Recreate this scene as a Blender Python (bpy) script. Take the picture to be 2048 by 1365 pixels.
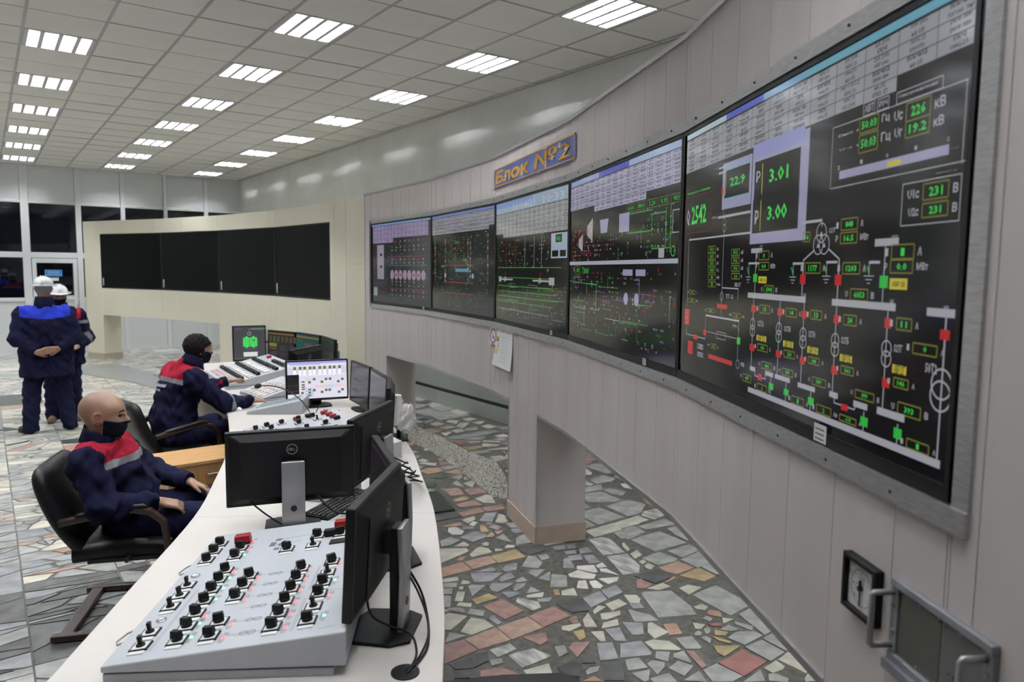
import bpy, math, random
import numpy as np
from mathutils import Vector, Matrix
random.seed(7); np.random.seed(7)
SC = bpy.context.scene
for _o in list(bpy.data.objects): bpy.data.objects.remove(_o)
COL = SC.collection
PI = math.pi
# ------------------------------------------------------------------ camera
CAM_H = 1.92
_cam = bpy.data.cameras.new('camera'); cam = bpy.data.objects.new('camera', _cam); COL.objects.link(cam)
_yaw, _pit, _rol = 0.6229, -0.0959, 0.0109
_cy, _sy, _cp, _sp = math.cos(_yaw), math.sin(_yaw), math.cos(_pit), math.sin(_pit)
_f = Vector((_sy*_cp, _cy*_cp, _sp)); _r = Vector((_cy, -_sy, 0)); _u = _r.cross(_f)
_r2 = _r*math.cos(_rol) + _u*math.sin(_rol); _u2 = -_r*math.sin(_rol) + _u*math.cos(_rol)
_m = Matrix((( _r2.x, _u2.x, -_f.x, 0), (_r2.y, _u2.y, -_f.y, 0), (_r2.z, _u2.z, -_f.z, CAM_H), (0, 0, 0, 1)))
cam.matrix_world = _m
_cam.sensor_width = 36; _cam.sensor_fit = 'HORIZONTAL'; _cam.lens = 1471.0/2048*36
_cam.clip_start = 0.05; _cam.clip_end = 100
_cam.dof.use_dof = True; _cam.dof.focus_distance = 3.5; _cam.dof.aperture_fstop = 3.5
SC.camera = cam
# ------------------------------------------------------------------ world, exposure (a night room: all the light comes from the ceiling fittings)
_w = bpy.data.worlds.new('night'); SC.world = _w; _w.use_nodes = True
_w.node_tree.nodes['Background'].inputs[0].default_value = (0.004, 0.005, 0.008, 1)
_w.node_tree.nodes['Background'].inputs[1].default_value = 1.0
SC.view_settings.view_transform = 'Standard'; SC.view_settings.look = 'None'
SC.view_settings.exposure = 0.22; SC.view_settings.gamma = 1.0; SC.view_settings.use_curve_mapping = False
TUBE_STRENGTH = 235.0          # the fluorescent tubes of the ceiling fittings
SC.cycles.use_denoising = True
SC.cycles.max_bounces = 8; SC.cycles.diffuse_bounces = 5; SC.cycles.glossy_bounces = 4
SC.cycles.sample_clamp_indirect = 6.0
# ------------------------------------------------------------------ materials
MATS = {}
def mat(name, col, rough=0.5, metal=0.0, spec=0.5, noise=0.0, scale=8.0, bump=0.0, bscale=60.0, emit=None, estr=0.0, coat=0.0, col2=None, stretch=None):
    if name in MATS: return MATS[name]
    m = bpy.data.materials.new(name); m.use_nodes = True; nt = m.node_tree; b = nt.nodes['Principled BSDF']
    b.inputs['Base Color'].default_value = (*col, 1); b.inputs['Roughness'].default_value = rough
    b.inputs['Metallic'].default_value = metal; b.inputs['Specular IOR Level'].default_value = spec
    b.inputs['Coat Weight'].default_value = coat; b.inputs['Coat Roughness'].default_value = 0.1
    tc = None
    def coords(sc):
        t = nt.nodes.new('ShaderNodeTexCoord'); mp = nt.nodes.new('ShaderNodeMapping')
        nt.links.new(t.outputs['Object'], mp.inputs[0]); mp.inputs['Scale'].default_value = stretch or (1, 1, 1)
        n = nt.nodes.new('ShaderNodeTexNoise'); n.inputs['Scale'].default_value = sc; n.inputs['Detail'].default_value = 5
        nt.links.new(mp.outputs[0], n.inputs['Vector']); return n
    if noise > 0:
        n = coords(scale); r = nt.nodes.new('ShaderNodeValToRGB')
        a = col2 if col2 else tuple(max(0, c*(1-noise)) for c in col); z = col if col2 else tuple(min(1, c*(1+noise)) for c in col)
        r.color_ramp.elements[0].position = 0.35; r.color_ramp.elements[1].position = 0.65
        r.color_ramp.elements[0].color = (*a, 1); r.color_ramp.elements[1].color = (*z, 1)
        nt.links.new(n.outputs['Fac'], r.inputs[0]); nt.links.new(r.outputs[0], b.inputs['Base Color'])
    if bump > 0:
        n = coords(bscale); bp = nt.nodes.new('ShaderNodeBump'); bp.inputs['Strength'].default_value = bump; bp.inputs['Distance'].default_value = 0.004
        nt.links.new(n.outputs['Fac'], bp.inputs['Height']); nt.links.new(bp.outputs[0], b.inputs['Normal'])
    if emit:
        b.inputs['Emission Color'].default_value = (*emit, 1); b.inputs['Emission Strength'].default_value = estr
    MATS[name] = m; return m
def attr_mat(name, rough=0.2, emit=0.0, base=1.0, spec=0.5, bump=0.0, bscale=200, weave=False):
    """surface whose own colour (or light, for a screen) comes from the colour attribute 'col'"""
    if name in MATS: return MATS[name]
    m = bpy.data.materials.new(name); m.use_nodes = True; nt = m.node_tree; b = nt.nodes['Principled BSDF']
    a = nt.nodes.new('ShaderNodeAttribute'); a.attribute_name = 'col'
    b.inputs['Roughness'].default_value = rough; b.inputs['Specular IOR Level'].default_value = spec
    if base > 0: nt.links.new(a.outputs['Color'], b.inputs['Base Color'])
    else: b.inputs['Base Color'].default_value = (0.004, 0.004, 0.005, 1)
    if emit > 0:
        nt.links.new(a.outputs['Color'], b.inputs['Emission Color']); b.inputs['Emission Strength'].default_value = emit
    if bump > 0:
        t = nt.nodes.new('ShaderNodeTexCoord'); n = nt.nodes.new('ShaderNodeTexNoise'); n.inputs['Scale'].default_value = bscale; n.inputs['Detail'].default_value = 4
        nt.links.new(t.outputs['Object'], n.inputs['Vector'])
        bp = nt.nodes.new('ShaderNodeBump'); bp.inputs['Strength'].default_value = bump; bp.inputs['Distance'].default_value = 0.004
        nt.links.new(n.outputs['Fac'], bp.inputs['Height']); nt.links.new(bp.outputs[0], b.inputs['Normal'])
    MATS[name] = m; return m
# ------------------------------------------------------------------ mesh builder
class MB:
    def __init__(s): s.v = []; s.f = []; s.mi = []; s.m = Matrix.Identity(4)
    def add(s, vs, fs, mi=0):
        n = len(s.v); M = s.m
        s.v += [tuple(M @ Vector(v)) for v in vs]
        s.f += [tuple(i+n for i in f) for f in fs]; s.mi += [mi]*len(fs); return s
    def box(s, x0, x1, y0, y1, z0, z1, mi=0):
        v = [(x0,y0,z0),(x1,y0,z0),(x1,y1,z0),(x0,y1,z0),(x0,y0,z1),(x1,y0,z1),(x1,y1,z1),(x0,y1,z1)]
        return s.add(v, [(0,3,2,1),(4,5,6,7),(0,1,5,4),(1,2,6,5),(2,3,7,6),(3,0,4,7)], mi)
    def obox(s, o, ex, ey, ez, mi=0):
        """box from corner o along three vectors"""
        o, ex, ey, ez = map(Vector, (o, ex, ey, ez))
        v = [o, o+ex, o+ex+ey, o+ey]; v = v + [p+ez for p in v]
        f = [(0,3,2,1),(4,5,6,7),(0,1,5,4),(1,2,6,5),(2,3,7,6),(3,0,4,7)]
        if ex.cross(ey).dot(ez) < 0: f = [q[::-1] for q in f]
        return s.add(v, f, mi)
    def prism(s, poly, z0, z1, mi=0, top=None):
        n = len(poly)
        a = sum(poly[i][0]*poly[(i+1)%n][1]-poly[(i+1)%n][0]*poly[i][1] for i in range(n))
        if a < 0: poly = poly[::-1]
        v = [(x, y, z0) for x, y in poly] + [(x, y, z1) for x, y in (top or poly)]
        f = [tuple(range(n-1, -1, -1)), tuple(range(n, 2*n))] + [(i, (i+1)%n, n+(i+1)%n, n+i) for i in range(n)]
        return s.add(v, f, mi)
    def cyl(s, a, b, r, r2=None, n=12, mi=0, caps=True):
        a, b = Vector(a), Vector(b); r2 = r if r2 is None else r2
        d = (b-a).normalized(); t = Vector((0,0,1)) if abs(d.z) < .9 else Vector((1,0,0))
        u = d.cross(t).normalized(); w = d.cross(u)
        v = []
        for p, q in ((a, r), (b, r2)): v += [p + (u*math.cos(2*PI*i/n) + w*math.sin(2*PI*i/n))*q for i in range(n)]
        f = [(i, n+i, n+(i+1)%n, (i+1)%n) for i in range(n)]
        if caps: f += [tuple(range(n)), tuple(range(2*n-1, n-1, -1))]
        return s.add(v, f, mi)
    def tube(s, pts, r, n=8, mi=0, closed=False, flat=1.0):
        pts = [Vector(p) for p in pts]; N = len(pts); v = []; f = []
        prev = None
        for i, p in enumerate(pts):
            if closed: d = pts[(i+1)%N]-pts[i-1]
            else: d = pts[min(i+1, N-1)]-pts[max(i-1, 0)]
            d.normalize()
            if prev is None:
                t = Vector((0,0,1)) if abs(d.z) < .95 else Vector((1,0,0)); u = d.cross(t).normalized()
            else: u = (prev - d*prev.dot(d)).normalized()
            prev = u; w = d.cross(u); rr = r[i] if isinstance(r, (list, tuple)) else r
            v += [p + (u*math.cos(2*PI*k/n) + w*math.sin(2*PI*k/n)*flat)*rr for k in range(n)]
        M = N if closed else N-1
        for i in range(M):
            for k in range(n):
                j = (i+1) % N
                f.append((i*n+k, i*n+(k+1)%n, j*n+(k+1)%n, j*n+k))
        if not closed: f += [tuple(range(n-1,-1,-1)), tuple((N-1)*n+k for k in range(n))]
        return s.add(v, f, mi)
    def lathe(s, prof, c=(0,0,0), n=20, mi=0):
        v = []; f = []; m = len(prof)
        for i in range(n):
            a = 2*PI*i/n
            v += [(c[0]+r*math.cos(a), c[1]+r*math.sin(a), c[2]+z) for r, z in prof]
        for i in range(n):
            j = (i+1) % n
            for k in range(m-1): f.append((i*m+k, j*m+k, j*m+k+1, i*m+k+1))
        f.append(tuple(i*m for i in range(n-1,-1,-1))); f.append(tuple(i*m+m-1 for i in range(n)))
        return s.add(v, f, mi)
    def grid(s, rows, mi=0, closed=False):
        """rows: list of equally long lists of points -> surface"""
        n = len(rows[0]); v = [p for r in rows for p in r]; f = []
        for i in range(len(rows)-1):
            for k in range(n if closed else n-1):
                f.append((i*n+k, i*n+(k+1)%n, (i+1)*n+(k+1)%n, (i+1)*n+k))
        return s.add(v, f, mi)
    def build(s, name, mats, parent=None, origin=(0,0,0), smooth=False, bevel=0, seg=2, sub=0, auto=None):
        me = bpy.data.meshes.new(name); o = Vector(origin)
        me.from_pydata([tuple(Vector(v)-o) for v in s.v], [], s.f)
        if not isinstance(mats, (list, tuple)): mats = [mats]
        for m in mats: me.materials.append(m)
        if len(mats) > 1: me.polygons.foreach_set('material_index', s.mi)
        ob = link(name, me, parent)
        if parent is None: ob.location = o
        if smooth: me.polygons.foreach_set('use_smooth', [True]*len(me.polygons))
        if bevel:
            b = ob.modifiers.new('bevel', 'BEVEL'); b.width = bevel; b.segments = seg; b.limit_method = 'ANGLE'; b.angle_limit = 0.6
            b.harden_normals = False
        if sub:
            q = ob.modifiers.new('sub', 'SUBSURF'); q.levels = q.render_levels = sub
        if auto is not None:
            me.polygons.foreach_set('use_smooth', [True]*len(me.polygons)); me.set_sharp_from_angle(angle=auto)
        return ob
def link(name, me, parent=None):
    ob = bpy.data.objects.new(name, me); COL.objects.link(ob)
    if parent is not None: ob.parent = parent
    return ob
def tag(o, label=None, cat=None, group=None, kind=None):
    if label: o['label'] = label
    if cat: o['category'] = cat
    if group: o['group'] = group
    if kind: o['kind'] = kind
    return o
def empty(name, loc, label, cat, rotz=0.0, group=None):
    o = bpy.data.objects.new(name, None); COL.objects.link(o); o.location = loc; o.rotation_euler = (0, 0, rotz); o.empty_display_size = 0.1
    return tag(o, label, cat, group)
def copy_tree(o, parent=None):
    c = o.copy(); COL.objects.link(c)
    if parent is not None: c.parent = parent
    for ch in list(KIDS.get(o.name, [])) or [x for x in o.children]: copy_tree(ch, c)
    return c
KIDS = {}
def rotz(x, y, a): return (x*math.cos(a)-y*math.sin(a), x*math.sin(a)+y*math.cos(a))
# ------------------------------------------------------------------ flat print / screen pictures: coloured shapes with a colour attribute
GLY = {}
def glyphs(t, bold=0.0):
    if (t, bold) not in GLY:
        c = bpy.data.curves.new('t', 'FONT'); c.body = t; c.resolution_u = 1; c.size = 1.0; c.offset = bold
        ob = bpy.data.objects.new('t', c); COL.objects.link(ob)
        me = bpy.data.meshes.new_from_object(ob)
        v = np.empty(len(me.vertices)*3, np.float32); me.vertices.foreach_get('co', v); v = v.reshape(-1, 3)[:, :2]
        f = [tuple(p.vertices) for p in me.polygons]
        bpy.data.objects.remove(ob); bpy.data.meshes.remove(me); bpy.data.curves.remove(c)
        if len(v) == 0: v = np.zeros((0, 2), np.float32); box = (0, 0, 1, 1)
        else: box = (v[:,0].min(), v[:,1].min(), v[:,0].max(), v[:,1].max())
        GLY[(t, bold)] = (v, f, box)
    return GLY[(t, bold)]
class Canvas:
    """picture in metres (x right, y up) on a plane; later items lie a hair above earlier ones"""
    def __init__(s, step=0.00012): s.v = []; s.f = []; s.c = []; s.z = 0.0; s.step = step; s.bb = np.zeros((4096, 5), np.float32); s.n = 0
    def lift(s, x0, y0, x1, y1):
        """the height of a new shape: one step above the highest one it covers"""
        b = s.bb[:s.n]; m = (b[:,0] < x1) & (b[:,2] > x0) & (b[:,1] < y1) & (b[:,3] > y0); l = b[m,4].max()+1 if m.any() else 1
        if s.n == len(s.bb): s.bb = np.concatenate([s.bb, np.zeros_like(s.bb)])
        s.bb[s.n] = (x0, y0, x1, y1, l); s.n += 1; s.z = float(l)*s.step
    def poly(s, pts, col):
        n = len(s.v); xs = [p[0] for p in pts]; ys = [p[1] for p in pts]; s.lift(min(xs), min(ys), max(xs), max(ys))
        s.v += [(p[0], p[1], s.z) for p in pts]; s.f.append(tuple(range(n, n+len(pts)))); s.c += [col]*len(pts)
    def rect(s, x0, y0, x1, y1, col): s.poly([(x0,y0),(x1,y0),(x1,y1),(x0,y1)], col)
    def line(s, x0, y0, x1, y1, w, col):
        d = math.hypot(x1-x0, y1-y0) or 1e-6; nx, ny = -(y1-y0)/d*w/2, (x1-x0)/d*w/2
        s.poly([(x0-nx,y0-ny),(x1-nx,y1-ny),(x1+nx,y1+ny),(x0+nx,y0+ny)], col)
    def frame(s, x0, y0, x1, y1, w, col):
        s.line(x0,y0,x1,y0,w,col); s.line(x1,y0,x1,y1,w,col); s.line(x1,y1,x0,y1,w,col); s.line(x0,y1,x0,y0,w,col)
    def ring(s, x, y, r, w, col, n=20):
        k = len(s.v); s.lift(x-r, y-r, x+r, y+r)
        for i in range(n):
            a = 2*PI*i/n
            s.v += [(x+(r-w/2)*math.cos(a), y+(r-w/2)*math.sin(a), s.z), (x+(r+w/2)*math.cos(a), y+(r+w/2)*math.sin(a), s.z)]
        for i in range(n):
            j = (i+1) % n; s.f.append((k+2*i, k+2*i+1, k+2*j+1, k+2*j))
        s.c += [col]*(2*n)
    def disc(s, x, y, r, col, n=14): s.poly([(x+r*math.cos(2*PI*i/n), y+r*math.sin(2*PI*i/n)) for i in range(n)], col)
    def text(s, x0, y0, x1, y1, t, col, slant=0.0, bold=0.0):
        v, f, b = glyphs(t, bold)
        if len(v) == 0: return
        sx = (x1-x0)/max(1e-6, b[2]-b[0]); sy = (y1-y0)/max(1e-6, b[3]-b[1]); n = len(s.v); s.lift(x0, y0, x1, y1)
        s.v += [(x0+(p[0]-b[0])*sx + slant*(p[1]-b[1])*sy, y0+(p[1]-b[1])*sy, s.z) for p in v.tolist()]; s.f += [tuple(i+n for i in q) for q in f]; s.c += [col]*len(v)
    def build(s, name, m, parent, frame):
        """frame: 4x4 taking (x, y, z) of the canvas to the parent's space"""
        me = bpy.data.meshes.new(name); me.from_pydata([tuple(frame @ Vector(p)) for p in s.v], [], s.f)
        a = me.color_attributes.new('col', 'FLOAT_COLOR', 'POINT')
        arr = np.ones((len(s.v), 4), np.float32); arr[:, :3] = np.array(s.c, np.float32); a.data.foreach_set('color', arr.ravel())
        me.materials.append(m); return link(name, me, parent)
def frame_of(o, ex, ey):
    ex, ey = Vector(ex).normalized(), Vector(ey).normalized(); ez = ex.cross(ey); o = Vector(o)
    return Matrix(((ex.x,ey.x,ez.x,o.x),(ex.y,ey.y,ez.y,o.y),(ex.z,ey.z,ez.z,o.z),(0,0,0,1)))
# ------------------------------------------------------------------ palette
ALU = mat('brushed_aluminium', (0.55,0.55,0.57), 0.35, 0.85, noise=0.12, scale=30, stretch=(1,1,8))
BLACKP = mat('black_plastic', (0.0055,0.0055,0.006), 0.48, spec=.22, bump=0.05, bscale=400)
DARKG = mat('dark_grey_plastic', (0.02,0.02,0.022), 0.45, spec=.3)
SILVER = mat('silver_plastic', (0.36,0.36,0.37), 0.35, 0.6)
WHITEP = mat('white_paint', (0.74,0.74,0.73), 0.4)
PAPER = mat('white_paper', (0.8,0.8,0.82), 0.7)
PRINT = attr_mat('flat_print', rough=0.6, emit=0, base=1.0, spec=0.2)
SCREENM = attr_mat('lit_screen', rough=0.12, emit=0.55, base=0.0, spec=0.4)
CHROME = mat('chrome', (0.7,0.7,0.72), 0.12, 1.0)

# ================================================================== room shell
XR, YB, XL, YF, ZC = 5.27, 18.95, -7.0, -5.0, 4.042
wallm = mat('wall_plaster', (0.78,0.79,0.76), 0.9, spec=.15, noise=0.06, scale=1.2)
greym = mat('grey_green_shade', (0.36,0.39,0.37), 0.6, noise=0.05, scale=2)  # darkness behind the display wall put into the lower wall's colour
groutm = mat('dark_grout', (0.075,0.072,0.062), 0.55, noise=0.35, scale=25, bump=0.3, bscale=120)
fl = MB().box(XL, XR, YF, YB, -0.12, -0.004).build('floor', groutm); tag(fl, kind='structure')
o = MB().box(XR, XR+.15, YF, YB, 0, 4.3).build('wall_right', wallm); tag(o, kind='structure')
o = MB().box(XL-.15, XL, YF, YB, 0, 4.3).build('wall_left', wallm); tag(o, kind='structure')
o = MB().box(XL-.15, XR+.15, YF-.15, YF, 0, 4.3).build('wall_front', wallm); tag(o, kind='structure')
o = MB().box(XR-.03, XR-.002, 4, YB-.3, 0, .19).build('baseboard_right', greym); tag(o, kind='structure')
o = MB().box(XR-.02, XR-.002, 4, YB-.3, .19, .235).build('trim_1', mat('black_gap', (0.006,0.006,0.006), 0.8)); tag(o, kind='structure')
o = MB().box(XR-.012, XR-.002, 4, YB-.3, .235, 1.3).build('wall_right_shade', greym); tag(o, kind='structure')  # thin skin over the white wall, carrying the shaded tone
# --- suspended ceiling
ceilm = mat('ceiling_tile', (0.80,0.79,0.75), 0.75, noise=0.05, scale=0.9)
railm = mat('ceiling_rail_paint', (0.40,0.40,0.38), 0.5)
ce = MB().box(XL, XR, YF, YB, 4.14, 4.28).build('ceiling', mat('plenum', (0.55,0.55,0.53), 0.8)); tag(ce, kind='structure')
def gx(k): return .395+.6*k
def gy(j): return 8.140+.6323*j
lit = set()
lamps = []
for c in range(-3, 3):
    for r in range({-3: -1, -2: -2, -1: -3, 0: -4, 1: -5, 2: -5}[c], 6): lamps.append((c, r))
for c, r in lamps: lit.add((3*c, 3*r))
tile_me = {}
for k in range(-1, 9):
    for j in range(-10, 18):
        if (k, j) in lit: continue
        x0, x1 = gx(k)+.008, min(gx(k+1)-.008, XR); y0, y1 = gy(j)+.008, min(gy(j+1)-.008, YB)
        if x1-x0 < .02 or y1-y0 < .05: continue
        key = (round(x1-x0, 3), round(y1-y0, 3))
        if key not in tile_me:
            b = MB().box(0, x1-x0, 0, y1-y0, 0, .014); t = b.build('ceiling_tile', ceilm, ce); tile_me[key] = t.data
        else: t = link('ceiling_tile', tile_me[key], ce)
        t.location = (x0, y0, ZC+.004+random.uniform(-.0012, .0025))
        t.rotation_euler = (random.uniform(-.003, .003), random.uniform(-.003, .003), 0)
far = MB()
for k in range(-9, -1):
    for j in range(-10, 18):
        if (k, j) not in lit: far.box(gx(k)+.008, gx(k+1)-.008, gy(j)+.008, min(gy(j+1)-.008, YB), ZC+.004, ZC+.018)
far.build('ceiling_tiles', ceilm, ce)['kind'] = 'stuff'
for k in range(-9, -1):
    MB().box(gx(k)-.012, gx(k)+.012, gy(-10), YB, ZC-.001, ZC+.03).build('ceiling_rail', railm, ce)
for k in range(-1, 9):
    MB().box(gx(k)-.012, gx(k)+.012, gy(-10), YB, ZC-.001, ZC+.03).build('ceiling_rail', railm, ce)
for j in range(-10, 18):
    MB().box(gx(-9), XR, gy(j)-.009, gy(j)+.009, ZC+.0015, ZC+.03).build('ceiling_rail', railm, ce)
MB().box(XR-.03, XR, gy(-10), YB, ZC-.004, ZC+.03).build('wall_angle', railm, ce)
outer = mat('ceiling_outer', (0.6,0.6,0.58), 0.8)
# --- ceiling light fittings: louvred, four tubes each
tubem = mat('tube_glow', (0.9,0.9,0.9), 0.4, emit=(0.94,0.98,1.0), estr=TUBE_STRENGTH)
louvm = mat('louvre_white', (0.82,0.82,0.84), 0.25, 0.3)
def make_light():
    e = empty('ceiling_light', (0,0,0), 'x', 'light')
    W, D = .580, .610
    b = MB(); b.box(0, W, 0, D, .085, .09)
    b.box(0, .006, 0, D, .0, .09).box(W-.006, W, 0, D, 0, .09).box(0, W, 0, .006, 0, .09).box(0, W, D-.006, D, 0, .09)
    b.build('housing', louvm, e)
    first = None
    for i in range(4):
        x = W*(i+.5)/4
        if first is None:
            t = MB().cyl((0, .02, .072), (0, D-.02, .072), .011, n=8).build('tube', tubem, e); first = t.data
        else: t = link('tube', first, e)
        t.location = (x, 0, 0)
    lb = MB()
    for i in range(0, 5): x = min(max(W*i/4, .020), W-.020); lb.prism([(x-.018, .006), (x+.018, .006), (x+.018, D-.006), (x-.018, D-.006)], .002, .044, top=[(x-.004, .006), (x+.004, .006), (x+.004, D-.006), (x-.004, D-.006)])
    for j in range(1, 11):
        y = D*j/11
        for i in range(4): lb.box(W*i/4+.010, W*(i+1)/4-.010, y-.0015, y+.0015, .004, .031)
    lb.build('louvre_grille', mat('louvre_blade', (.55,.55,.58), .35, .2), e)
    return e
proto = make_light()
ordn = ['first','second','third','fourth','fifth','sixth','seventh','eighth']
vis = {}
for (c, r) in lamps:
    L = proto if (c, r) == lamps[0] else copy_tree(proto)
    L.location = (gx(3*c)+.0125, gy(3*r)+.0135, ZC-.001)
    rows = {0: 'row beside the window wall side', 1: 'middle row', 2: 'row along the curved display wall'}
    if (c == 0 and r >= 0) or (c == 1 and r >= -1) or (c == 2 and r >= -2):
        i = 5-r
        L['label'] = 'louvred ceiling light, %s from the windows in the row %s' % (ordn[i], {0: 'above the standing men', 1: 'above the seated operators', 2: 'along the plain white wall'}[c])
        L['group'] = {0: 'lights above the standing men', 1: 'lights above the operators', 2: 'lights beside the white wall'}[c]
    else:
        L['label'] = 'louvred four-tube ceiling light outside the view'; L['group'] = 'ceiling lights outside the view'
# --- far wall: white frame glazing, dark night outside
pvc = mat('white_pvc', (0.72,0.74,0.75), 0.18, spec=0.5)
pvc2 = mat('white_pvc_panel', (0.68,0.70,0.71), 0.12, spec=0.5)
wb = MB().box(5.42-.01, XR+.15, YB, YB+.2, 0, 4.3).box(XL, -.12, YB, YB+.2, 0, 4.3).box(-.12, 5.41, YB+.04, YB+.2, 3.27, 4.3).box(-.12, 5.41, YB+.04, YB+.2, 0, 1.13).build('wall_back', wallm); tag(wb, kind='structure')
nightm = bpy.data.materials.new('window_glass'); nightm.use_nodes = True
_nt = nightm.node_tree; _nt.nodes.remove(_nt.nodes['Principled BSDF'])
_g = _nt.nodes.new('ShaderNodeBsdfGlossy'); _g.inputs['Roughness'].default_value = 0.02; _t = _nt.nodes.new('ShaderNodeBsdfTransparent'); _t.inputs[0].default_value = (.6,.65,.7,1)
_fr = _nt.nodes.new('ShaderNodeFresnel'); _fr.inputs[0].default_value = 1.6; _mx = _nt.nodes.new('ShaderNodeMixShader')
_nt.links.new(_fr.outputs[0], _mx.inputs[0]); _nt.links.new(_t.outputs[0], _mx.inputs[1]); _nt.links.new(_g.outputs[0], _mx.inputs[2]); _nt.links.new(_mx.outputs[0], _nt.nodes['Material Output'].inputs[0])
mull = [(-.13,-.03), (.71,.86), (1.72,1.83), (2.61,2.70), (3.51,3.59), (4.41,4.50), (5.33,5.42)]
for i in range(6):
    x0, x1 = mull[i][1], mull[i+1][0]
    w = tag(bpy.data.objects.new('window_%d' % (i+1), None), kind='structure'); COL.objects.link(w); w.location = (x0, YB, 0)
    fr = MB()
    fr.box(x0-.15 if i == 0 else mull[i][0], x0, YB-.05, YB+.05, 0, ZC)
    fr.box(x0, x1, YB-.035, YB+.05, 2.08, 2.20); fr.box(x0, x1, YB-.035, YB+.05, 1.14, 1.22); fr.box(x0, x1, YB-.03, YB+.05, 3.24, 3.30)
    if i == 5: fr.box(mull[6][0], mull[6][1], YB-.05, YB+.05, 0, ZC)
    fr.build('window_frame', pvc, w, origin=(x0, YB, 0), bevel=.006)
    MB().box(x0, x1, YB, YB+.012, 2.20, 3.25).build('window_pane', nightm, w, origin=(x0, YB, 0))
    if i != 1: MB().box(x0, x1, YB, YB+.012, 1.22, 2.08).build('window_pane', nightm, w, origin=(x0, YB, 0))
    MB().box(x0+.003, x1-.003, YB-.012, YB+.01, 3.30, ZC).build('wall_panel', pvc2, w, origin=(x0, YB, 0))
    if i != 1:
        MB().box(x0+.003, x1-.003, YB-.012, YB+.01, .06, 1.14).build('wall_panel', pvc2, w, origin=(x0, YB, 0))
        MB().box(x0, x1, YB-.03, YB+.01, 0, .06).build('bottom_rail', pvc, w, origin=(x0, YB, 0))
    if i > 0: MB().box(x0+.25+.1*(i%3), x0+.40+.1*(i%3), YB-.036, YB-.03, 3.262, 3.278).build('yellow_sticker', mat('yellow_tape', (.55,.5,.3), .6), w, origin=(x0, YB, 0))
d = tag(bpy.data.objects.new('door_1', None), kind='structure'); COL.objects.link(d); d.location = (.86, YB, 0)
O = (.86, YB, 0)
b = MB().box(.87,.95,YB-.06,YB+.02,.02,2.07).box(1.63,1.71,YB-.06,YB+.02,.02,2.07).box(.95,1.63,YB-.06,YB+.02,1.97,2.07).box(.95,1.63,YB-.06,YB+.02,1.16,1.26).box(.95,1.63,YB-.06,YB+.02,.02,.12)
b.build('door_frame', pvc, d, O, bevel=.006)
MB().box(.95,1.63,YB-.03,YB-.015,1.26,1.97).build('door_pane', nightm, d, O)
MB().box(.95,1.63,YB-.04,YB-.01,.12,1.16).build('door_panel', pvc2, d, O)
MB().tube([(1.38,YB-.06,1.2),(1.38,YB-.12,1.2),(1.66,YB-.12,1.2),(1.66,YB-.12,.88),(1.66,YB-.06,.88)], .013, 8).build('door_handle', pvc, d, O, smooth=True)
MB().box(1.66,1.69,YB-.075,YB-.055,.98,1.06).build('door_lock', CHROME, d, O)
sg = empty('door_sign', (1.1, YB-.032, 1.68), 'small blue sign with two lines of white lettering on the door glass', 'sign')
cv = Canvas(); cv.rect(0,0,.32,.14,(.04,.22,.55)); cv.frame(.006,.006,.314,.134,.004,(.5,.65,.8))
cv.text(.05,.078,.27,.105,'Неоперативный',(.85,.88,.9)); cv.text(.04,.033,.28,.06,'контур блока №1',(.85,.88,.9))
MB().box(0,.32,-.002,.003,0,.14).build('sign_plate', mat('sign_blue', (.04,.22,.55), .4), sg)
cv.build('lettering', PRINT, sg, frame_of((0,-.0025,0),(1,0,0),(0,0,1)))
np_ = MB().box(1.17,1.35,YB-.034,YB-.031,1.585,1.65).build('paper_notice', PAPER, origin=(1.17,YB-.034,1.585)); tag(np_, 'small pale paper strip stuck under the blue door sign', 'notice')
# ================================================================== floor: broken marble
def smat(n, c, c2, sc=9, st=None, rough=.22): return mat('stone_'+n, c, rough, noise=.4, col2=c2, scale=sc, stretch=st, bump=.06, bscale=30)
ST = {'g': smat('grey', (.36,.36,.345), (.25,.25,.24)), 'b': smat('blue_grey', (.32,.32,.335), (.22,.22,.235)), 'q': smat('pink_tan', (.40,.29,.23), (.31,.20,.17), 16), 'c': smat('cream', (.52,.50,.43), (.40,.38,.32)),
      'w': smat('white', (.62,.59,.55), (.50,.47,.44)), 'p': smat('pink', (.36,.22,.19), (.26,.16,.15), 14), 'o': smat('salmon', (.43,.28,.21), (.34,.21,.16)),
      'y': smat('ochre', (.42,.32,.18), (.30,.23,.14)), 'd': smat('charcoal', (.10,.10,.10), (.065,.067,.067)), 'm': smat('veined', (.52,.50,.45), (.22,.22,.23), 22, (1,.25,1)),
      'r': smat('red', (.33,.15,.13), (.27,.12,.11)), 'v': smat('green', (.035,.075,.04), (.05,.06,.045))}
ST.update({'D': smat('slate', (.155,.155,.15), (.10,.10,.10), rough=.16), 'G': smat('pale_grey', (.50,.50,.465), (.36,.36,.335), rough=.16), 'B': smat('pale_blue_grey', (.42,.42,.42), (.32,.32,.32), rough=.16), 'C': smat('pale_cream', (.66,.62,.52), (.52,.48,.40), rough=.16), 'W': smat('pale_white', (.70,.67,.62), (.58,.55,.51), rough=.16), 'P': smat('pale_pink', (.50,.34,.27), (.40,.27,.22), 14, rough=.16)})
STK = list(ST.keys())
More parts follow.
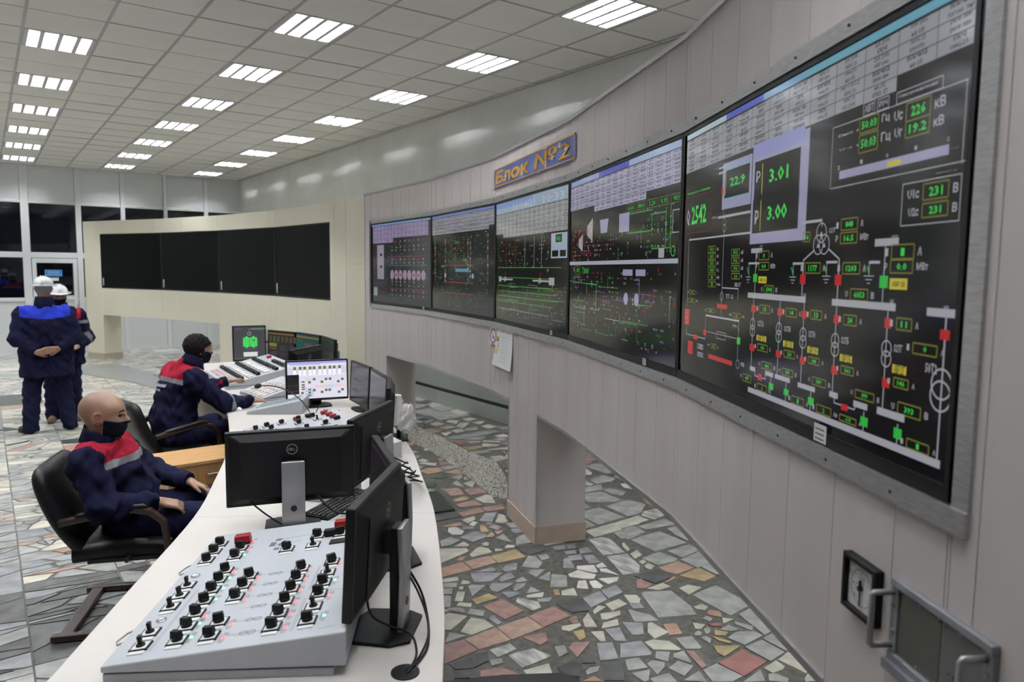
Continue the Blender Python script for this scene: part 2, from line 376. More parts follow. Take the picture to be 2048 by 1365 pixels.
TR = """p,3153 5263,3281 5247,3318 5365,3198 5444;p,3306 5195,3447 5154,3483 5256,3348 5345;y,3102 5096,3216 5085,3257 5125,3232 5193,3102 5145;c,3286 4957,3363 4889,3452 5081,3423 5125,3281 5076;p,3054 4953,3245 4904,3266 5052,3071 5036;p,2960 4755,3167 4755,3189 4872,2978 4852;p,3181 4754,3339 4716,3394 4837,3192 4845;d,2731 4772,2954 4759,2965 4869,2779 4911;o,2717 4624,2850 4583,2882 4657,2719 4657;c,2909 4598,3007 4643,3039 4714,2912 4692;w,2917 4524,2983 4576,2972 4625,2904 4573;w,2688 4522,2685 4460,2744 4420,2799 4473,2791 4583,2737 4600;b,2806 4506,2887 4478,2907 4523,2829 4557;y,2884 4382,2946 4360,2994 4500,2959 4510;b,2736 4255,2858 4281,2898 4329,2855 4427,2702 4387;o,2910 4254,2942 4287,2953 4343,2858 4281;o,2961 4274,3031 4303,3036 4331,2981 4350;g,2956 4094,3007 4269,2905 4225;g,2502 4300,2568 4285,2679 4329,2644 4426,2545 4395;c,2659 4201,2683 4220,2683 4295,2579 4255;c,2758 4157,2782 4134,2815 4165,2816 4205,2771 4196;w,2917 4004,2943 4033,2901 4073,2853 4036;c,2349 4049,2621 4125,2638 4181,2466 4279;c,2579 4022,2742 4025,2756 4090,2729 4152,2691 4145,2588 4070;c,2766 4022,2824 4010,2829 4033,2793 4065;o,2492 4007,2549 4053,2523 4082,2463 4037;o,2251 3855,2469 3851,2486 3990,2315 3985;q,2476 3850,2664 3855,2690 3979,2489 3989;y,2670 3846,2886 3825,2904 3979,2691 3968;g,2835 3623,2917 3685,2938 3790,2908 3832,2756 3706;g,2934 3718,3001 3715,3034 3790,2966 3804;b,2573 3745,2603 3760,2596 3814,2468 3812;b,2631 3702,2707 3690,2776 3774,2692 3789,2623 3737;b,2375 3679,2472 3631,2606 3699,2496 3784,2424 3804;b,2519 3587,2627 3591,2649 3671,2559 3656,2520 3617;c,2216 3782,2315 3756,2336 3810,2236 3828;c,2343 3677,2359 3708,2337 3750,2291 3700;g,2741 3523,2865 3592,2794 3635,2736 3602;g,2779 3436,2872 3548,2729 3502;g,2721 3363,2809 3303,2919 3440,2848 3507;g,2595 3530,2663 3510,2678 3584,2597 3555;w,2917 3412,2971 3338,3025 3302,3078 3341,3028 3462,2934 3448;w,3033 3478,3092 3366,3121 3370,3171 3465,3065 3516;w,3160 3412,3222 3396,3245 3466,3174 3453;w,3137 3368,3194 3253,3198 3376,3160 3402;w,3047 3195,3131 3201,3175 3237,3051 3293;w,2846 3261,2896 3209,2922 3244,2967 3313,2922 3334;w,2927 3202,2960 3174,3001 3191,3020 3277,2973 3291;b,2972 3540,3024 3498,3043 3511,3116 3659,3064 3651;b,3087 3604,3167 3572,3218 3651,3121 3677;b,3160 3503,3237 3472,3284 3600,3220 3632;b,3217 3660,3308 3638,3341 3718,3278 3737;b,3136 3706,3209 3683,3239 3730,3151 3756;b,3122 3809,3204 3787,3242 3854,3139 3865;g,3107 3905,3261 3889,3287 3943,3125 3969;g,3073 4015,3116 4047,3147 4187,3033 4151,2954 4037;d,2912 3906,2931 3838,3075 3841,3110 3979,2937 4013;y,3279 3877,3401 3953,3269 3968;b,3210 3777,3267 3756,3315 3829,3238 3833;m,3335 3554,3496 3511,3588 3753,3567 3816,3449 3834;m,3218 3246,3328 3209,3416 3289,3488 3484,3340 3529;g,3719 4027,4004 4032,4007 4332,3809 4326,3738 4269;g,4012 4489,4278 4361,4300 4640,4117 4674;g,4042 4036,4175 4036,4374 4231,4339 4338,4071 4321;c,3511 3842,3796 3841,3840 3987,3539 3975;c,3813 3869,4001 3865,4134 4004,3832 3978;g,3675 3674,3818 3685,3928 3792,3903 3863,3693 3820;c,3551 3588,3520 3506,3565 3532,3619 3648,3586 3634;b,3645 4302,3661 4335,3535 4346;p,3039 4470,3067 4505,3051 4544,3003 4494;g,3015 4353,3084 4399,3058 4471,2995 4446;g,4744 5040,4840 5013,4913 5082,5002 5367,4747 5360;w,4494 5151,4600 5090,4650 5139,4706 5314,4661 5343;c,4309 4928,4347 4829,4406 4843,4422 4958,4362 4998;g,4427 4830,4604 4816,4701 4860,4686 5024,4455 4958;c,4711 4797,4782 4827,4835 4971,4735 4925;g,4335 4517,4384 4447,4475 4500,4453 4670,4351 4660;g,4117 4699,4362 4672,4468 4802,4194 4803;g,4015 4483,4203 4351,4291 4363,4321 4641,4098 4656;g,4042 4044,4203 4048,4376 4166,4348 4343,4068 4320;o,4397 4187,4391 4070,4446 4085,4518 4291,4482 4308;m,4165 3869,4385 3910,4437 4040,4238 4057,4145 3991;g,3954 3746,4223 3695,4239 3834,3935 3830;c,3804 3861,4120 3884,4123 4005,3817 3982;g,3645 3696,3904 3709,3928 3835,3688 3827;g,4036 3539,4024 3414,4108 3436,4218 3669,4087 3671;g,3673 3402,3987 3388,4001 3658,3691 3665;g,3748 3222,3976 3245,3972 3359,3753 3360;g,3703 3052,3874 3057,3968 3238,3716 3209;g,3515 3223,3660 3202,3708 3226,3698 3385,3512 3370;o,3482 3117,3515 3053,3685 3064,3679 3200,3491 3196;d,3294 3034,3484 3044,3462 3183,3263 3193;y,3569 2886,3699 2898,3709 3048,3508 3038;g,3720 2914,3771 2869,3866 3051,3735 3052;c,3468 3388,3557 3409,3593 3492,3503 3469;c,3415 3226,3432 3203,3490 3229,3487 3285,3433 3267;c,3444 3293,3495 3303,3511 3348,3456 3340;p,3152 3054,3185 3022,3262 3027,3274 3146,3215 3126;o,3362 3007,3461 3019,3484 3053,3351 3014;g,3820 4369,3938 4356,3977 4467,3867 4437;g,3571 4018,3695 4020,3706 4146,3633 4120;g,2133 3640,2175 3611,2221 3674,2172 3707;g,2051 3494,2086 3478,2166 3601,2128 3626;c,2140 3523,2178 3494,2259 3596,2219 3623;g,2179 3719,2250 3680,2288 3734,2213 3776;c,2251 3624,2285 3648,2283 3675,2250 3663;g,2257 3518,2413 3605,2341 3662,2314 3654;b,2397 3520,2417 3484,2552 3519,2562 3539,2454 3604,2412 3570;b,2519 3436,2601 3459,2633 3491,2579 3519,2508 3452;b,2423 3376,2505 3386,2523 3416,2433 3469;b,2642 3344,2625 3434,2549 3373;c,2518 3327,2600 3280,2651 3329,2536 3356;b,2543 3245,2597 3208,2648 3247,2553 3279;c,2706 3233,2780 3174,2833 3269,2744 3283;y,2671 3257,2698 3238,2746 3311,2712 3322;y,2223 3416,2375 3417,2360 3498,2231 3482;p,2255 3174,2403 3199,2389 3391,2239 3381;m,2444 3175,2511 3180,2543 3245,2473 3358,2432 3321;c,2179 3407,2210 3444,2155 3497,2120 3470;g,2110 3373,2127 3373,2132 3431,2069 3474,2047 3458;g,2175 3273,2222 3323,2165 3396,2118 3349;b,2184 3145,2219 3156,2229 3261,2187 3235;c,1921 3262,1943 3240,2107 3327,2037 3419,2006 3411;c,2011 3133,2161 3146,2160 3240,2112 3301,2081 3279,1977 3196;g,1986 3144,1927 3224,1852 3144;p,1746 2964,1955 2986,1950 3116,1839 3128;q,1959 2983,2150 2973,2162 3132,1954 3113;q,2157 2974,2377 2985,2378 3134,2166 3129;p,2377 2985,2580 3003,2577 3150,2382 3131;d,2609 3029,2707 2992,2782 3139,2606 3162;b,2743 3014,2893 3039,2939 3151,2787 3136;b,2903 3041,3036 3058,3074 3155,2944 3147;p,2528 2920,2561 2915,2613 2989,2540 2973;c,2439 2908,2462 2871,2555 2883,2570 2909,2462 2940;c,2560 2859,2617 2820,2686 2976,2605 2928;c,2818 2916,2948 2929,2953 3006,2842 3001;c,2702 2943,2822 2975,2799 3015,2726 2979;c,2694 2874,2713 2854,2822 2853,2854 2891,2735 2928;c,2730 2771,2773 2827,2679 2841,2622 2796;y,2442 2765,2490 2772,2540 2845,2474 2856;c,2522 2695,2548 2680,2612 2769,2553 2802;b,2593 2662,2638 2618,2716 2752,2632 2782;p,2323 2643,2484 2724,2398 2770,2346 2742;g,2247 2695,2312 2705,2342 2770,2294 2791;m,1994 2869,2122 2884,2125 2947,2002 2954;m,2037 2721,2225 2729,2196 2839,2110 2855,2048 2856;g,1926 2823,1985 2811,2005 2849,1947 2872;c,2018 2655,2126 2597,2169 2679,2026 2698;p,1826 2771,2001 2668,1958 2782,1856 2816;d,1765 2894,1836 2857,1886 2937,1761 2954;d,1840 2855,1938 2867,1984 2942,1904 2960;d,1718 2830,1782 2791,1753 2903;b,2393 2554,2482 2516,2569 2653,2494 2692;d,2165 2564,2212 2500,2299 2584,2276 2635,2181 2631;d,2305 2591,2366 2555,2405 2628,2335 2641;d,2291 2414,2371 2359,2472 2477,2390 2521;g,2255 2497,2321 2490,2361 2519,2310 2537,2272 2524;o,2280 2416,2278 2471,2204 2468;p,2245 2843,2305 2859,2351 2934,2214 2961;c,3238 2955,3336 2950,3336 3013,3192 3013;c,3339 2810,3490 2836,3446 2911,3361 2906;g,2968 2709,3177 2611,3233 2703,3295 2908,3151 2989,3112 2981;g,3325 2494,3551 2518,3585 2811,3354 2800;c,2969 2931,3013 2896,3060 2934,3079 2987,3016 3030;b,2934 2867,2993 2836,3016 2891,2954 2925;g,2826 2751,2950 2685,2962 2758,2903 2881;b,2712 2653,2768 2621,2857 2719,2768 2787;c,2800 2626,2779 2554,2896 2561,2902 2693,2876 2699;o,2871 2537,2942 2509,3003 2606,2937 2643;c,3234 2663,3260 2622,3311 2642,3311 2686,3242 2689;o,3234 2571,3277 2513,3321 2565,3287 2614,3242 2596;g,3173 2513,3212 2528,3213 2568,3167 2566;r,3142 2475,3184 2446,3222 2469,3143 2510;c,3217 2459,3309 2461,3269 2510;c,3043 2508,3066 2488,3126 2507,3086 2562;g,3044 2435,3078 2436,3112 2460,3115 2487,3075 2479;g,2983 2460,3011 2442,3042 2461,3041 2488,2999 2477;g,2984 2358,3025 2385,3029 2422,2993 2427;g,3177 2379,3230 2366,3231 2435,3144 2424;g,3264 2420,3280 2318,3328 2347,3291 2444;y,3072 2400,3115 2364,3160 2379,3119 2442;y,3043 2353,3070 2296,3092 2307,3051 2407;y,2937 2275,2937 2230,3099 2251,2974 2331;g,3291 2249,3403 2255,3533 2498,3377 2482;g,3117 2245,3287 2252,3281 2313,3197 2361,3106 2343;g,3243 2087,3299 2089,3390 2243,3254 2235;g,3089 2070,3227 2082,3238 2227,3099 2232;r,2866 2060,3076 2078,3069 2222,2862 2208;c,3137 1909,3189 1909,3247 1991,3262 2052,3240 2079,3136 2061;c,3005 1999,3073 1989,3106 2000,3119 2061,3006 2052;g,2702 2115,2781 2060,2862 2063,2850 2211,2747 2208;g,2913 1974,2982 2052,2822 2032;g,2933 1971,2998 1911,3029 1926,3012 1998,2981 2008;g,2831 2391,2892 2349,2913 2353,2961 2462,2873 2496;c,2693 2480,2798 2402,2814 2403,2825 2496,2766 2556,2709 2563;b,2494 2519,2643 2453,2664 2463,2709 2582,2594 2623;g,2637 2416,2668 2359,2747 2418,2690 2463;g,2718 2371,2749 2286,2764 2299,2811 2386,2745 2395;g,2444 2411,2544 2375,2574 2471,2500 2492;g,2537 2308,2614 2333,2651 2365,2611 2416,2568 2405;g,2631 2222,2739 2258,2713 2334,2621 2317;g,2438 2296,2464 2295,2542 2360,2442 2385;g,2474 2272,2566 2208,2594 2286,2481 2304;g,2682 2129,2727 2216,2600 2201;p,2754 2220,2793 2221,2854 2357,2820 2380;c,3066 1864,3127 1838,3139 1900,3090 1884;c,5014 9480,5138 9402,5375 9535,5324 9691,5175 9784;c,5032 8905,5279 8969,5307 9296,5066 9103;g,4937 8965,5085 9091,4946 9217,4720 8925;g,4664 8425,4965 8563,4922 8867,4656 8793;g,4668 8051,5195 8152,5086 8554,4726 8515;c,5022 8197,5294 8287,5274 8609,5085 8521;g,4965 8563,5230 8602,5244 8954,4989 8896;c,4438 7792,4598 7802,4587 8013,4446 7928;c,4725 7750,4858 7899,4776 8012,4673 7928;c,4676 7501,4921 7740,4797 7790,4638 7608;g,4452 7564,4614 7568,4620 7731,4453 7699;g,4609 7356,4759 7312,4854 7469,4677 7473;c,4463 7320,4593 7340,4628 7478,4475 7469;o,4213 7455,4356 7493,4336 7692,4219 7660;r,4387 7510,4434 7495,4476 7575,4431 7604;c,4953 7546,5093 7659,5073 7731,4925 7708;c,4899 7303,5055 7340,5050 7512,4905 7464;c,4935 7820,5108 7860,5094 7993,4942 7966;b,4362 7013,4933 7095,4869 7242,4172 7160;r,4186 6780,4318 6830,4346 6952,4193 6981;g,4316 6786,4424 6738,4466 6803,4345 6882;g,4376 6932,4525 6859,4657 6992,4373 7030;y,4149 6522,4320 6539,4352 6628,4157 6666;c,4346 6587,4489 6516,4562 6558,4429 6713;c,4311 6424,4530 6337,4579 6413,4320 6453;g,4100 6367,4304 6337,4286 6432,4111 6463;c,4109 5990,4292 6023,4295 6159,4176 6177;g,4022 5992,4094 5982,4160 6109,4042 6110;y,4393 6196,4418 6180,4499 6293,4390 6280;c,4479 6772,4616 6637,4657 6680,4514 6843;o,3659 7078,3832 7077,3850 7157,3672 7181;o,3328 5949,3498 5964,3522 6104,3409 6143,3300 6095;o,3580 5760,3634 5943,3474 5929;p,3686 6157,3681 6252,3652 6290,3558 6151;b,3496 6499,3599 6595,3562 6639,3502 6580;c,3491 6340,3570 6382,3554 6487,3478 6442;b,3297 6114,3414 6192,3368 6312,3308 6192;b,3515 5970,3679 6001,3637 6099,3539 6110;g,3464 5622,3526 5666,3563 5754,3444 5753;c,3546 5606,3567 5703,3498 5606;g,3351 5506,3391 5420,3429 5621,3349 5566;c,3437 5360,3532 5461,3546 5544,3434 5510;p,3209 5259,3272 5230,3330 5431,3179 5460;p,3300 5184,3462 5173,3497 5321,3346 5363;v,3170 5552,3232 5644,3147 5715,3082 5611;v,3364 5742,3422 5767,3400 5863,3303 5798;d,3315 5790,3438 5838,3401 5895,3285 5858;c,3747 6750,3791 6776,3797 6858,3737 6812;p,3662 6284,3726 6336,3706 6407,3645 6351;d,3135 5708,3226 5663,3283 5779,3166 5795"""
stones = []   # (polygon, key)
for it in TR.split(';'):
    q = it.split(','); stones.append(([tuple(int(a)/1000 for a in p.split()) for p in q[1:]], q[0]))
ntr = len(stones)
def inside(p, poly):
    x, y = p; c = False; n = len(poly); j = n-1
    for i in range(n):
        xi, yi = poly[i]; xj, yj = poly[j]
        if (yi > y) != (yj > y) and x < (xj-xi)*(y-yi)/(yj-yi)+xi: c = not c
        j = i
    return c
def clip(poly, a, b, c):
    """keep a*x+b*y<=c"""
    out = []; n = len(poly)
    for i in range(n):
        p, q = poly[i], poly[(i+1)%n]; dp, dq = a*p[0]+b*p[1]-c, a*q[0]+b*q[1]-c
        if dp <= 0: out.append(p)
        if dp*dq < 0: t = dp/(dp-dq); out.append((p[0]+(q[0]-p[0])*t, p[1]+(q[1]-p[1])*t))
    return out
def area(p): return abs(sum(p[i][0]*p[(i+1)%len(p)][1]-p[(i+1)%len(p)][0]*p[i][1] for i in range(len(p)))/2)
def voro(pts, near, base, gap):
    out = []
    for i, p in enumerate(pts):
        poly = base(p)
        for q in near(i):
            dx, dy = q[0]-p[0], q[1]-p[1]; L = math.hypot(dx, dy)
            if L < 1e-6: continue
            nx, ny = dx/L, dy/L
            poly = clip(poly, nx, ny, nx*(p[0]+dx/2)+ny*(p[1]+dy/2)-gap)
            if len(poly) < 3: break
        out.append(poly if len(poly) >= 3 else None)
    return out
PEB = [(4.04,7.88),(4.24,7.92),(4.21,7.26),(4.13,6.67),(4.11,6.34),(4.11,5.96),(3.9,5.53),(3.74,5.23),(3.51,4.9),(3.45,5.03),(3.49,5.22),(3.61,5.79),(3.72,6.32),(3.79,6.84),(3.82,7.32),(3.80,7.43)]
def desk_mid(y):
    ys = (1.0,2.3,3.2,4.1,5.0,6.0,7.5,9.6); xs = (.2,.85,1.3,1.65,1.95,2.15,2.4,2.5)
    return float(np.interp(y, ys, xs))
rs = random.Random(11)
# left of the desk: 0.5 m squares, each broken into long pieces along X
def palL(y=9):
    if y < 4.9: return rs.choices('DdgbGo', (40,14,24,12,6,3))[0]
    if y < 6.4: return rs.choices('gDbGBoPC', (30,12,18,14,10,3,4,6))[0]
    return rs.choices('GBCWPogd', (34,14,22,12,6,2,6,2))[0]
T = .5
for ix in range(-8, 11):
    for iy in range(3, 38):
        x0, y0 = ix*T+.11, iy*T+.07
        if y0 > YB-.05 or x0 > XR-.05: continue
        if y0 < 9.6 and x0+T/2 > desk_mid(y0)-.2: continue
        x1, y1 = min(x0+T, XR), min(y0+T, YB); mode = rs.random(); g = .003
        if mode < .10: n = 1
        elif mode < .25: n = 3
        elif mode < .6: n = 13
        else: n = 20
        if n == 1: cells = [[(x0+g,y0+g),(x1-g,y0+g),(x1-g,y1-g),(x0+g,y1-g)]]
        else:
            sx = rs.choice((.35,.5,.7)); P = [(rs.uniform(x0,x1)*sx, rs.uniform(y0,y1)) for _ in range(n)]
            cells = voro(P, lambda i: P[:i]+P[i+1:], lambda p: [(x0*sx+g*sx,y0+g),(x1*sx-g*sx,y0+g),(x1*sx-g*sx,y1-g),(x0*sx+g*sx,y1-g)], .0055)
            cells = [[(a/sx, b) for a, b in c] for c in cells if c]
        for c in cells:
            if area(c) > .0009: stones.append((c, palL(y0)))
# between desk and display wall: loose crazy paving around the traced stones
R_ = .15; P = []
nx, ny = int(6/R_), int(13/R_)
for i in range(nx):
    for j in range(ny):
        P.append((-.5+(i+rs.uniform(.1,.9))*R_, -.5+(j+rs.uniform(.1,.9))*R_))
def nearP(i):
    a, b = divmod(i, ny); out = []
    for u in range(max(0,a-2), min(nx,a+3)):
        for w in range(max(0,b-2), min(ny,b+3)):
            if (u, w) != (a, b): out.append(P[u*ny+w])
    return out
trb = [(min(x for x,_ in s), max(x for x,_ in s), min(y for _,y in s), max(y for _,y in s), s) for s, k in stones[:ntr]]
cells = voro(P, nearP, lambda p: [(p[0]-.3,p[1]-.3),(p[0]+.3,p[1]-.3),(p[0]+.3,p[1]+.3),(p[0]-.3,p[1]+.3)], .011)
PLATE = [(3.05,5.44),(3.12,5.42),(2.98,4.91),(2.74,4.95)]
for c, p in zip(cells, P):
    if not c or p[0] > XR-.1 or p[0] < desk_mid(p[1])-.15 and p[1] < 9.6: continue
    if p[1] >= 9.6 and p[0] < 4.2: continue
    if inside(p, PEB) or any(inside(v, PEB) for v in c) or inside(p, PLATE): continue
    x0, x1, y0, y1 = min(v[0] for v in c), max(v[0] for v in c), min(v[1] for v in c), max(v[1] for v in c)
    hit = False; ce_ = [(p[0]+(v[0]-p[0])*1.25, p[1]+(v[1]-p[1])*1.25) for v in c]
    for a0, a1, b0, b1, s in trb:
        if a1 < x0 or a0 > x1 or b1 < y0 or b0 > y1: continue
        if inside(p, s) or any(inside(v, s) for v in ce_) or any(inside(v, c) for v in s): hit = True; break
    if hit or area(c) < .003: continue
    stones.append((c, rs.choices('gbcwpoyd', (28,24,16,6,5,4,3,20))[0]))
# the 300 that show largest become single stones, the rest one joined part
_inv = cam.matrix_world.inverted()
def shown(poly):
    pts = []
    for x, y in poly:
        q = _inv @ Vector((x, y, 0))
        if q.z > -.2: return 0
        u, v = 1471*q.x/-q.z, -1471*q.y/-q.z
        pts.append((u, v))
    cx = sum(p[0] for p in pts)/len(pts)+1024; cy = sum(p[1] for p in pts)/len(pts)+682
    if not (-20 < cx < 2068 and 500 < cy < 1385): return 0
    # hidden under the desk or behind the display wall
    return area(pts)
order = sorted(range(len(stones)), key=lambda i: -shown(stones[i][0]))
rest = MB()
for n, i in enumerate(order):
    poly, k = stones[i]; zt = rs.uniform(-.0005, .0022)
    cx, cy = sum(p[0] for p in poly)/len(poly), sum(p[1] for p in poly)/len(poly)
    top = [(cx+(x-cx)*.985, cy+(y-cy)*.985) for x, y in poly]
    if n < 300:
        b = MB().prism(poly, -.006, zt, top=top if area(poly) else None); s = b.build('stone', ST[k], fl, origin=(cx, cy, 0)); s.location = (cx, cy, 0)
    else: rest.prism(poly, -.006, zt, STK.index(k), top=top)
r_ = rest.build('paving_stones', [ST[k] for k in STK], fl); r_['kind'] = 'stuff'
# pebble strip
pb = MB(); pm = [mat('pebble_a', (.30,.28,.24), .5), mat('pebble_b', (.20,.19,.17), .5), mat('pebble_c', (.42,.40,.34), .5)]
oc = [(1,0,0),(-1,0,0),(0,1,0),(0,-1,0),(0,0,1)]
of = [(0,2,4),(2,1,4),(1,3,4),(3,0,4)]
cnt = 0
while cnt < 5200:
    x, y = rs.uniform(3.44,4.25), rs.uniform(4.88,7.93)
    if not inside((x, y), PEB): continue
    r = rs.uniform(.006,.013); a = rs.uniform(0,6.28); ca, sa = math.cos(a)*r, math.sin(a)*r; e = rs.uniform(.6,1)
    pb.add([(x+px*ca-py*sa*e, y+px*sa+py*ca*e, -.003+pz*r*.8) for px, py, pz in oc], of, rs.choice((0,0,1,2))); cnt += 1
p_ = pb.build('pebbles', pm, fl, smooth=True); p_['kind'] = 'stuff'
o = MB().prism(PLATE, -.003, .012).build('floor_hatch_cover', mat('dark_green_plate', (.018,.026,.017), .35), origin=(2.98,5.2,0)); tag(o, 'flat dark green hatch cover in the paving beside the white desk', 'hatch cover')
o = MB().prism([(1.55,2.86),(1.91,2.71),(2.16,2.56),(2.19,2.48),(1.9,1.9),(1.2,2.0)], .001, .012).build('rubber_mat', mat('black_rubber', (.01,.01,.01), .6), origin=(1.8,2.4,0)); tag(o, 'black rubber mat on the paving at the near end of the desk', 'mat')
o = MB().prism([(1.4,16.54),(2.05,16.06),(2.53,13.8),(2.29,12.31),(2.14,12.46),(1.96,13.35),(1.42,14.76),(1.2,15.26)], .0023, .008).build('floor_runner', mat('grey_linoleum', (.22,.23,.23), .22), origin=(1.9,14.3,0)); tag(o, 'smooth grey runner on the marble floor by the cream display wall', 'floor runner')
o = MB().prism([(2.36,14.1),(2.72,14.35),(2.62,13.63),(2.54,13.76)], .009, .014).build('floor_hatch', mat('hatch_dark', (.09,.085,.075), .6), origin=(2.5,14,0)); tag(o, 'small dark floor hatch at the edge of the grey runner', 'hatch')

# ================================================================== curved display walls
class Path:
    def __init__(s, pts):
        s.p = [Vector((x, y)) for x, y in pts]; s.s = [0.0]
        for a, b in zip(s.p, s.p[1:]): s.s.append(s.s[-1]+(b-a).length)
    def at(s, t):
        for i in range(len(s.p)-1):
            if t <= s.s[i+1]+1e-9 or i == len(s.p)-2:
                d = (s.p[i+1]-s.p[i]).normalized(); return s.p[i]+d*(t-s.s[i]), d
    def normal(s, t):           # towards the room (the left of a wall that runs towards the viewer is behind it)
        p, d = s.at(t); return Vector((d.y, -d.x))
def display_wall(name, label, path, z0, zs0, zs1, z1, scr, legs, pitch, s_ref, face_m, trim_m, plinth_m, depth, jambs=True):
    e = empty(name, (path.p[0].x, path.p[0].y, 0), label, 'display wall'); O = (path.p[0].x, path.p[0].y, 0)
    S1 = path.s[-1]
    marks = set([0.0, S1] + [round(v, 4) for v in path.s])
    for a, b in legs: marks.add(round(a, 4)); marks.add(round(b, 4))
    marks.add(round(scr[0], 4)); marks.add(round(scr[1], 4))
    k = math.ceil((0-s_ref)/pitch)
    while s_ref+k*pitch < S1:
        v = s_ref+k*pitch
        if v > 0 and min(abs(v-m) for m in marks) > .02: marks.add(round(v, 4))
        k += 1
    ms = sorted(marks)
    def strip(a, b, za, zb, nm='wall_panel'):
        g = .0012; m = (a+b)/2; p0, d = path.at(a+1e-6) ; p1, _ = path.at(b-1e-6); n = path.normal(m)
        p0, p1 = p0+d*g, p1-d*g; q0, q1 = p0-n*.012, p1-n*.012
        MB().prism([tuple(p0), tuple(p1), tuple(q1), tuple(q0)], za, zb).build(nm, face_m, e, O)
    for a, b in zip(ms, ms[1:]):
        if b-a < .004: continue
        m = (a+b)/2; leg = any(x <= m <= y for x, y in legs); lo = .13 if leg else z0
        if scr[0] <= m <= scr[1]:
            strip(a, b, lo, zs0); strip(a, b, zs1, z1)
        else: strip(a, b, lo, z1)
        if leg:
            p0, d = path.at(a+1e-6); p1, _ = path.at(b-1e-6); n = path.normal(m)
            MB().prism([tuple(p0+n*.010), tuple(p1+n*.010), tuple(p1-n*.012), tuple(p0-n*.012)], 0.0, .128).build('plinth_tile', plinth_m, e, O)
    # carcass behind the panels
    def slab(mb, a, b, za, zb, back=depth, front=.0125):
        cuts = [a] + [v for v in path.s if a < v < b] + [b]
        for u, w in zip(cuts, cuts[1:]):
            p0, d = path.at(u+1e-6); p1, _ = path.at(w-1e-6); n = path.normal((u+w)/2)
            n0, n1 = path.normal(max(0, u-1e-3)), path.normal(min(S1, w+1e-3))
            n0 = (n0+n).normalized(); n1 = (n1+n).normalized()
            mb.prism([tuple(p0-n0*front), tuple(p1-n1*front), tuple(p1-n1*back), tuple(p0-n0*back)], za, zb)
    c = MB(); slab(c, 0, S1, z0+.003, zs0-.001); slab(c, 0, S1, zs1+.001, z1-.004)
    slab(c, 0, max(scr[0]-.002, .01), zs0, zs1); slab(c, min(scr[1]+.002, S1-.01), S1, zs0, zs1)
    slab(c, scr[0], scr[1], zs0-.001, zs1+.001, depth, .30)
    for a, b in legs: slab(c, a+.002, b-.002, .13, z0+.003)
    c.build('carcass', face_m, e, O)
    pl = MB()
    for a, b in legs: slab(pl, a-.006, b+.006, 0.0, .13, depth+.008, .0)
    pl.build('plinth', plinth_m, e, O)
    # aluminium edges
    def rail(a, b, z, w, out, nm='edge_trim'):
        cuts = [a] + [v for v in path.s if a < v < b] + [b]; t = MB()
        for u, w_ in zip(cuts, cuts[1:]):
            p0, d = path.at(u+1e-6); p1, _ = path.at(w_-1e-6); n = path.normal((u+w_)/2)
            t.prism([tuple(p0+n*out), tuple(p1+n*out), tuple(p1-n*.02), tuple(p0-n*.02)], z, z+w)
        t.build(nm, trim_m, e, O)
    def post(s, za, zb, w=.018, out=.004, nm='edge_trim', back=.02):
        p, d = path.at(s); n = path.normal(s)
        MB().prism([tuple(p-d*w/2+n*out), tuple(p+d*w/2+n*out), tuple(p+d*w/2-n*back), tuple(p-d*w/2-n*back)], za, zb).build(nm, trim_m, e, O)
    e['_'] = 0
    return e, O, rail, post
facem = mat('wall_laminate', (0.55,0.50,0.485), 0.42, noise=.045, scale=6, stretch=(1,1,.08))
plinm = mat('plinth_stone', (.46,.36,.30), .45, noise=.06, scale=10)
VP = [(3.884,8.57),(3.866,8.34),(3.715,6.59),(3.40,4.98),(2.909,3.466),(2.254,1.996),(1.43,.60),(.67,-.69),(-.2,-2.17)]
VP = [(x, y) for x, y in VP]
P2 = Path(VP)
# path runs towards the viewer: its room side is to the right of travel
P2.normal = (lambda f: (lambda t: (lambda d: Vector((d.y, -d.x)))(P2.at(t)[1])))(0)
LEGS2 = [(0.0,.715),(4.045,4.70),(8.05,P2.s[-1])]
SC0, SC1 = P2.s[1]-.005, P2.s[6]+.01
e2, O2, rail2, post2 = display_wall('display_wall', 'tall curved grey-beige panelled wall carrying five lit displays, standing on square legs', P2, .92, 1.495, 2.465, 2.82, (SC0, SC1), LEGS2, .2372, 6.628, facem, ALU, plinm, .37)
del e2['_']
rail2(0, P2.s[-1], 2.815, .02, .012); rail2(0, .001, 2.8, .001, .0)
prev = .715
for a, b in LEGS2[1:]:
    rail2(prev, a, .908, .022, .008); prev = b
for s, za, zb in ((.715,.13,.92),(4.045,.13,.92),(4.70,.13,.92),(8.05,.13,.92),(0.004,0,2.82)): post2(s, za, zb)
rail2(SC0-.035, SC1+.043, 2.462, .045, .010, 'screen_trim'); rail2(SC0-.035, SC1+.043, 1.452, .046, .012, 'screen_trim')
post2(SC0-.02, 1.46, 2.5, .03, .018, 'screen_trim'); post2(SC1+.022, 1.453, 2.506, .042, .007, 'screen_trim')
# screws along the lower screen trim
sb = MB()
s = SC0
while s < SC1:
    p, d = P2.at(s); n = P2.normal(s)
    for z in (1.473, 2.486): sb.cyl((p.x+n.x*.009, p.y+n.y*.009, z), (p.x+n.x*.0135, p.y+n.y*.0135, z), .004, n=6)
    s += .26
sb.build('trim_screw', DARKG, e2, O2)['kind'] = 'stuff'
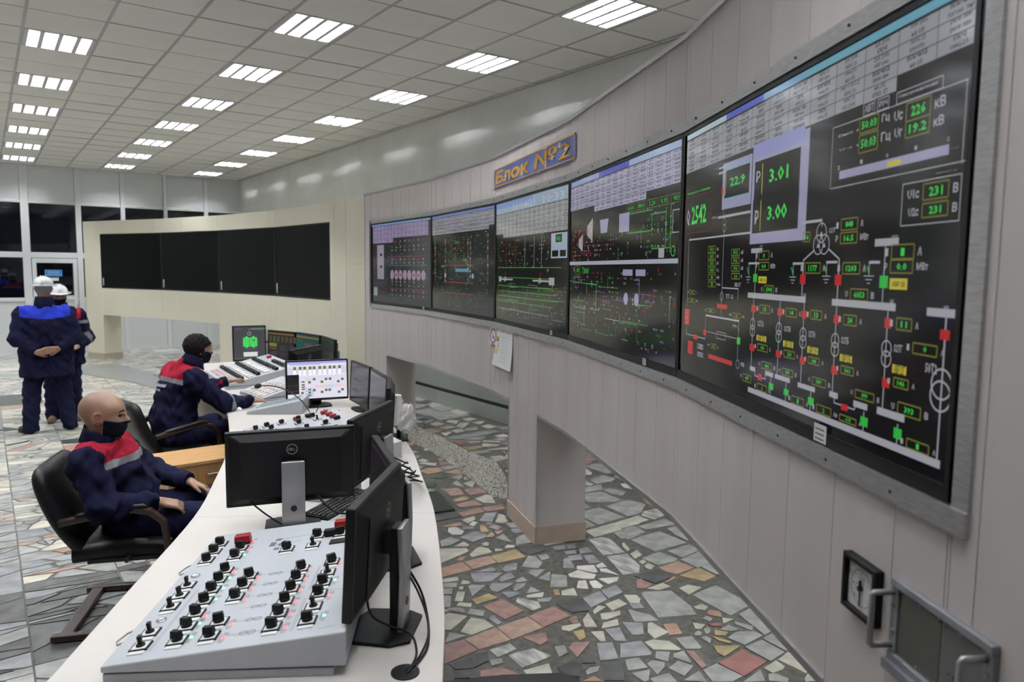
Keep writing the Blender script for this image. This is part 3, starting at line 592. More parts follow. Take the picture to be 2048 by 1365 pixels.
# ------------------------------------------------------------------ cream wall (the other unit, its displays off)
creamm = mat('cream_laminate', (0.70,0.66,0.54), 0.5, noise=.015, scale=5, stretch=(1,1,.1))
S_ = [(1.72,17.55),(1.96,17.03),(2.78,15.34),(3.39,13.56),(3.78,11.72),(3.94,9.85),(3.955,9.33)]
P1 = Path(S_); P1.normal = lambda t: (lambda d: Vector((d.y, -d.x)))(P1.at(t)[1])
LEGS1 = [(0.0,.58),(4.28,5.0),(8.25,P1.s[-1])]
e1, O1, rail1, post1 = display_wall('display_wall', 'long cream panelled wall with four black unlit displays near the far windows', P1, .92, 1.47, 2.56, 2.82, (P1.s[1], P1.s[5]), LEGS1, .94, 0.4, creamm, creamm, mat('cream_plinth', (.42,.38,.30), .5), .38)
del e1['_']
# return end of the cream wall towards the white wall
p, n = P1.p[-1], P1.normal(P1.s[-1]); b = MB()
b.prism([(3.957,9.325),(4.10,9.02),(4.36,9.15),(4.30,9.36)], 0, 1.98).prism([(3.957,9.325),(4.10,9.02),(4.36,9.15),(4.30,9.36)], 1.983, 2.82)
b.build('return_panel', creamm, e1, O1)
# ------------------------------------------------------------------ displays
def display(a, b, za, zb, label, group, off=False):
    a, b = Vector(a), Vector(b); W = (b-a).length; d = (b-a)/W; n = Vector((d.y, -d.x)); H = zb-za
    e = empty('video_display', (a.x, a.y, za), label, 'display', 0.0, group)
    def L(x, y, z): return Vector((d.x*x+n.x*y, d.y*x+n.y*y, z))
    e['W'] = 0; del e['W']
    bz, bb = .014, (.03 if not off else .02)
    fr = MB()
    def q(x0,x1,z0,z1,y0,y1): fr.obox(L(x0,y0,z0), L(x1-x0,0,0), L(0,y1-y0,0), Vector((0,0,z1-z0)))
    g = .003
    q(g,W-g,0,bb,-.06,.004); q(g,W-g,H-bz,H,-.06,.004); q(g,g+bz,bb,H-bz,-.06,.004); q(W-g-bz,W-g,bb,H-bz,-.06,.004)
    fr.build('bezel', mat('display_bezel', (.004,.004,.004), .4, spec=.25), e)
    bk = MB().obox(L(g+bz,-.05,bb), L(W-2*g-2*bz,0,0), L(0,.048,0), Vector((0,0,H-bb-bz)))
    bk.build('screen_glass', mat('screen_black', (.008,.008,.009), .13, spec=.5) if not off else mat('screen_off', (.003,.003,.0035), .3, spec=.03), e)
    return e, frame_of(L(0, -.0012, 0), (d.x, d.y, 0), (0,0,1)), W, H, L
WHT=(.43,.43,.48); GRN=(.04,.55,.06); RED=(.55,.03,.03); YEL=(.62,.55,.05); YLN=(.20,.20,.03); LIL=(.36,.35,.52); BLK=(.004,.004,.004); BLU=(.10,.16,.65); CYA=(.10,.50,.62); GRY=(.42,.43,.45); TXT=(.03,.03,.05)
CC = {'w':WHT,'g':(.05,.75,.08),'G':GRN,'R':RED,'r':(.35,.02,.02),'Y':YEL,'y':YLN,'l':LIL,'k':BLK,'b':(.30,.32,.62),'c':CYA}
rc = random.Random(5)
WORDS = ['Вызов на','секц.2А','Автом. пит.','разобр.','АМНС 2А','включился','Нет U 50Т-2','РЕЗЕРВ','секц.2Б','АВР раз.','откл. от','ключа','перегруз','2LK 250К','работа СТ','на сб.','реле зем']
def table(cv, x0, y1, cols, rows, cw, rh, col, skip=lambda c, r: False, dens=2, tcol=TXT):
    for c in range(cols):
        for r in range(rows):
            if skip(c, r): continue
            a, b = x0+c*cw, y1-(r+1)*rh
            k = 1+rc.uniform(-.06,.06)
            cv.rect(a, b, a+cw-.0018, b+rh-.0018, tuple(v*k for v in col))
            for l in range(dens):
                t = rc.choice(WORDS); w = min(cw*.9, rh/dens*.46*len(t)); x = a+(cw-w)/2; y = b+rh*(1-(l+.8)/dens)
                cv.text(x, y+rh*.02, x+w, y+rh/dens*.74, t, tcol, 0, .02)
names = ['lit display with a lilac table and a row of pink circles, at the far end', 'lit display crowded with green and red columns, next to the pink circle one',
 'lit display with a pale date header 01/14/21 and green pipe lines', 'lit display split in two schemes by a white horizontal line',
 'lit display with big green 3.01 and 3.00 figures, at the near end']
scr = []
for k in range(5):
    a, b = VP[k+1], VP[k+2]
    if k == 0: a = (P2.at(SC0)[0].x, P2.at(SC0)[0].y)
    scr.append(display(a, b, 1.5, 2.46, names[k], 'lit displays on the curved wall'))
# --- display 5: single-line power diagram
e, F5, W, H, L = scr[4]
cv = Canvas(); z0 = 1.5
X0, X1, Y0, Y1 = .03, W-.018, .055, .945
cv.rect(X0, Y0, X1, Y1, (.007,.007,.007))
cv.rect(X0, .925, X1, .944, (.16,.42,.55)); cv.rect(X0, .925, .43, .944, (.45,.58,.66)); cv.rect(.43, .925, .72, .944, (.08,.12,.55)); cv.rect(.72,.925,.95,.944,(.2,.4,.62))
table(cv, X0+.002, .921, 13, 4, .1222, .0305, (.33,.345,.37), skip=lambda c, r: c >= 11 and r == 3)
S5 = """L w 2 1146 2269 1146 2125
L w 2 1148 2125 1622 2125
L w 2 1607 2268 1607 2121
L w 2 1146 2269 1610 2269
B w 2 1398 2270 1541 2293
T w 1404 2280 1525 2288 Синхронизация
B w 2 1275 2271 1318 2299
T w 1279 2277 1314 2294 АВТ
B w 2 1329 2271 1370 2295
T w 1334 2277 1365 2290 РУЧ
T w 1172 2242 1259 2248 Сист  f
T w 1176 2209 1263 2213 ТГ-2  f
B y 3 1264 2235 1335 2267
T g 1271 2242 1328 2260 50.03
T w 1347 2241 1376 2260 Гц
B y 3 1264 2191 1336 2230
T g 1271 2200 1329 2221 50.03
T w 1348 2199 1383 2222 Гц
B y 3 1433 2228 1508 2264
T g 1448 2236 1493 2257 226
T w 1392 2236 1421 2257 Uс
T w 1520 2236 1552 2257 кВ
B y 3 1434 2195 1508 2228
T g 1444 2202 1499 2221 19.2
T w 1396 2202 1422 2221 Uг
T w 1520 2202 1550 2221 кВ
R l 1185 2143 1569 2162
R Y 1376 2146 1424 2156
T w 1176 2166 1187 2176 2
T w 1272 2167 1282 2176 1
T w 1370 2166 1379 2175 0
T w 1466 2167 1474 2175 1
T w 1562 2168 1569 2176 2
T w 1573 2152 1596 2153 кВ
T w 1537 2111 1595 2113 НПТГ-2
B w 2 1436 2019 1609 2103
B y 3 1502 2065 1576 2096
T g 1520 2071 1559 2089 231
T w 1453 2071 1490 2089 U1с
T w 1588 2071 1602 2089 В
B y 3 1503 2031 1577 2058
T g 1523 2037 1558 2052 231
T w 1459 2036 1491 2053 U2с
T w 1589 2036 1602 2053 В
R l 436 2131 675 2283
R k 457 2164 658 2257
R c 447 2263 657 2267
R c 457 2164 658 2167
R k 458 2170 658 2249
L Y 4 464 2250 464 2178
T g 503 2201 625 2230 22.9
R l 680 2007 1032 2293
R k 697 2138 986 2252
R k 693 2039 988 2140
R b 682 2264 1006 2304
L Y 4 752 2242 752 2152
L Y 4 751 2134 751 2044
T w 710 2190 738 2223 Р
T w 711 2065 737 2107 Р
T g 800 2179 919 2219 3.01
T g 797 2071 922 2114 3.00
T g 74 2214 317 2223 Мощность станции
B r 2 64 2068 345 2204
T w 71 2096 110 2160 Q
T g 129 2099 287 2168 2542
L w 6 397 2273 468 2273
L w 6 398 2256 470 2256
T w 343 2275 388 2278 2 СШ
T w 345 2257 390 2258 1 СШ
L w 2 455 2252 455 2109
R R 427 2183 446 2208
L w 8 405 2107 677 2107
T w 347 2106 391 2114 ОСШ
C w 2 465 2090 16
C w 2 467 2068 16
L w 2 466 2064 466 1780
L w 6 110 2043 685 2043
L w 2 110 2043 110 1784
B y 3 321 1991 392 2012
T g 340 1996 374 2007 15.3
T w 404 1995 422 2007 кА
B y 3 324 1967 395 1987
T g 343 1971 376 1982 15.7
T w 407 1971 424 1983 кА
B y 3 326 1943 397 1962
T g 346 1947 378 1958 15.5
T w 409 1947 426 1958 кА
B y 3 329 1919 400 1937
T g 345 1923 384 1933 50.03
T w 412 1922 428 1933 Гц
B y 3 331 1894 402 1912
T g 356 1898 378 1908 420
T w 414 1898 438 1908 МВт
B y 3 334 1870 405 1887
T g 359 1874 380 1883 155
T w 417 1874 447 1884 Мвар
B y 3 538 1975 604 1995
T g 554 1979 588 1991 19.2
T w 616 1979 634 1991 кВ
B y 3 541 1950 606 1969
T g 557 1954 590 1965 19.2
T w 618 1954 635 1965 кВ
B y 3 543 1925 609 1943
T g 561 1929 592 1939 19.2
T w 621 1929 637 1940 кВ
B y 3 546 1900 611 1918
T g 568 1904 590 1914 2.4
T w 623 1904 631 1914 В
B y 3 133 1838 199 1851
T g 158 1841 174 1848 191
T w 116 1841 121 1849 I
T w 211 1841 217 1849 А
B y 3 131 1807 198 1821
T g 153 1810 176 1818 4.00
T w 113 1810 119 1818 Р
T w 210 1810 229 1818 МВт
L w 4 468 1869 605 1869
L w 2 605 1871 605 1834
C w 2 467 1840 17
T w 501 1835 566 1849 ТГ-2
T w 573 1875 625 1888 ЯВ-ГГ
R R 429 1799 520 1814
L w 6 320 1767 623 1767
L w 2 320 1767 320 1677
R R 302 1695 332 1715
R R 85 1718 142 1779
C w 2 112 1757 14
C w 2 114 1735 14
L w 3 114 1712 114 1682
L w 3 114 1682 320 1682
R R 200 1670 241 1688
R R 135 1610 193 1659
B w 2 242 1641 303 1657
T w 251 1641 297 1656 АРВ
B w 2 246 1613 306 1627
T w 254 1611 300 1628 РУЧ
B w 2 433 1695 512 1718
L w 2 337 1710 608 1710
R G 611 1693 638 1715
L G 3 609 1750 627 1734
L w 2 621 1768 621 1642
C w 2 625 1629 17
T w 652 1626 676 1639 РВ
T w 573 1744 603 1753 РУ0
B y 3 335 1780 397 1792
T g 356 1782 376 1789 2468
T w 313 1782 323 1789 If
T w 409 1782 414 1789 А
B y 3 568 1776 633 1790
T g 592 1779 609 1787 160
T w 540 1779 556 1787 Рвв
T w 645 1779 663 1787 кОм
B y 3 380 1657 435 1671
T g 399 1660 416 1668 311
T w 347 1660 368 1668 Uрот
T w 447 1660 453 1668 В
R R 360 1617 579 1633
L w 7 1013 2052 1116 2052
L w 3 1116 2048 1116 2035
B y 3 1023 2002 1058 2026
T g 1031 2007 1051 2020 16
C w 3 1115 2021 30
C w 3 1102 1992 30
C w 3 1132 1992 30
T w 1153 2019 1182 2031 12Т
T w 1109 2013 1123 2024 Δ
T w 1095 1985 1109 1995 Δ
T w 1126 1985 1139 1995 Δ
B y 3 1206 2022 1276 2048
T g 1225 2028 1257 2042 848
T w 1184 2027 1194 2042 I
T w 1288 2027 1299 2042 А
B y 3 1206 1991 1277 2016
T g 1221 1996 1262 2010 16.5
T w 1184 1996 1194 2011 Р
T w 1289 1996 1322 2011 МВт
L w 4 1029 1954 1029 1860
L w 4 1085 1979 1029 1954
L w 4 1152 1981 1206 1955
L w 4 1206 1955 1206 1851
L w 6 678 1949 758 1949
L w 2 683 1949 683 1905
L w 2 661 1907 701 1907
L w 2 668 1899 694 1899
L w 2 675 1891 687 1891
L G 4 668 1937 685 1914
L w 6 971 1946 1032 1946
L w 2 975 1946 975 1908
L w 2 954 1910 994 1910
L w 2 961 1902 987 1902
L w 2 968 1894 980 1894
L G 4 963 1936 977 1916
L w 6 1146 1948 1197 1948
L w 2 1149 1948 1149 1913
L w 2 1129 1914 1169 1914
L w 2 1136 1906 1162 1906
L w 2 1143 1898 1155 1898
L G 4 1140 1938 1151 1920
L w 6 1330 1946 1371 1946
L w 2 1332 1946 1332 1915
L w 2 1312 1916 1352 1916
L w 2 1319 1908 1345 1908
L w 2 1326 1900 1338 1900
L G 4 1325 1937 1334 1921
L w 14 694 1987 774 1987
T w 754 1997 773 2002 2Д
L w 3 732 1983 732 1859
B y 3 752 1959 821 1984
T g 781 1964 792 1978 0
T w 730 1964 740 1979 I
T w 833 1964 844 1979 А
B y 3 754 1929 822 1951
T g 774 1934 802 1946 0.0
T w 733 1933 742 1947 Р
T w 834 1933 865 1947 МВт
R G 718 1893 746 1917
R Y 755 1890 811 1910
T k 763 1895 806 1904 АВР 2А
B y 3 1040 1921 1118 1947
T g 1057 1926 1101 1941 1177
T w 1017 1926 1028 1942 I
T w 1130 1926 1142 1942 А
B y 3 1223 1920 1295 1946
T g 1237 1926 1281 1940 1203
T w 1201 1925 1211 1941 I
T w 1307 1925 1319 1941 А
R R 1015 1892 1045 1918
R R 1191 1893 1221 1918
L w 16 1348 1988 1433 1988
T w 1407 1997 1429 2001 2РП
L w 3 1388 1981 1388 1859
B y 3 1411 1952 1485 1981
T g 1442 1958 1454 1974 1
T w 1387 1958 1399 1975 I
T w 1497 1958 1510 1975 А
B y 3 1410 1923 1484 1950
T g 1431 1929 1464 1944 0.0
T w 1388 1929 1398 1944 Р
T w 1496 1929 1531 1944 МВт
R G 1374 1891 1404 1917
R Y 1410 1889 1470 1912
T k 1418 1895 1463 1906 АВР 2Б
B y 3 799 1861 861 1884
T g 811 1866 849 1879 5941
T w 778 1866 787 1879 U
T w 873 1866 883 1879 В
B y 3 1262 1860 1332 1886
T g 1276 1866 1319 1880 6053
T w 1240 1866 1250 1881 U
T w 1344 1866 1356 1881 В
L w 16 683 1852 1051 1852
L w 16 1183 1852 1437 1852
T w 1036 1860 1052 1869 2А
T w 1415 1860 1428 1868 2Б
L w 3 729 1849 729 1633
R R 714 1802 747 1823
B y 3 773 1803 841 1826
T g 797 1808 817 1821 13
T w 751 1807 761 1821 I
T w 853 1807 863 1821 А
C w 3 728 1766 21
C w 3 729 1745 21
T w 764 1762 805 1779 52ТА
R R 713 1684 749 1704
B y 3 769 1691 838 1710
T g 792 1695 815 1705 376
T w 749 1695 757 1706 I
T w 850 1695 858 1706 А
R Y 760 1719 826 1736
T k 767 1717 820 1737 АВР 52А
L w 3 907 1846 907 1632
R R 893 1802 923 1822
B y 3 945 1803 1007 1825
T g 967 1808 986 1820 14
T w 924 1807 933 1821 I
T w 1019 1807 1029 1821 А
C w 3 906 1765 21
C w 3 907 1744 21
T w 938 1761 975 1776 52ТВ
R R 894 1685 926 1704
B y 3 943 1691 1005 1710
T g 963 1695 986 1706 210
T w 924 1695 931 1706 I
T w 1017 1695 1025 1706 А
R Y 935 1719 994 1736
T k 941 1717 988 1736 АВР 52В
L w 3 1046 1846 1046 1635
R R 1034 1804 1061 1824
B y 3 1082 1805 1138 1827
T g 1100 1809 1119 1822 13
T w 1061 1809 1070 1822 I
T w 1150 1809 1160 1822 А
C w 3 1047 1762 21
C w 3 1048 1742 21
T w 1076 1758 1109 1774 52ТН
R R 1036 1684 1065 1703
B y 3 1081 1691 1137 1708
T g 1098 1694 1120 1704 148
T w 1062 1694 1069 1705 I
T w 1149 1694 1157 1705 А
R Y 1073 1717 1127 1734
T k 1079 1715 1122 1734 АВР 52Н
L w 3 1205 1843 1205 1630
R R 1194 1802 1220 1822
B y 3 1239 1802 1293 1825
T g 1256 1807 1275 1820 24
T w 1218 1807 1227 1820 I
T w 1305 1807 1315 1820 А
C w 3 1206 1761 21
C w 3 1207 1740 21
T w 1233 1757 1265 1773 52ТБ
R R 1196 1680 1224 1700
B y 3 1239 1687 1293 1705
T g 1254 1691 1277 1701 361
T w 1220 1691 1227 1702 I
T w 1305 1691 1313 1702 А
R Y 1231 1715 1283 1732
T k 1237 1713 1278 1732 АВР 52Б
L w 3 1412 1846 1412 1632
R R 1402 1807 1426 1828
B y 3 1443 1807 1492 1831
T g 1457 1812 1477 1825 11
T w 1422 1812 1431 1826 I
T w 1504 1812 1514 1826 А
C w 3 1414 1764 21
C w 3 1415 1742 21
T w 1439 1760 1467 1776 52ТГ
R R 1406 1681 1432 1701
B y 3 1445 1688 1493 1707
T g 1457 1692 1481 1703 146
T w 1425 1692 1433 1703 I
T w 1505 1692 1514 1703 А
R Y 1437 1716 1484 1734
T k 1443 1715 1479 1734 АВР 52Г
B y 3 803 1641 872 1661
T g 825 1645 850 1656 401
T w 783 1645 791 1657 U
T w 884 1645 893 1657 В
B y 3 937 1641 1001 1659
T g 957 1645 980 1655 399
T w 917 1645 925 1655 U
T w 1013 1645 1021 1655 В
B y 3 1106 1640 1173 1659
T g 1127 1644 1151 1655 399
T w 1086 1644 1094 1655 U
T w 1185 1644 1194 1655 В
B y 3 1305 1641 1378 1659
T g 1330 1645 1353 1655 399
T w 1286 1644 1293 1655 U
T w 1390 1644 1398 1655 В
B y 3 1464 1635 1537 1659
T g 1485 1640 1515 1653 393
T w 1442 1640 1452 1654 U
T w 1549 1640 1560 1654 В
L w 13 722 1630 760 1630
L w 13 829 1630 882 1630
L w 13 894 1630 986 1630
L w 13 1030 1627 1122 1627
L w 14 1192 1630 1231 1630
L w 14 1299 1626 1355 1626
L w 16 1393 1628 1489 1628
L w 3 760 1629 760 1612
L w 3 760 1612 834 1612
L w 3 834 1612 834 1626
R R 781 1603 811 1622
L w 3 1216 1625 1216 1612
L w 3 1216 1612 1306 1612
L w 3 1306 1612 1306 1626
R R 1249 1602 1278 1617
L w 3 869 1625 869 1564
R G 857 1587 887 1606
L w 3 964 1622 964 1563
R G 953 1587 981 1604
L w 3 1102 1620 1102 1568
R G 1089 1585 1119 1605
L w 3 1343 1615 1343 1568
R G 1331 1582 1360 1603
L w 3 1467 1613 1467 1565
R G 1455 1582 1482 1604
B y 3 671 1584 732 1606
T g 688 1589 715 1601 407
T w 650 1589 659 1602 U
B y 3 779 1573 844 1592
T g 808 1577 816 1587 2
T w 760 1576 767 1588 I
T w 856 1576 864 1588 А
B y 3 1002 1573 1068 1593
T g 1031 1577 1039 1589 1
T w 982 1577 990 1589 I
T w 1080 1577 1089 1589 А
B y 3 1135 1574 1204 1594
T g 1165 1578 1173 1589 2
T w 1115 1578 1123 1590 I
T w 1216 1578 1225 1590 А
B y 3 1244 1576 1314 1590
T g 1268 1579 1291 1587 -0 Н
T w 1227 1579 1232 1587 I
T w 1326 1579 1333 1587 А
B y 3 1500 1572 1568 1591
T g 1530 1576 1538 1587 1
T w 1480 1576 1488 1587 I
T w 1580 1576 1588 1587 А
B y 3 1501 1764 1573 1785
T g 1533 1769 1542 1781 0
T w 1481 1768 1489 1781 I
T w 1585 1768 1595 1781 А
L w 16 1536 1849 1618 1849
T w 1584 1856 1599 1864 0А
L w 4 1593 1846 1593 1564
R R 1579 1799 1606 1818
C w 4 1592 1715 36
C w 4 1591 1692 36
T w 1543 1731 1577 1751 50Т2
L w 16 713 1563 1603 1563"""
for ln in S5.split('\n'):
    q = ln.split(' '); c = CC[q[1]]
    if q[0] in 'LB': v = [int(t)/1000 for t in q[3:]]
    if q[0] == 'L': v = [v[0]-.0187, v[1], v[2]-.0187, v[3]]
    if q[0] == 'B': v = [v[0]-.0187, v[1], v[2]-.0187, v[3]]
    if q[0] == 'L': cv.line(v[0], v[1]-z0, v[2], v[3]-z0, int(q[2])/1000*1.0, c)
    elif q[0] == 'B': cv.frame(v[0], v[1]-z0, v[2], v[3]-z0, int(q[2])/1000, c)
    elif q[0] == 'R': v = [int(t)/1000 for t in q[2:]]; v[0] -= .0187; v[2] -= .0187; cv.rect(v[0], v[1]-z0, v[2], v[3]-z0, c)
    elif q[0] == 'C': cv.ring(int(q[3])/1000-.0187, int(q[4])/1000-z0, int(q[5])/1000*.8, int(q[2])/1000*.9, c)
    elif q[0] == 'T': v = [int(t)/1000 for t in q[2:6]]; cv.text(v[0]-.0187, v[1]-z0, v[2]-.0187, v[3]-z0, ' '.join(q[6:]), c, 0, .02)
cv.build('screen_picture', SCREENM, e, F5)
# --- display 4: two process schemes
def symbols(cv, x0, y0, x1, y1, n, cols):
    for _ in range(n):
        x, y = x0+round(rc.uniform(0,x1-x0)/.042)*.042, y0+round(rc.uniform(0,y1-y0)/.024)*.024; c = rc.choice(cols); t = rc.random()
        if t < .35: cv.rect(x, y, x+.008, y+.008, c)
        elif t < .6: cv.text(x, y, x+rc.uniform(.02,.045), y+.010, rc.choice(['1.56','0.93','РД-2','ЗЗ-1','142','С4','98.3']), c)
        elif t < .8: cv.ring(x, y, .008, .003, c, 8)
        else: cv.poly([(x,y),(x+.014,y+.01),(x+.014,y),(x,y+.01)], c)
def pipes(cv, x0, y0, x1, y1, n, cols, w=.003):
    for _ in range(n):
        x, y = rc.uniform(x0,x1), rc.uniform(y0,y1); c = rc.choice(cols)
        for _k in range(rc.randint(1,3)):
            if rc.random() < .55: xn, yn = min(x1, max(x0, x+rc.uniform(-.25,.25))), y
            else: xn, yn = x, min(y1, max(y0, y+rc.uniform(-.1,.1)))
            cv.line(x, y, xn, yn, w, c); x, y = xn, yn
G2, R2, W2 = (.05,.38,.06), (.42,.03,.04), (.42,.43,.46)
e, F, W, H, L = scr[3]; cv = Canvas()
cv.rect(.02,.05,W-.018,.945,(.007,.007,.007)); cv.rect(.02,.915,W-.018,.944,(.30,.36,.62)); cv.rect(.55,.915,1.0,.944,(.08,.10,.50)); cv.rect(1.0,.915,W-.018,.944,(.35,.45,.66))
table(cv, .022, .912, 17, 5, .0925, .034, (.42,.42,.55), skip=lambda c, r: (c < 5 and r == 4) or (c > 12 and r > 3), dens=2)
for i in range(5):
    x = .98+i*.13; cv.rect(x,.70,x+.11,.735,BLK); cv.frame(x,.70,x+.11,.735,.003,YLN); cv.text(x+.02,.708,x+.09,.728,['6.60','8001','3.20','0.93','98.93'][i],CC['g'])
cv.rect(.02,.455,W-.018,.475,(.45,.47,.55)); cv.line(1.6,.47,1.6,.74,.004,W2)
for x0,x1,y in ((.98,1.30,.69),(1.28,1.45,.67),(1.0,1.3,.60),(1.3,1.5,.52)): cv.line(x0,y,x1,y,.005,G2)
for x,y0,y1 in ((1.45,.52,.69),(1.30,.60,.67),(.98,.60,.69),(1.50,.5,.7)): cv.line(x,y0,x,y1,.005,G2)
cv.poly([(.36,.62),(.46,.58),(.46,.71),(.36,.67)],W2); cv.poly([(.20,.56),(.28,.53),(.28,.63),(.20,.60)],W2); cv.poly([(.60,.62),(.70,.62),(.72,.69),(.58,.69)],LIL); cv.rect(.88,.61,1.02,.70,LIL); cv.frame(1.52,.58,1.6,.67,.004,W2)
cv.ring(1.53,.505,.02,.004,CC['g']); cv.ring(1.6,.505,.02,.004,RED); cv.rect(1.38,.48,1.44,.52,W2)
symbols(cv,.05,.48,.5,.70,60,[R2,R2,W2,W2,YLN]); symbols(cv,.5,.48,1.5,.60,80,[G2,W2,R2,(.1,.12,.5),YLN]); pipes(cv,.05,.5,.5,.66,10,[R2]); symbols(cv,1.2,.5,1.55,.7,50,[W2,G2,YLN])
cv.text(.10,.415,.13,.445,'Q',W2); cv.rect(.15,.40,.24,.448,BLK); cv.frame(.15,.40,.24,.448,.003,YLN); cv.text(.17,.412,.22,.438,'420',CC['g']); cv.text(.28,.405,.40,.440,'Т3001',CC['g'])
pipes(cv,.04,.08,W-.05,.40,46,[G2,G2,G2,W2,(.25,.05,.3)]); symbols(cv,.04,.07,W-.05,.42,190,[G2,W2,W2,R2,(.12,.16,.5),YLN]); cv.rect(.95,.40,1.08,.43,LIL); cv.rect(1.12,.40,1.24,.43,LIL); cv.disc(1.0,.29,.03,LIL); cv.disc(1.14,.29,.03,LIL)
cv.line(.03,.36,.55,.345,.004,G2); cv.line(.55,.345,.55,.13,.004,G2)
cv.build('screen_picture', SCREENM, e, F)
# --- display 3
e, F, W, H, L = scr[2]; cv = Canvas()
cv.rect(.02,.05,W-.018,.945,(.008,.009,.007)); cv.rect(.02,.86,W-.018,.944,(.34,.44,.55)); cv.rect(.02,.90,.9,.944,(.22,.34,.62)); cv.text(.45,.868,.95,.918,'01/14/21',(.62,.64,.66)); cv.text(1.12,.868,1.5,.918,'10:33',(.62,.64,.66))
table(cv, .022, .858, 16, 6, .097, .031, (.40,.41,.40), skip=lambda c, r: c < 2 and r == 5, dens=2)
cv.rect(1.28,.50,W-.03,.66,(.40,.48,.60)); cv.rect(1.36,.60,1.47,.65,BLK); cv.text(1.38,.61,1.45,.64,'842',CC['g']); cv.rect(1.30,.51,1.41,.55,BLK); cv.rect(1.44,.51,1.54,.55,BLK)
for y in (.44,.365,.30,.26,.22,.18,.12): cv.line(.08,y,rc.uniform(1.2,W-.1),y,.005,G2 if y > .13 else (.2,.3,.42))
for c0 in (.25,1.05): cv.poly([(c0,.33),(c0+.10,.35),(c0,.37)],W2); cv.line(c0-.12,.35,c0+.22,.35,.012,W2); cv.rect(c0+.2,.325,c0+.30,.375,W2) if c0 > 1 else cv.rect(c0-.14,.33,c0-.08,.37,W2); cv.line(c0+.02,.33,c0+.04,.41,.008,R2)
symbols(cv,.05,.42,1.25,.66,110,[YLN,G2,R2,W2,W2]); symbols(cv,.05,.07,W-.06,.32,120,[G2,YLN,W2]); pipes(cv,.05,.07,W-.06,.32,26,[G2,YLN,(.2,.3,.42)])
for x in (.3,.52,.75,.95,1.1): cv.line(x,.44,x,.66,.004,R2 if x < .6 else W2)
cv.build('screen_picture', SCREENM, e, F)
# --- display 2
e, F, W, H, L = scr[1]; cv = Canvas()
cv.rect(.02,.05,W-.018,.945,(.006,.007,.006)); cv.rect(.02,.925,W-.018,.944,(.16,.24,.62))
table(cv, .022, .922, 18, 5, .0925, .032, (.38,.38,.42), skip=lambda c, r: c > 15 and r > 3, dens=1); cv.rect(.55,.80,.68,.815,(.55,.2,.5))
for x in (.12,.42,1.02,1.08,1.48):
    cv.line(x,.30,x,.72,.003,W2)
    for _ in range(14): y = rc.uniform(.3,.72); cv.rect(x-.012,y,x+.012,y+.012,rc.choice([W2,G2,G2,R2]))
for y in (.46,.30,.20): cv.line(.36,y,1.15,y,.005,R2)
for x,y in ((.2,.56),(.3,.44),(.62,.6),(.7,.66),(.9,.5),(1.25,.5),(1.3,.38),(.22,.33)): cv.text(x,y,x+.09,y+.022,rc.choice(['12.4','0.86','541','33.7']),rc.choice([CC['g'],R2,YLN]))
symbols(cv,.05,.28,W-.06,.74,200,[G2,G2,R2,YLN,W2,(.3,.2,.05)]); symbols(cv,.5,.3,.95,.72,90,[(.30,.16,.04),YLN,G2]); symbols(cv,.05,.08,W-.06,.26,90,[YLN,G2,(.1,.4,.45)])
cv.rect(.40,.345,.44,.385,W2); cv.rect(1.12,.345,1.16,.385,W2); cv.rect(.7,.40,1.05,.43,(.10,.30,.42))
cv.build('screen_picture', SCREENM, e, F)
# --- display 1
e, F, W, H, L = scr[0]; cv = Canvas()
cv.rect(.05,.05,W-.018,.945,(.008,.008,.010)); cv.rect(.02,.925,W-.018,.944,(.20,.34,.62))
table(cv, .06, .922, 15, 4, .108, .050, (.34,.27,.45), skip=lambda c, r: c > 5 and r > 2, dens=3)
cv.rect(.20,.30,.42,.70,(.33,.29,.36)); cv.rect(.29,.57,.36,.60,BLK); cv.rect(.29,.43,.36,.46,BLK)
for i in range(8): x = .68+i*.125; cv.disc(x,.355,.055,(.38,.26,.36)); cv.rect(x-.03,.345,x+.03,.365,(.12,.08,.1) if i in (1,2,5,6) else (.38,.26,.36))
for y in (.56,.46,.20): cv.line(.58,y,1.66,y,.004,R2 if y != .46 else (.1,.3,.35))
for i in range(8):
    x = .68+i*.125
    for y in (.72,.66,.62,.52,.48,.27,.23,.17,.12): cv.rect(x-.012,y,x+.012,y+.018,rc.choice([W2,W2,R2,(.12,.4,.42),G2]))
symbols(cv,.60,.08,W-.08,.74,170,[(.1,.35,.38),R2,W2,W2,(.05,.15,.35)]); symbols(cv,.08,.08,.5,.3,40,[R2,(.05,.2,.4)]); symbols(cv,.08,.35,.2,.6,14,[R2,W2]); cv.rect(.08,.10,.20,.20,(.3,.35,.38))
cv.build('screen_picture', SCREENM, e, F)
# stickers on the lower bezels
for k, x in ((0,1.55),(2,1.3),(3,1.25),(4,1.12)):
    e, F, W, H, L = scr[k]; s_ = .045 if k == 4 else .03
    cv = Canvas(); cv.rect(x,.004,x+s_*1.35,.004+s_,(.62,.62,.62))
    for r in range(3): cv.rect(x+.006,.010+r*.010*s_/.045*1.2,x+s_*1.1,.014+r*.010*s_/.045*1.2,(.12,.12,.12))
    cv.build('sticker', PRINT, e, F @ Matrix.Translation((0,0,.0062)))
# --- black displays of the cream wall
offn = ['first unlit black display of the cream wall from the windows', 'second unlit black display of the cream wall from the windows', 'third unlit black display of the cream wall from the windows', 'fourth unlit black display of the cream wall, at its end by the lit wall']
for k in range(4):
    e, F, W, H, L = display(S_[k+1], S_[k+2], 1.475, 2.555, offn[k], 'unlit displays on the cream wall', True)
    cv = Canvas(); cv.rect(.035,.05,.075,.20,(.55,.57,.58)) ; cv.rect(.042,.06,.068,.10,(.3,.3,.3)); cv.build('sticker', PRINT, e, F @ Matrix.Translation((0,0,.002)))
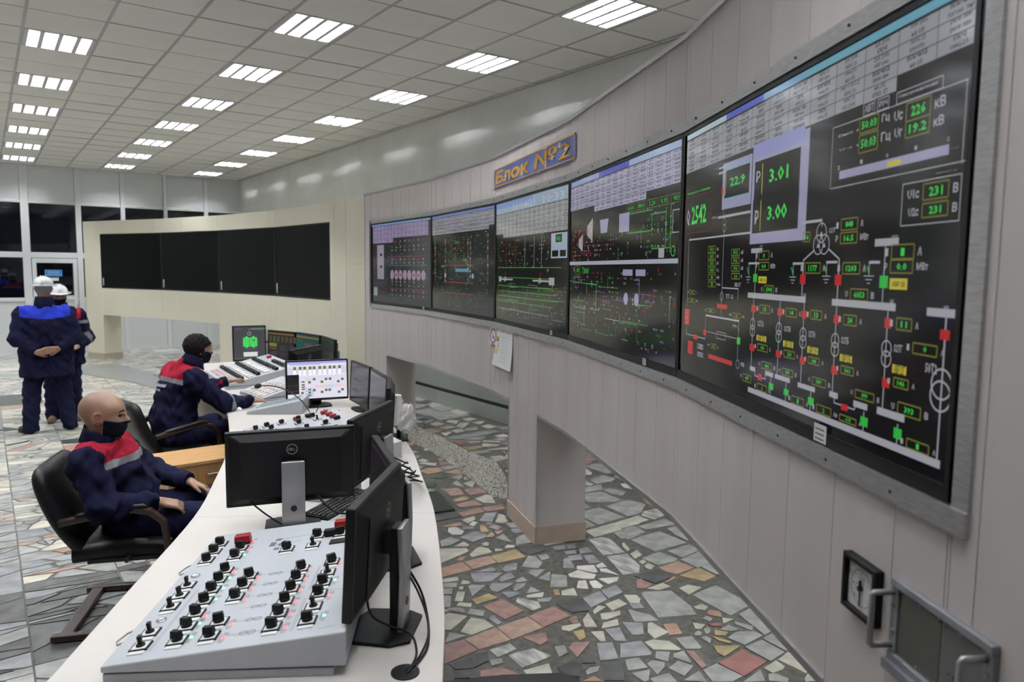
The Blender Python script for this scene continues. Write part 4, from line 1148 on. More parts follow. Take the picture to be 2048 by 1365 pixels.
# ------------------------------------------------------------------ things fixed on the curved wall
def on_wall(s, out=0.0): p, d = P2.at(s); n = P2.normal(s); return Vector((p.x+n.x*out, p.y+n.y*out)), d, n
# worn blue banner "Блок №2": follows the wall
sgn = empty('block_sign', (P2.at(3.61)[0].x, P2.at(3.61)[0].y, 2.58), 'peeling blue banner lettered in orange high on the curved wall', 'sign'); O = tuple(sgn.location)
sa, sb_, za, zb = 3.61, 5.35, 2.575, 2.725
def wallpt(x, y, z):
    q, d, n = on_wall(sa+x, .004+z); return (q.x, q.y, za+y)
rows = []
cuts = [0] + [v-sa for v in P2.s if sa < v < sb_] + [sb_-sa]
b = MB()
for u, w in zip(cuts, cuts[1:]):
    n_ = max(2, int((w-u)/.1)); rr = []
    for i in range(n_+1):
        x = u+(w-u)*i/n_; x = min(max(x, u+1e-5), w-1e-5); rr.append([wallpt(x, y, .002+.003*math.sin(x*14+y*20)) for y in (0,.05,.1,.15)])
    b.grid(rr)
o_ = b.build('banner', mat('banner_blue', (.09,.13,.38), .25, noise=.2, scale=5), sgn, O); o_.modifiers.new('t','SOLIDIFY').thickness = .003
cv = Canvas(.0003); OR = (.50,.27,.04)
cv.text(.05,.026,.86,.128,'Блок',OR,.2,.035); cv.text(.98,.030,1.62,.130,'№2',OR,.2); cv.text(.988,.032,1.628,.132,'№2',OR,.2); cv.text(.996,.030,1.636,.130,'№2',OR,.2)
for y in (.006,.144): cv.line(.01,y,1.73,y,.008,OR)
cv.line(.008,.0,.008,.15,.008,OR); cv.line(1.732,0,1.732,.15,.008,OR)
for x,y,w,h in ((.28,.06,.05,.02),(1.18,.02,.04,.05),(1.30,.05,.06,.03),(1.05,.0,.05,.012),(1.15,.138,.1,.012),(1.52,.08,.05,.02),(.7,.03,.03,.04),(1.42,.11,.05,.03)): cv.poly([(x,y),(x+w*.8,y-h*.2),(x+w,y+h*.7),(x+w*.3,y+h)],(.5,.5,.55))
me = cv.build('lettering', PRINT, sgn, Matrix.Identity(4))
for v in me.data.vertices:
    x, y, z = v.co; x = min(max(x, 1e-4), sb_-sa-1e-4); q = wallpt(x, y, .0075+z+.003*math.sin(x*14+y*20)); v.co = (q[0]-O[0], q[1]-O[1], q[2]-O[2])
# papers
def sheet(name, label, cat, s, z, w, h, draw, tilt=0.0, bow=0.02, split=None):
    q, d, n = on_wall(s, .004); e = empty(name, (q.x, q.y, z), label, cat)
    rr = []; sh = tilt
    for j in range(7):
        y = h*j/6; off = bow*(1-j/6)**2
        rr.append([Vector((d.x*(x-sh*(1-j/6)*(1-x/w))+n.x*(.001+off), d.y*(x-sh*(1-j/6)*(1-x/w))+n.y*(.001+off), y)) for x in (0, w/2, w)])
    o = MB().grid(rr).build('sheet', PAPER, e); o.modifiers.new('t', 'SOLIDIFY').thickness = .0015
    cv = Canvas(.00005); draw(cv)
    ob = cv.build('print', PRINT, e, Matrix.Identity(4))
    for v in ob.data.vertices:
        x, y, z_ = v.co; off = bow*(1-y/h)**2; x2 = x-sh*(1-y/h)*(1-x/w); v.co = (d.x*x2+n.x*(.0032+off+z_), d.y*x2+n.y*(.0032+off+z_), y)
    return e
def d1(cv):
    cv.text(.10,.275,.33,.288,'Приказ по смене',(.55,.12,.12))
    for j in range(9): cv.rect(.14,.24-j*.024,.16+rc.uniform(.1,.19),.244-j*.024,(.55,.55,.6))
    cv.rect(.01,.20,.08,.24,(.62,.56,.22)); cv.rect(.0,.10,.07,.15,(.66,.62,.2)); cv.rect(.07,.15,.085,.19,(.55,.35,.25)); cv.poly([(.02,.205),(.05,.235),(.07,.205)],(.45,.3,.12)); cv.poly([(.02,.11),(.035,.135),(.05,.11)],(.2,.2,.05))
sheet('wall_notice', 'printed white notice sheet with yellow stickers curling off the curved wall', 'notice', 3.735, 1.15, .40, .31, d1, tilt=.10)
def d2(cv):
    R = (.33,.03,.08); cv.ring(.07,.07,.056,.010,R); cv.line(.035,.11,.105,.03,.009,R); cv.rect(.05,.055,.09,.064,(.15,.15,.18)); cv.rect(.09,.055,.10,.064,(.4,.2,.1))
sheet('no_smoking_sign', 'white no-smoking sticker with a dark red ring beside the notice sheet', 'sign', 3.545, 1.31, .145, .145, d2, bow=.002)
# round dial gauge in square black case
q, d, n = on_wall(8.203); g = empty('dial_gauge', (q.x, q.y, 1.165), 'square black panel gauge with a white dial low on the curved wall', 'gauge')
def WL(x, y, z): return Vector((d.x*x+n.x*y, d.y*x+n.y*y, z))
h = .0635; b = MB()
for x0,x1,z0_,z1_ in ((-h,h,0,.012),(-h,h,.115,.127),(-h,-h+.012,.012,.115),(h-.012,h,.012,.115)): b.obox(WL(x0,.0,z0_), WL(x1-x0,0,0), WL(0,.022,0), Vector((0,0,z1_-z0_)))
b.build('case', BLACKP, g, bevel=.002)
MB().obox(WL(-h+.012,.001,.012), WL(2*h-.024,0,0), WL(0,.010,0), Vector((0,0,.103))).build('dial', mat('dial_white', (.62,.62,.60), .35), g)
cv = Canvas(.00005); K=(.03,.03,.03)
for i in range(25):
    a = math.radians(225-i*11.25); r0 = .036 if i % 4 else .031; cv.line(math.cos(a)*r0, .063+math.sin(a)*r0, math.cos(a)*.041, .063+math.sin(a)*.041, .0012, K)
cv.ring(0,.063,.041,.001,K,40); cv.ring(-.013,.061,.009,.0014,(.1,.1,.4)); cv.text(-.012,.083,.014,.088,'кгс/см2',K)
for t,x,y in (('0',-.026,.040),('6',-.03,.066),('10',-.004,.094),('16',.026,.078)): cv.text(x-.004,y-.003,x+.004,y+.003,t,K)
cv.build('dial_print', PRINT, g, frame_of(WL(0,.0115,0),(d.x,d.y,0),(0,0,1)))
b = MB(); b.cyl(WL(0,.011,.063), WL(0,.018,.063), .006, n=12); b.obox(WL(-.0015,.014,.022), WL(.003,0,0), WL(0,.002,0), Vector((0,0,.048))); b.obox(WL(-.004,.014,.063), WL(.008,0,0), WL(0,.002,0), Vector((0,0,.018)))
b.build('pointer', BLACKP, g)
# instrument panel with two handles
q, d, n = on_wall(8.31); g = empty('instrument_panel', (q.x, q.y, 1.13), 'grey metal instrument panel with two bracket handles, beside the dial gauge', 'instrument')
W_, H_ = .285, .172; GM = mat('grey_metal', (.30,.31,.33), .38, .5, noise=.08, scale=20)
b = MB()
for x0,x1,z0_,z1_,y1_ in ((0,W_,0,.016,.016),(0,W_,H_-.016,H_,.016),(0,.022,.016,H_-.016,.012),(W_-.022,W_,.016,H_-.016,.012)): b.obox(WL(x0,0,z0_), WL(x1-x0,0,0), WL(0,y1_,0), Vector((0,0,z1_-z0_)))
b.build('frame', GM, g, bevel=.002)
MB().obox(WL(.022,.0005,.016), WL(.125,0,0), WL(0,.006,0), Vector((0,0,H_-.032))).build('cover_plate', mat('olive_plate', (.14,.14,.12), .25, .3), g)
MB().obox(WL(.149,.0005,.016), WL(.114,0,0), WL(0,.006,0), Vector((0,0,H_-.032))).build('cover_plate', mat('grey_plate', (.17,.175,.17), .35, .3), g)
for x in (.03,.085,.14,.156,.2,.255):
    for z in (.024, H_-.024): MB().cyl(WL(x,.006,z), WL(x,.0085,z), .0025, n=8).build('screw', CHROME, g)
for z in (.06,.115):
    for x in (.011, W_-.011): MB().cyl(WL(x,.012,z), WL(x,.0165,z), .005, n=8).build('screw', CHROME, g)
b = MB(); b.cyl(WL(.205,.006,.10), WL(.205,.012,.10), .006, n=10)
for i in range(6): b.cyl(WL(.175+.012*i,.006,.06), WL(.175+.012*i,.0075,.06), .002, n=6)
b.build('push_button', BLACKP, g)
for x in (-.004, W_-.028):
    MB().tube([WL(x+.012,.010,H_-.03), WL(x+.012,.055,H_-.03), WL(x+.012,.058,H_-.034), WL(x+.012,.058,.034), WL(x+.012,.055,.030), WL(x+.012,.010,.030)], .0065, 8).build('handle', SILVER, g, smooth=True)
b = MB(); b.obox(WL(0,.006,.0), WL(W_,0,0), WL(0,.02,0), Vector((0,0,-.02))); b.build('lower_rail', GM, g)

# ================================================================== the operators' desk
ZD = .75
topm = mat('desk_laminate', (.62,.575,.545), .28, spec=.5, noise=.02, scale=3)
edgem = mat('desk_edge', (.34,.27,.22), .5)
DI = [(-.22,1.80),(.09,2.36),(.36,2.86),(.75,3.59),(.99,4.18),(1.23,4.84),(1.44,5.61),(1.60,6.33),(1.68,6.9),(1.75,7.6),(1.86,8.4),(1.92,9.4)]
DO = [(.70,1.20),(1.0,1.71),(1.28,2.18),(1.72,3.02),(1.98,3.62),(2.22,4.2),(2.44,4.9),(2.62,5.6),(2.72,6.3),(2.82,7.2),(2.9,8.2),(2.95,9.4)]
def cm(p, i, t):
    a, b, c, d = (Vector(p[max(0,i-1)]), Vector(p[i]), Vector(p[i+1]), Vector(p[min(len(p)-1,i+2)]))
    return .5*((2*b)+(c-a)*t+(2*a-5*b+4*c-d)*t*t+(3*b-a-3*c+d)*t**3)
def dcurve(p, i0, i1, n=5): return [tuple(cm(p, i, k/n)) for i in range(i0, i1) for k in range(n)] + [p[i1]]
desks = [(0,3,'near end section of the long curved white desk, carrying the big switch console'), (3,7,'middle section of the long curved white desk between the two seated operators'), (7,11,'far section of the long curved white desk beside the masked dark-haired operator')]
for i0, i1, lab in desks:
    a, b = dcurve(DI, i0, i1), dcurve(DO, i0, i1); O = (a[0][0], a[0][1], 0)
    e = empty('desk', O, lab, 'desk', group='sections of the curved desk')
    if i0 > 0:
        d = (Vector(a[1])-Vector(a[0])).normalized()*.0015; a[0] = tuple(Vector(a[0])+d); b[0] = tuple(Vector(b[0])+d)
    MB().prism(a+b[::-1], ZD-.028, ZD).build('desk_top', topm, e, O, bevel=.003)
    ed = MB()
    for cur, s in ((a, -1), (b, 1)):
        r0 = [(x, y) for x, y in cur]
        ed.grid([[(x, y, ZD-.0275) for x, y in r0], [(x, y, ZD-.004) for x, y in r0]])
    ob = ed.build('edge_band', edgem, e, O); ob.modifiers.new('t', 'SOLIDIFY').thickness = .002; ob.modifiers['t'].offset = 0
    def mix(k, t): return tuple(Vector(a[k])*(1-t)+Vector(b[k])*t)
    n = len(a)
    mo = [mix(k, .80) for k in range(n)]; mi = [mix(k, .78) for k in range(n)]
    MB().prism(mo+mi[::-1], .05, ZD-.028).build('modesty_panel', topm, e, O)
    for k, s in ((0, 1), (n-1, -1)):
        k2 = k+s; p, q = Vector(mix(k, .10)), Vector(mix(k, .785)); d = (Vector(a[k2])-Vector(a[k])).normalized()*.022
        p, q = p+d*.2, q+d*.2
        MB().prism([tuple(p), tuple(q), tuple(q+d), tuple(p+d)], 0, ZD-.028).build('side_panel', topm, e, O)
    # cable opening near the outer edge
    if i0 == 0:
        MB().lathe([(.030,.0),(.042,.0),(.042,.004),(.030,.004)], (.945,1.83,ZD), 24).build('cable_grommet', BLACKP, e, O)
        MB().lathe([(.0,.0005),(.030,.0005),(.030,.0012),(0,.0012)], (.945,1.83,ZD), 24).build('grommet_opening', mat('dark_hole', (.012,.006,.005), .9), e, O)
# ------------------------------------------------------------------ consoles with switches
consm = mat('console_grey', (.45,.465,.50), .32, noise=.02, scale=6)
plate_w = mat('switch_plate', (.70,.70,.70), .35)
redcap = mat('red_cap', (.30,.012,.015), .35)
ledr = mat('led_red', (.5,.02,.02), .3, emit=(1,.05,.05), estr=5.0); ledg = mat('led_green', (.05,.4,.2), .3, emit=(.15,1,.45), estr=3.5)
def console(name, label, loc, rz, D, L, zf, zb, z=ZD, group=None, plinth=True):
    e = empty(name, (loc[0], loc[1], z), label, 'control console', rz, group)
    if plinth: MB().box(.004, D-.035, .004, L-.004, 0, .026).build('plinth', consm, e, bevel=.002)
    z0 = .030 if plinth else 0.0
    b = MB(); v = [(0,0,z0),(D,0,z0),(D,0,zb),(0,0,zf),(0,L,z0),(D,L,z0),(D,L,zb),(0,L,zf)]
    b.add(v, [(0,1,2,3),(7,6,5,4),(0,3,7,4),(1,5,6,2),(3,2,6,7),(0,4,5,1)]); b.build('housing', consm, e, bevel=.005, seg=3)
    if plinth: MB().box(.006, D-.04, .006, L-.006, .024, .032).build('joint', mat('joint_dark', (.02,.02,.02), .7), e)
    ang = math.atan2(zb-zf, D); m = Matrix.Translation((0,0,zf)) @ Matrix.Rotation(-ang, 4, 'Y')
    return e, m, ang
SWM = {}
def place(ob, m, x, y, z=0.0, rot=0.0):
    ob.matrix_local = m @ Matrix.Translation((x, y, z)) @ Matrix.Rotation(rot, 4, 'Z')
def switch(e, m, x, y, kind='bar', s=1.0, rot=None):
    """square plate with a knob; kinds: bar (broad grip), stick (thin key), cap (red guard)"""
    key = (kind, s)
    if key not in SWM:
        b = MB(); b.box(-.026*s,.026*s,-.026*s,.026*s,0,.005*s,0); b.box(-.021*s,.021*s,-.021*s,.021*s,.005*s,.0058*s,1)
        b.box(-.022*s,.022*s,-.045*s,-.028*s,0,.003*s,1)
        pl = b.build('switch', [BLACKP, plate_w], e); k = MB()
        if kind == 'bar':
            k.cyl((0,0,.005*s),(0,0,.014*s),.0165*s,.015*s,14)
            k.prism([(-.0165*s,-.011*s),(.0165*s,-.011*s),(.0165*s,.011*s),(-.0165*s,.011*s)], .013*s, .034*s, top=[(-.015*s,-.008*s),(.015*s,-.008*s),(.015*s,.008*s),(-.015*s,.008*s)])
        elif kind == 'stick':
            k.cyl((0,0,.005*s),(0,0,.012*s),.014*s,.012*s,12); k.prism([(-.005*s,-.006*s),(.005*s,-.006*s),(.005*s,.006*s),(-.005*s,.006*s)], .011*s, .036*s, top=[(-.006*s,-.009*s),(.006*s,-.009*s),(.006*s,.009*s),(-.006*s,.009*s)])
        kn = k.build('knob', BLACKP, pl, bevel=.0012*s)
        SWM[key] = (pl.data, kn.data, kn.modifiers[0].width)
    else:
        pl = link('switch', SWM[key][0], e); kn = link('knob', SWM[key][1], pl)
        bv = kn.modifiers.new('bevel', 'BEVEL'); bv.width = SWM[key][2]; bv.segments = 2
    place(pl, m, x, y); kn.rotation_euler = (0, 0, random.uniform(-.5,.5) if rot is None else rot)
    return pl
def cap(e, m, x, y, s=1.0, col=None, nm='emergency_button', rot=0.0):
    b = MB(); b.box(-.028*s,.028*s,-.02*s,.02*s,0,.008*s,0); b.prism([(-.032*s,-.022*s),(.032*s,-.022*s),(.032*s,.022*s),(-.032*s,.022*s)], .008*s,.036*s,1, top=[(-.029*s,-.018*s),(.029*s,-.018*s),(.029*s,.018*s),(-.029*s,.018*s)])
    o = b.build(nm, [BLACKP, col or redcap], e, bevel=.003*s); place(o, m, x, y, 0, rot); return o
LEDM = {}
def led(e, m, x, y, mt, r=.0045):
    if (mt.name, r) not in LEDM: o = MB().lathe([(r,0),(r,.002),(r*.7,.004),(0,.005)], n=10).build('indicator_lamp', mt, e, smooth=True); LEDM[(mt.name, r)] = o.data
    else: o = link('indicator_lamp', LEDM[(mt.name, r)], e)
    place(o, m, x, y)
c1, m1, _ = console('control_console', 'large pale grey sloping console of black rotary switches at the near end of the desk', (.215,2.262), math.atan2(-.517,.857), .68, 1.03, .05, .134)
R7 = [.09,.175,.262,.35,.435,.518,.60]
for y in (.733,.82,.90): switch(c1, m1, .055, y)
for x, y in ((.062,.509),(.065,.427),(.066,.343),(.070,.171),(.077,.087)): switch(c1, m1, x, y, 'stick', rot=random.uniform(-.2,.2))
for y in R7+[.734,.818]: switch(c1, m1, .168+(.5-y)*.03, y)
for y in (.515,.435,.347,.177,.089): switch(c1, m1, .274, y)
for y in R7[:6]: switch(c1, m1, .455, y)
switch(c1, m1, .355, .74); switch(c1, m1, .453, .84); switch(c1, m1, .453, .746, 'stick')
for i, y in enumerate((.544,.451,.366,.28,.192,.099)): switch(c1, m1, .558, y, 'stick' if i in (1,4) else 'bar')
cap(c1, m1, .151, .885, rot=.1); cap(c1, m1, .545, .905); cap(c1, m1, .505, .835, .75, BLACKP, 'black_button', .0)
switch(c1, m1, .545, .83); b = MB(); b.box(-.03,.04,-.022,.022,0,.004); o = b.build('marking_plate', BLACKP, c1); place(o, m1, .545, .755)
for x, y in ((.188,.891),(.194,.801),(.198,.589),(.303,.507),(.306,.419),(.309,.331),(.21,.242),(.315,.157),(.318,.073),(.48,.513),(.484,.428),(.487,.339),(.49,.254),(.494,.166),(.496,.08),(.589,.523),(.597,.264)): led(c1, m1, x, y, ledr)
for x, y in ((.191,.748),(.201,.531),(.205,.446),(.207,.36),(.211,.191),(.215,.104),(.594,.382),(.603,.123)): led(c1, m1, x, y, ledg)
for x, y in ((.06,.594),(.071,.254)):
    o = MB().lathe([(.016,0),(.016,.004),(.011,.005),(.010,.003),(0,.003)], n=18).build('key_lock', CHROME, c1, smooth=True); place(o, m1, x, y)
cv = Canvas(.00003); G = (.13,.13,.15); G2_ = (.22,.22,.25)
for x, y in ((.365,.516),(.367,.43),(.371,.341),(.372,.26),(.38,.169),(.384,.085)):
    cv.line(x-.06, y, x+.05, y, .002, G2_)
    for k in (-.012, .012): cv.disc(x+k, y, .013, G2_); cv.disc(x+k, y, .009, (.45,.46,.5))
    cv.line(x-.02, y, x+.02, y, .004, G2_)
for x, y0, y1 in ((.110,.05,.47),(.116,.05,.47),(.515,.05,.27),(.521,.05,.27),(.515,.33,.53),(.521,.33,.53)): cv.line(x, y0, x, y1, .0016, G2_)
cv.line(.60,.04,.645,.05,.0025,G2_); cv.line(.53,.305,.64,.305,.002,G2_); cv.line(.21,.548,.30,.548,.0016,G2_); cv.line(.22,.21,.30,.21,.0016,G2_)
# plug symbol and lines at the far end
cv.line(.30,.87,.47,.885,.003,G); cv.disc(.295,.868,.014,G); cv.disc(.46,.885,.018,(.35,.34,.36)); cv.rect(.27,.80,.292,.845,G); cv.rect(.298,.755,.318,.78,G)
cv.disc(.325,.812,.022,G); cv.rect(.325,.792,.352,.832,G); cv.line(.30,.82,.28,.82,.005,G); cv.line(.30,.804,.28,.804,.005,G); cv.line(.35,.812,.39,.83,.003,G)
for x, y in ((.188,.891),(.194,.801),(.191,.748),(.198,.589),(.201,.531),(.205,.446),(.207,.36),(.21,.242),(.211,.191),(.215,.104),(.303,.507),(.306,.419),(.309,.331),(.315,.157),(.318,.073),(.48,.513),(.484,.428),(.487,.339),(.49,.254),(.494,.166),(.496,.08),(.594,.382),(.597,.264),(.603,.123)):
    cv.text(x-.006,y-.034,x+.006,y-.010,'ВКЛ',G); cv.text(x-.004,y+.010,x+.010,y+.030,'РВ',G); cv.rect(x-.012,y-.020,x-.009,y+.024,G2_)
cv.text(.535,.742,.57,.768,'01',(.6,.6,.6))
cv.build('printed_marks', PRINT, c1, m1 @ Matrix.Translation((0,0,.0006)))['kind'] = 'stuff'
# wire lifting loops on the operators' side
for y in (.22,.74): MB().tube([(.004,y-.04,.034),(-.034,y-.037,.018),(-.052,y,.010),(-.034,y+.037,.018),(.004,y+.04,.034)], .0030, 6).build('wire_loop', mat('grey_wire', (.25,.25,.26), .4), c1, smooth=True)
# second console, beyond the back of the big monitor
c2, m2, _ = console('control_console', 'grey console with red and black switches behind the monitor with a round white emblem', (1.36,3.975), math.atan2(-.05,.99), .66, 1.19, .05, .134)
for x, y, k in ((.06,1.08,'bar'),(.14,1.10,'bar'),(.145,1.0,'bar'),(.06,.92,'bar'),(.24,1.09,'bar'),(.33,.98,'bar'),(.36,1.09,'bar'),(.46,1.08,'bar'),(.46,.98,'stick'),(.06,.8,'bar'),(.2,.8,'bar'),(.33,.8,'bar'),(.46,.8,'bar'),(.06,.6,'bar'),(.2,.6,'bar'),(.33,.6,'bar'),(.46,.6,'bar')): switch(c2, m2, x, y, k)
for x, y in ((.35,1.10),(.55,1.10),(.56,1.02),(.56,.94)): cap(c2, m2, x, y, .75)
cap(c2, m2, .44, 1.12, .7, BLACKP, 'black_button'); cap(c2, m2, .565, .87, .7, BLACKP, 'black_button')
cv = Canvas(.00003)
for x, y in ((.15,1.05),(.35,1.03),(.46,1.04),(.3,.9),(.5,.9)): cv.rect(x-.02,y-.008,x+.02,y+.008,(.5,.22,.2))
cv.build('printed_marks', PRINT, c2, m2 @ Matrix.Translation((0,0,.0006)))['kind'] = 'stuff'
c6, m6, _ = console('key_box', 'small grey box with inked figures on its side under the joined monitors', (1.40,3.40), .76, .27, .22, .085, .085, plinth=False)
c6['category'] = 'box'
cv = Canvas(.0002)
for k, t in enumerate('80°888'): cv.text(.06+k*.032,.035+.004*(k%2),.083+k*.032,.072,t,(.10,.10,.12),.15)
cv.build('side_lettering', PRINT, c6, frame_of((0,-.0006,.0),(1,0,0),(0,0,1)))
keyblock_later = (c6, m6)
# intercom with sloping key field, handset and gooseneck microphone
ic, mi_, _ = console('intercom_set', 'grey wedge-shaped intercom set with rows of thin keys on the white desk', (1.66,5.93), math.atan2(-.50,.866), .44, .34, .022, .115, plinth=False)
ic['category'] = 'intercom'
km = MB()
for i in range(9):
    for j in range(6): km.box(.05+i*.038,.05+i*.038+.028,.10+j*.036,.10+j*.036+.024,0,.005)
o = km.build('key_field', mat('intercom_key', (.28,.33,.33), .5), ic); o.matrix_local = mi_
hs = empty('phone_handset', (1.72,6.24,ZD+.0), 'white telephone handset resting on the desk beside the intercom set', 'handset', 1.0)
hs.location = (1.70,6.36,ZD)
MB().tube([(-.085,0,.022),(-.08,0,.05),(-.04,0,.062),(.04,0,.062),(.08,0,.05),(.085,0,.022)], [.026,.024,.017,.017,.024,.026], 12).build('handle', WHITEP, hs, smooth=True)
MB().lathe([(.0,.0),(.028,.0),(.03,.012),(.024,.024),(0,.026)], (-.085,0,0), 16).lathe([(.0,.0),(.028,.0),(.03,.012),(.024,.024),(0,.026)], (.085,0,0), 16).build('earpiece', WHITEP, hs, smooth=True)
MB().tube([(.1,0,.012),(.14,.02,.006),(.18,-.02,.006),(.22,.01,.006),(.26,0,.006)], .005, 6).build('cord', WHITEP, hs, smooth=True)
ms = empty('mouse', (1.64,6.14,ZD), 'pale grey computer mouse near the inner desk edge beside the intercom set', 'mouse', 2.2)
MB().grid([[(.055*math.cos(t)*math.cos(p), .032*math.sin(t)*math.cos(p), .034*math.sin(p)) for t in [2*PI*i/16 for i in range(16)]] for p in [PI/2*j/6 for j in range(7)]], closed=True).build('mouse_body', WHITEP, ms, smooth=True)
MB().box(.02,.04,-.004,.004,.026,.034).build('wheel', DARKG, ms)
mc = empty('gooseneck_microphone', (2.02,5.10,ZD+.11), 'black gooseneck microphone arching over the intercom set', 'microphone')
mc.location = (1.86,5.05,ZD+.118)
MB().lathe([(.0,0),(.028,0),(.028,.012),(.01,.02),(0,.02)], n=16).build('base', BLACKP, mc, smooth=True)
NK = [(0,0,.015),(0,.1,.07),(-.015,.28,.115),(-.03,.5,.135),(-.05,.74,.125),(-.07,.92,.10)]
MB().tube([tuple(Vector(NK[max(0,min(len(NK)-1,i))])) for i in range(len(NK))], .0055, 8).build('neck', BLACKP, mc, smooth=True, sub=1)
MB().tube([(-.07,.92,.10),(-.072,.94,.098),(-.076,.985,.088),(-.079,1.02,.08),(-.08,1.03,.077)], [.007,.016,.022,.017,.004], 12).build('foam_head', mat('black_foam', (.008,.008,.008), .95), mc, smooth=True)
# small push-button box
c4, m4, _ = console('button_console', 'small pale sloping button box with rows of pink-white keys beside the bright white monitor', (1.93,6.42), .10, .42, .52, .03, .135)
def keyblock(e, m, x0, y0, nx, ny, px, py, sx, sy, mt, nm, h=.010):
    me = None
    for i in range(nx):
        for j in range(ny):
            if me is None: o = MB().box(-sx/2,sx/2,-sy/2,sy/2,0,h).build(nm, mt, e); me = o.data
            else: o = link(nm, me, e)
            place(o, m, x0+i*px, y0+j*py)
keyw = mat('key_white', (.68,.64,.62), .45); keyp = mat('key_pinkish', (.58,.40,.36), .45)
keyblock(c4, m4, .05, .06, 4, 7, .075, .065, .055, .035, keyw, 'push_key'); keyblock(c4, m4, .085, .06, 3, 7, .075, .065, .012, .035, keyp, 'key_label', .006)
# far console
c5, m5, _ = console('control_console', 'far pale console with long rows of black switches and red caps beside the dark-haired operator', (1.84,7.23), -.06, .68, 1.12, .05, .20)
for x in (.16,.32,.50): keyblock(c5, m5, x, .06, 1, 11, .05, .094, .035, .06, BLACKP, 'toggle_switch', .028)
keyblock(c5, m5, .60, .06, 1, 6, .05, .094, .035, .06, BLACKP, 'toggle_switch', .028)
for y in (.08,.17,.84): cap(c5, m5, .63, y, .8)
keyblock(c5, m5, .05, .08, 2, 10, .045, .1, .03, .06, keyp, 'push_key', .008); keyblock(c5, m5, .24, .06, 1, 9, .08, .11, .045, .085, keyw, 'push_key', .012); keyblock(c5, m5, .41, .1, 1, 8, .08, .12, .06, .09, keyw, 'push_key', .012)
# ------------------------------------------------------------------ monitors
scrg = mat('monitor_glass', (.006,.006,.007), .16, spec=.5)
bezm = mat('monitor_bezel', (.006,.006,.0065), .42, spec=.28)
def monitor(label, a, b, zb, pic=None, H=.345, tilt=-.05, group='desk monitors', stand=True, drop=0.0, lit=True):
    """a, b: ends of the lower edge as seen from its own front, left to right"""
    a, b = Vector(a), Vector(b); W = (b-a).length; d = (b-a)/W; c = (a+b)/2
    e = empty('monitor', (c.x, c.y, ZD), label, 'monitor', math.atan2(d.y, d.x), group)    # local: x right, -y is the way the screen faces
    z = zb-ZD; M = Matrix.Translation((0,0,z)) @ Matrix.Rotation(tilt, 4, 'X')
    s = MB(); s.m = M; w = W/2
    s.box(-w,w,-.012,.018,0,H); s.build('bezel', bezm, e, bevel=.005, seg=3)
    bk = MB(); bk.m = M
    v0 = [(-w+.012,.017,.012),(w-.012,.017,.012),(w-.012,.017,H-.012),(-w+.012,.017,H-.012)]; v1 = [(-w+.07,.045,.05),(w-.07,.045,.05),(w-.07,.045,H-.05),(-w+.07,.045,H-.05)]
    bk.add(v0+v1, [(4,5,6,7)[::-1],(0,1,5,4),(1,2,6,5),(2,3,7,6),(3,0,4,7)]); bk.build('back_shell', BLACKP, e, bevel=.008, seg=3)
    g = MB(); g.m = M; g.box(-w+.014,w-.014,-.0128,-.011,.020,H-.014); g.build('screen', scrg, e)
    f = M @ frame_of((-w+.014, -.0130, .020), (1,0,0), (0,0,1))
    if pic: cv = Canvas(.00003); pic(cv, W-.028, H-.034); cv.build('screen_picture', SCREENB, e, f)
    # round emblem on the back
    cv = Canvas(.00003); E_ = (.42,.43,.44); cv.ring(0,0,.0225,.0026,E_,36)
    cv.text(-.0150,-.006,-.0065,.006,'D',E_); cv.text(-.0010,-.006,.0060,.006,'L',E_); cv.text(.0075,-.006,.0145,.006,'L',E_)
    th = math.radians(30); E0 = (-.0035,0)
    for y in (-.0045,0,.0045): cv.line(E0[0]-.0032,y-.0012,E0[0]+.0032,y+.0012,.0022,E_)
    cv.build('emblem', PRINT, e, M @ frame_of((0,.0463,H*.755), (-1,0,0), (0,0,1)))
    if stand:
        st = MB(); zt = z+H*.62
        st.grid([[(x, y, q) for x in (-.05,.05)] for y, q in ((.105,.012),(.108,.06),(.112,zt*.55),(.108,zt))])
        o = st.build('stand_column', SILVER, e, smooth=True); o.modifiers.new('t','SOLIDIFY').thickness = .018; o.modifiers['t'].offset = 0
        bv = o.modifiers.new('b','BEVEL'); bv.width = .004; bv.segments = 2
        MB().box(-.036,.036,.070,.098,.012,zt-.005).build('column_core', BLACKP, e, bevel=.004)
        MB().box(-.04,.04,.04,.075,z+H*.36,z+H*.60).build('mount', BLACKP, e, bevel=.004)
        MB().prism([(-.115,-.035),(-.06,-.055),(.06,-.055),(.115,-.035),(.125,.09),(.09,.15),(-.09,.15),(-.125,.09)], 0, .012).build('base', BLACKP, e, bevel=.004, seg=3)
        MB().cyl((0,.100,.10),(0,.121,.10),.014,n=14).build('cable_hole', DARKG, e)
    return e
SCREENB = attr_mat('monitor_picture', rough=.2, emit=.95, base=0.0, spec=.4)
def pic_dark(cv, W, H): cv.rect(0,0,W,H,(.010,.009,.010)); cv.rect(0,H-.02,W,H-.008,(.03,.015,.03))
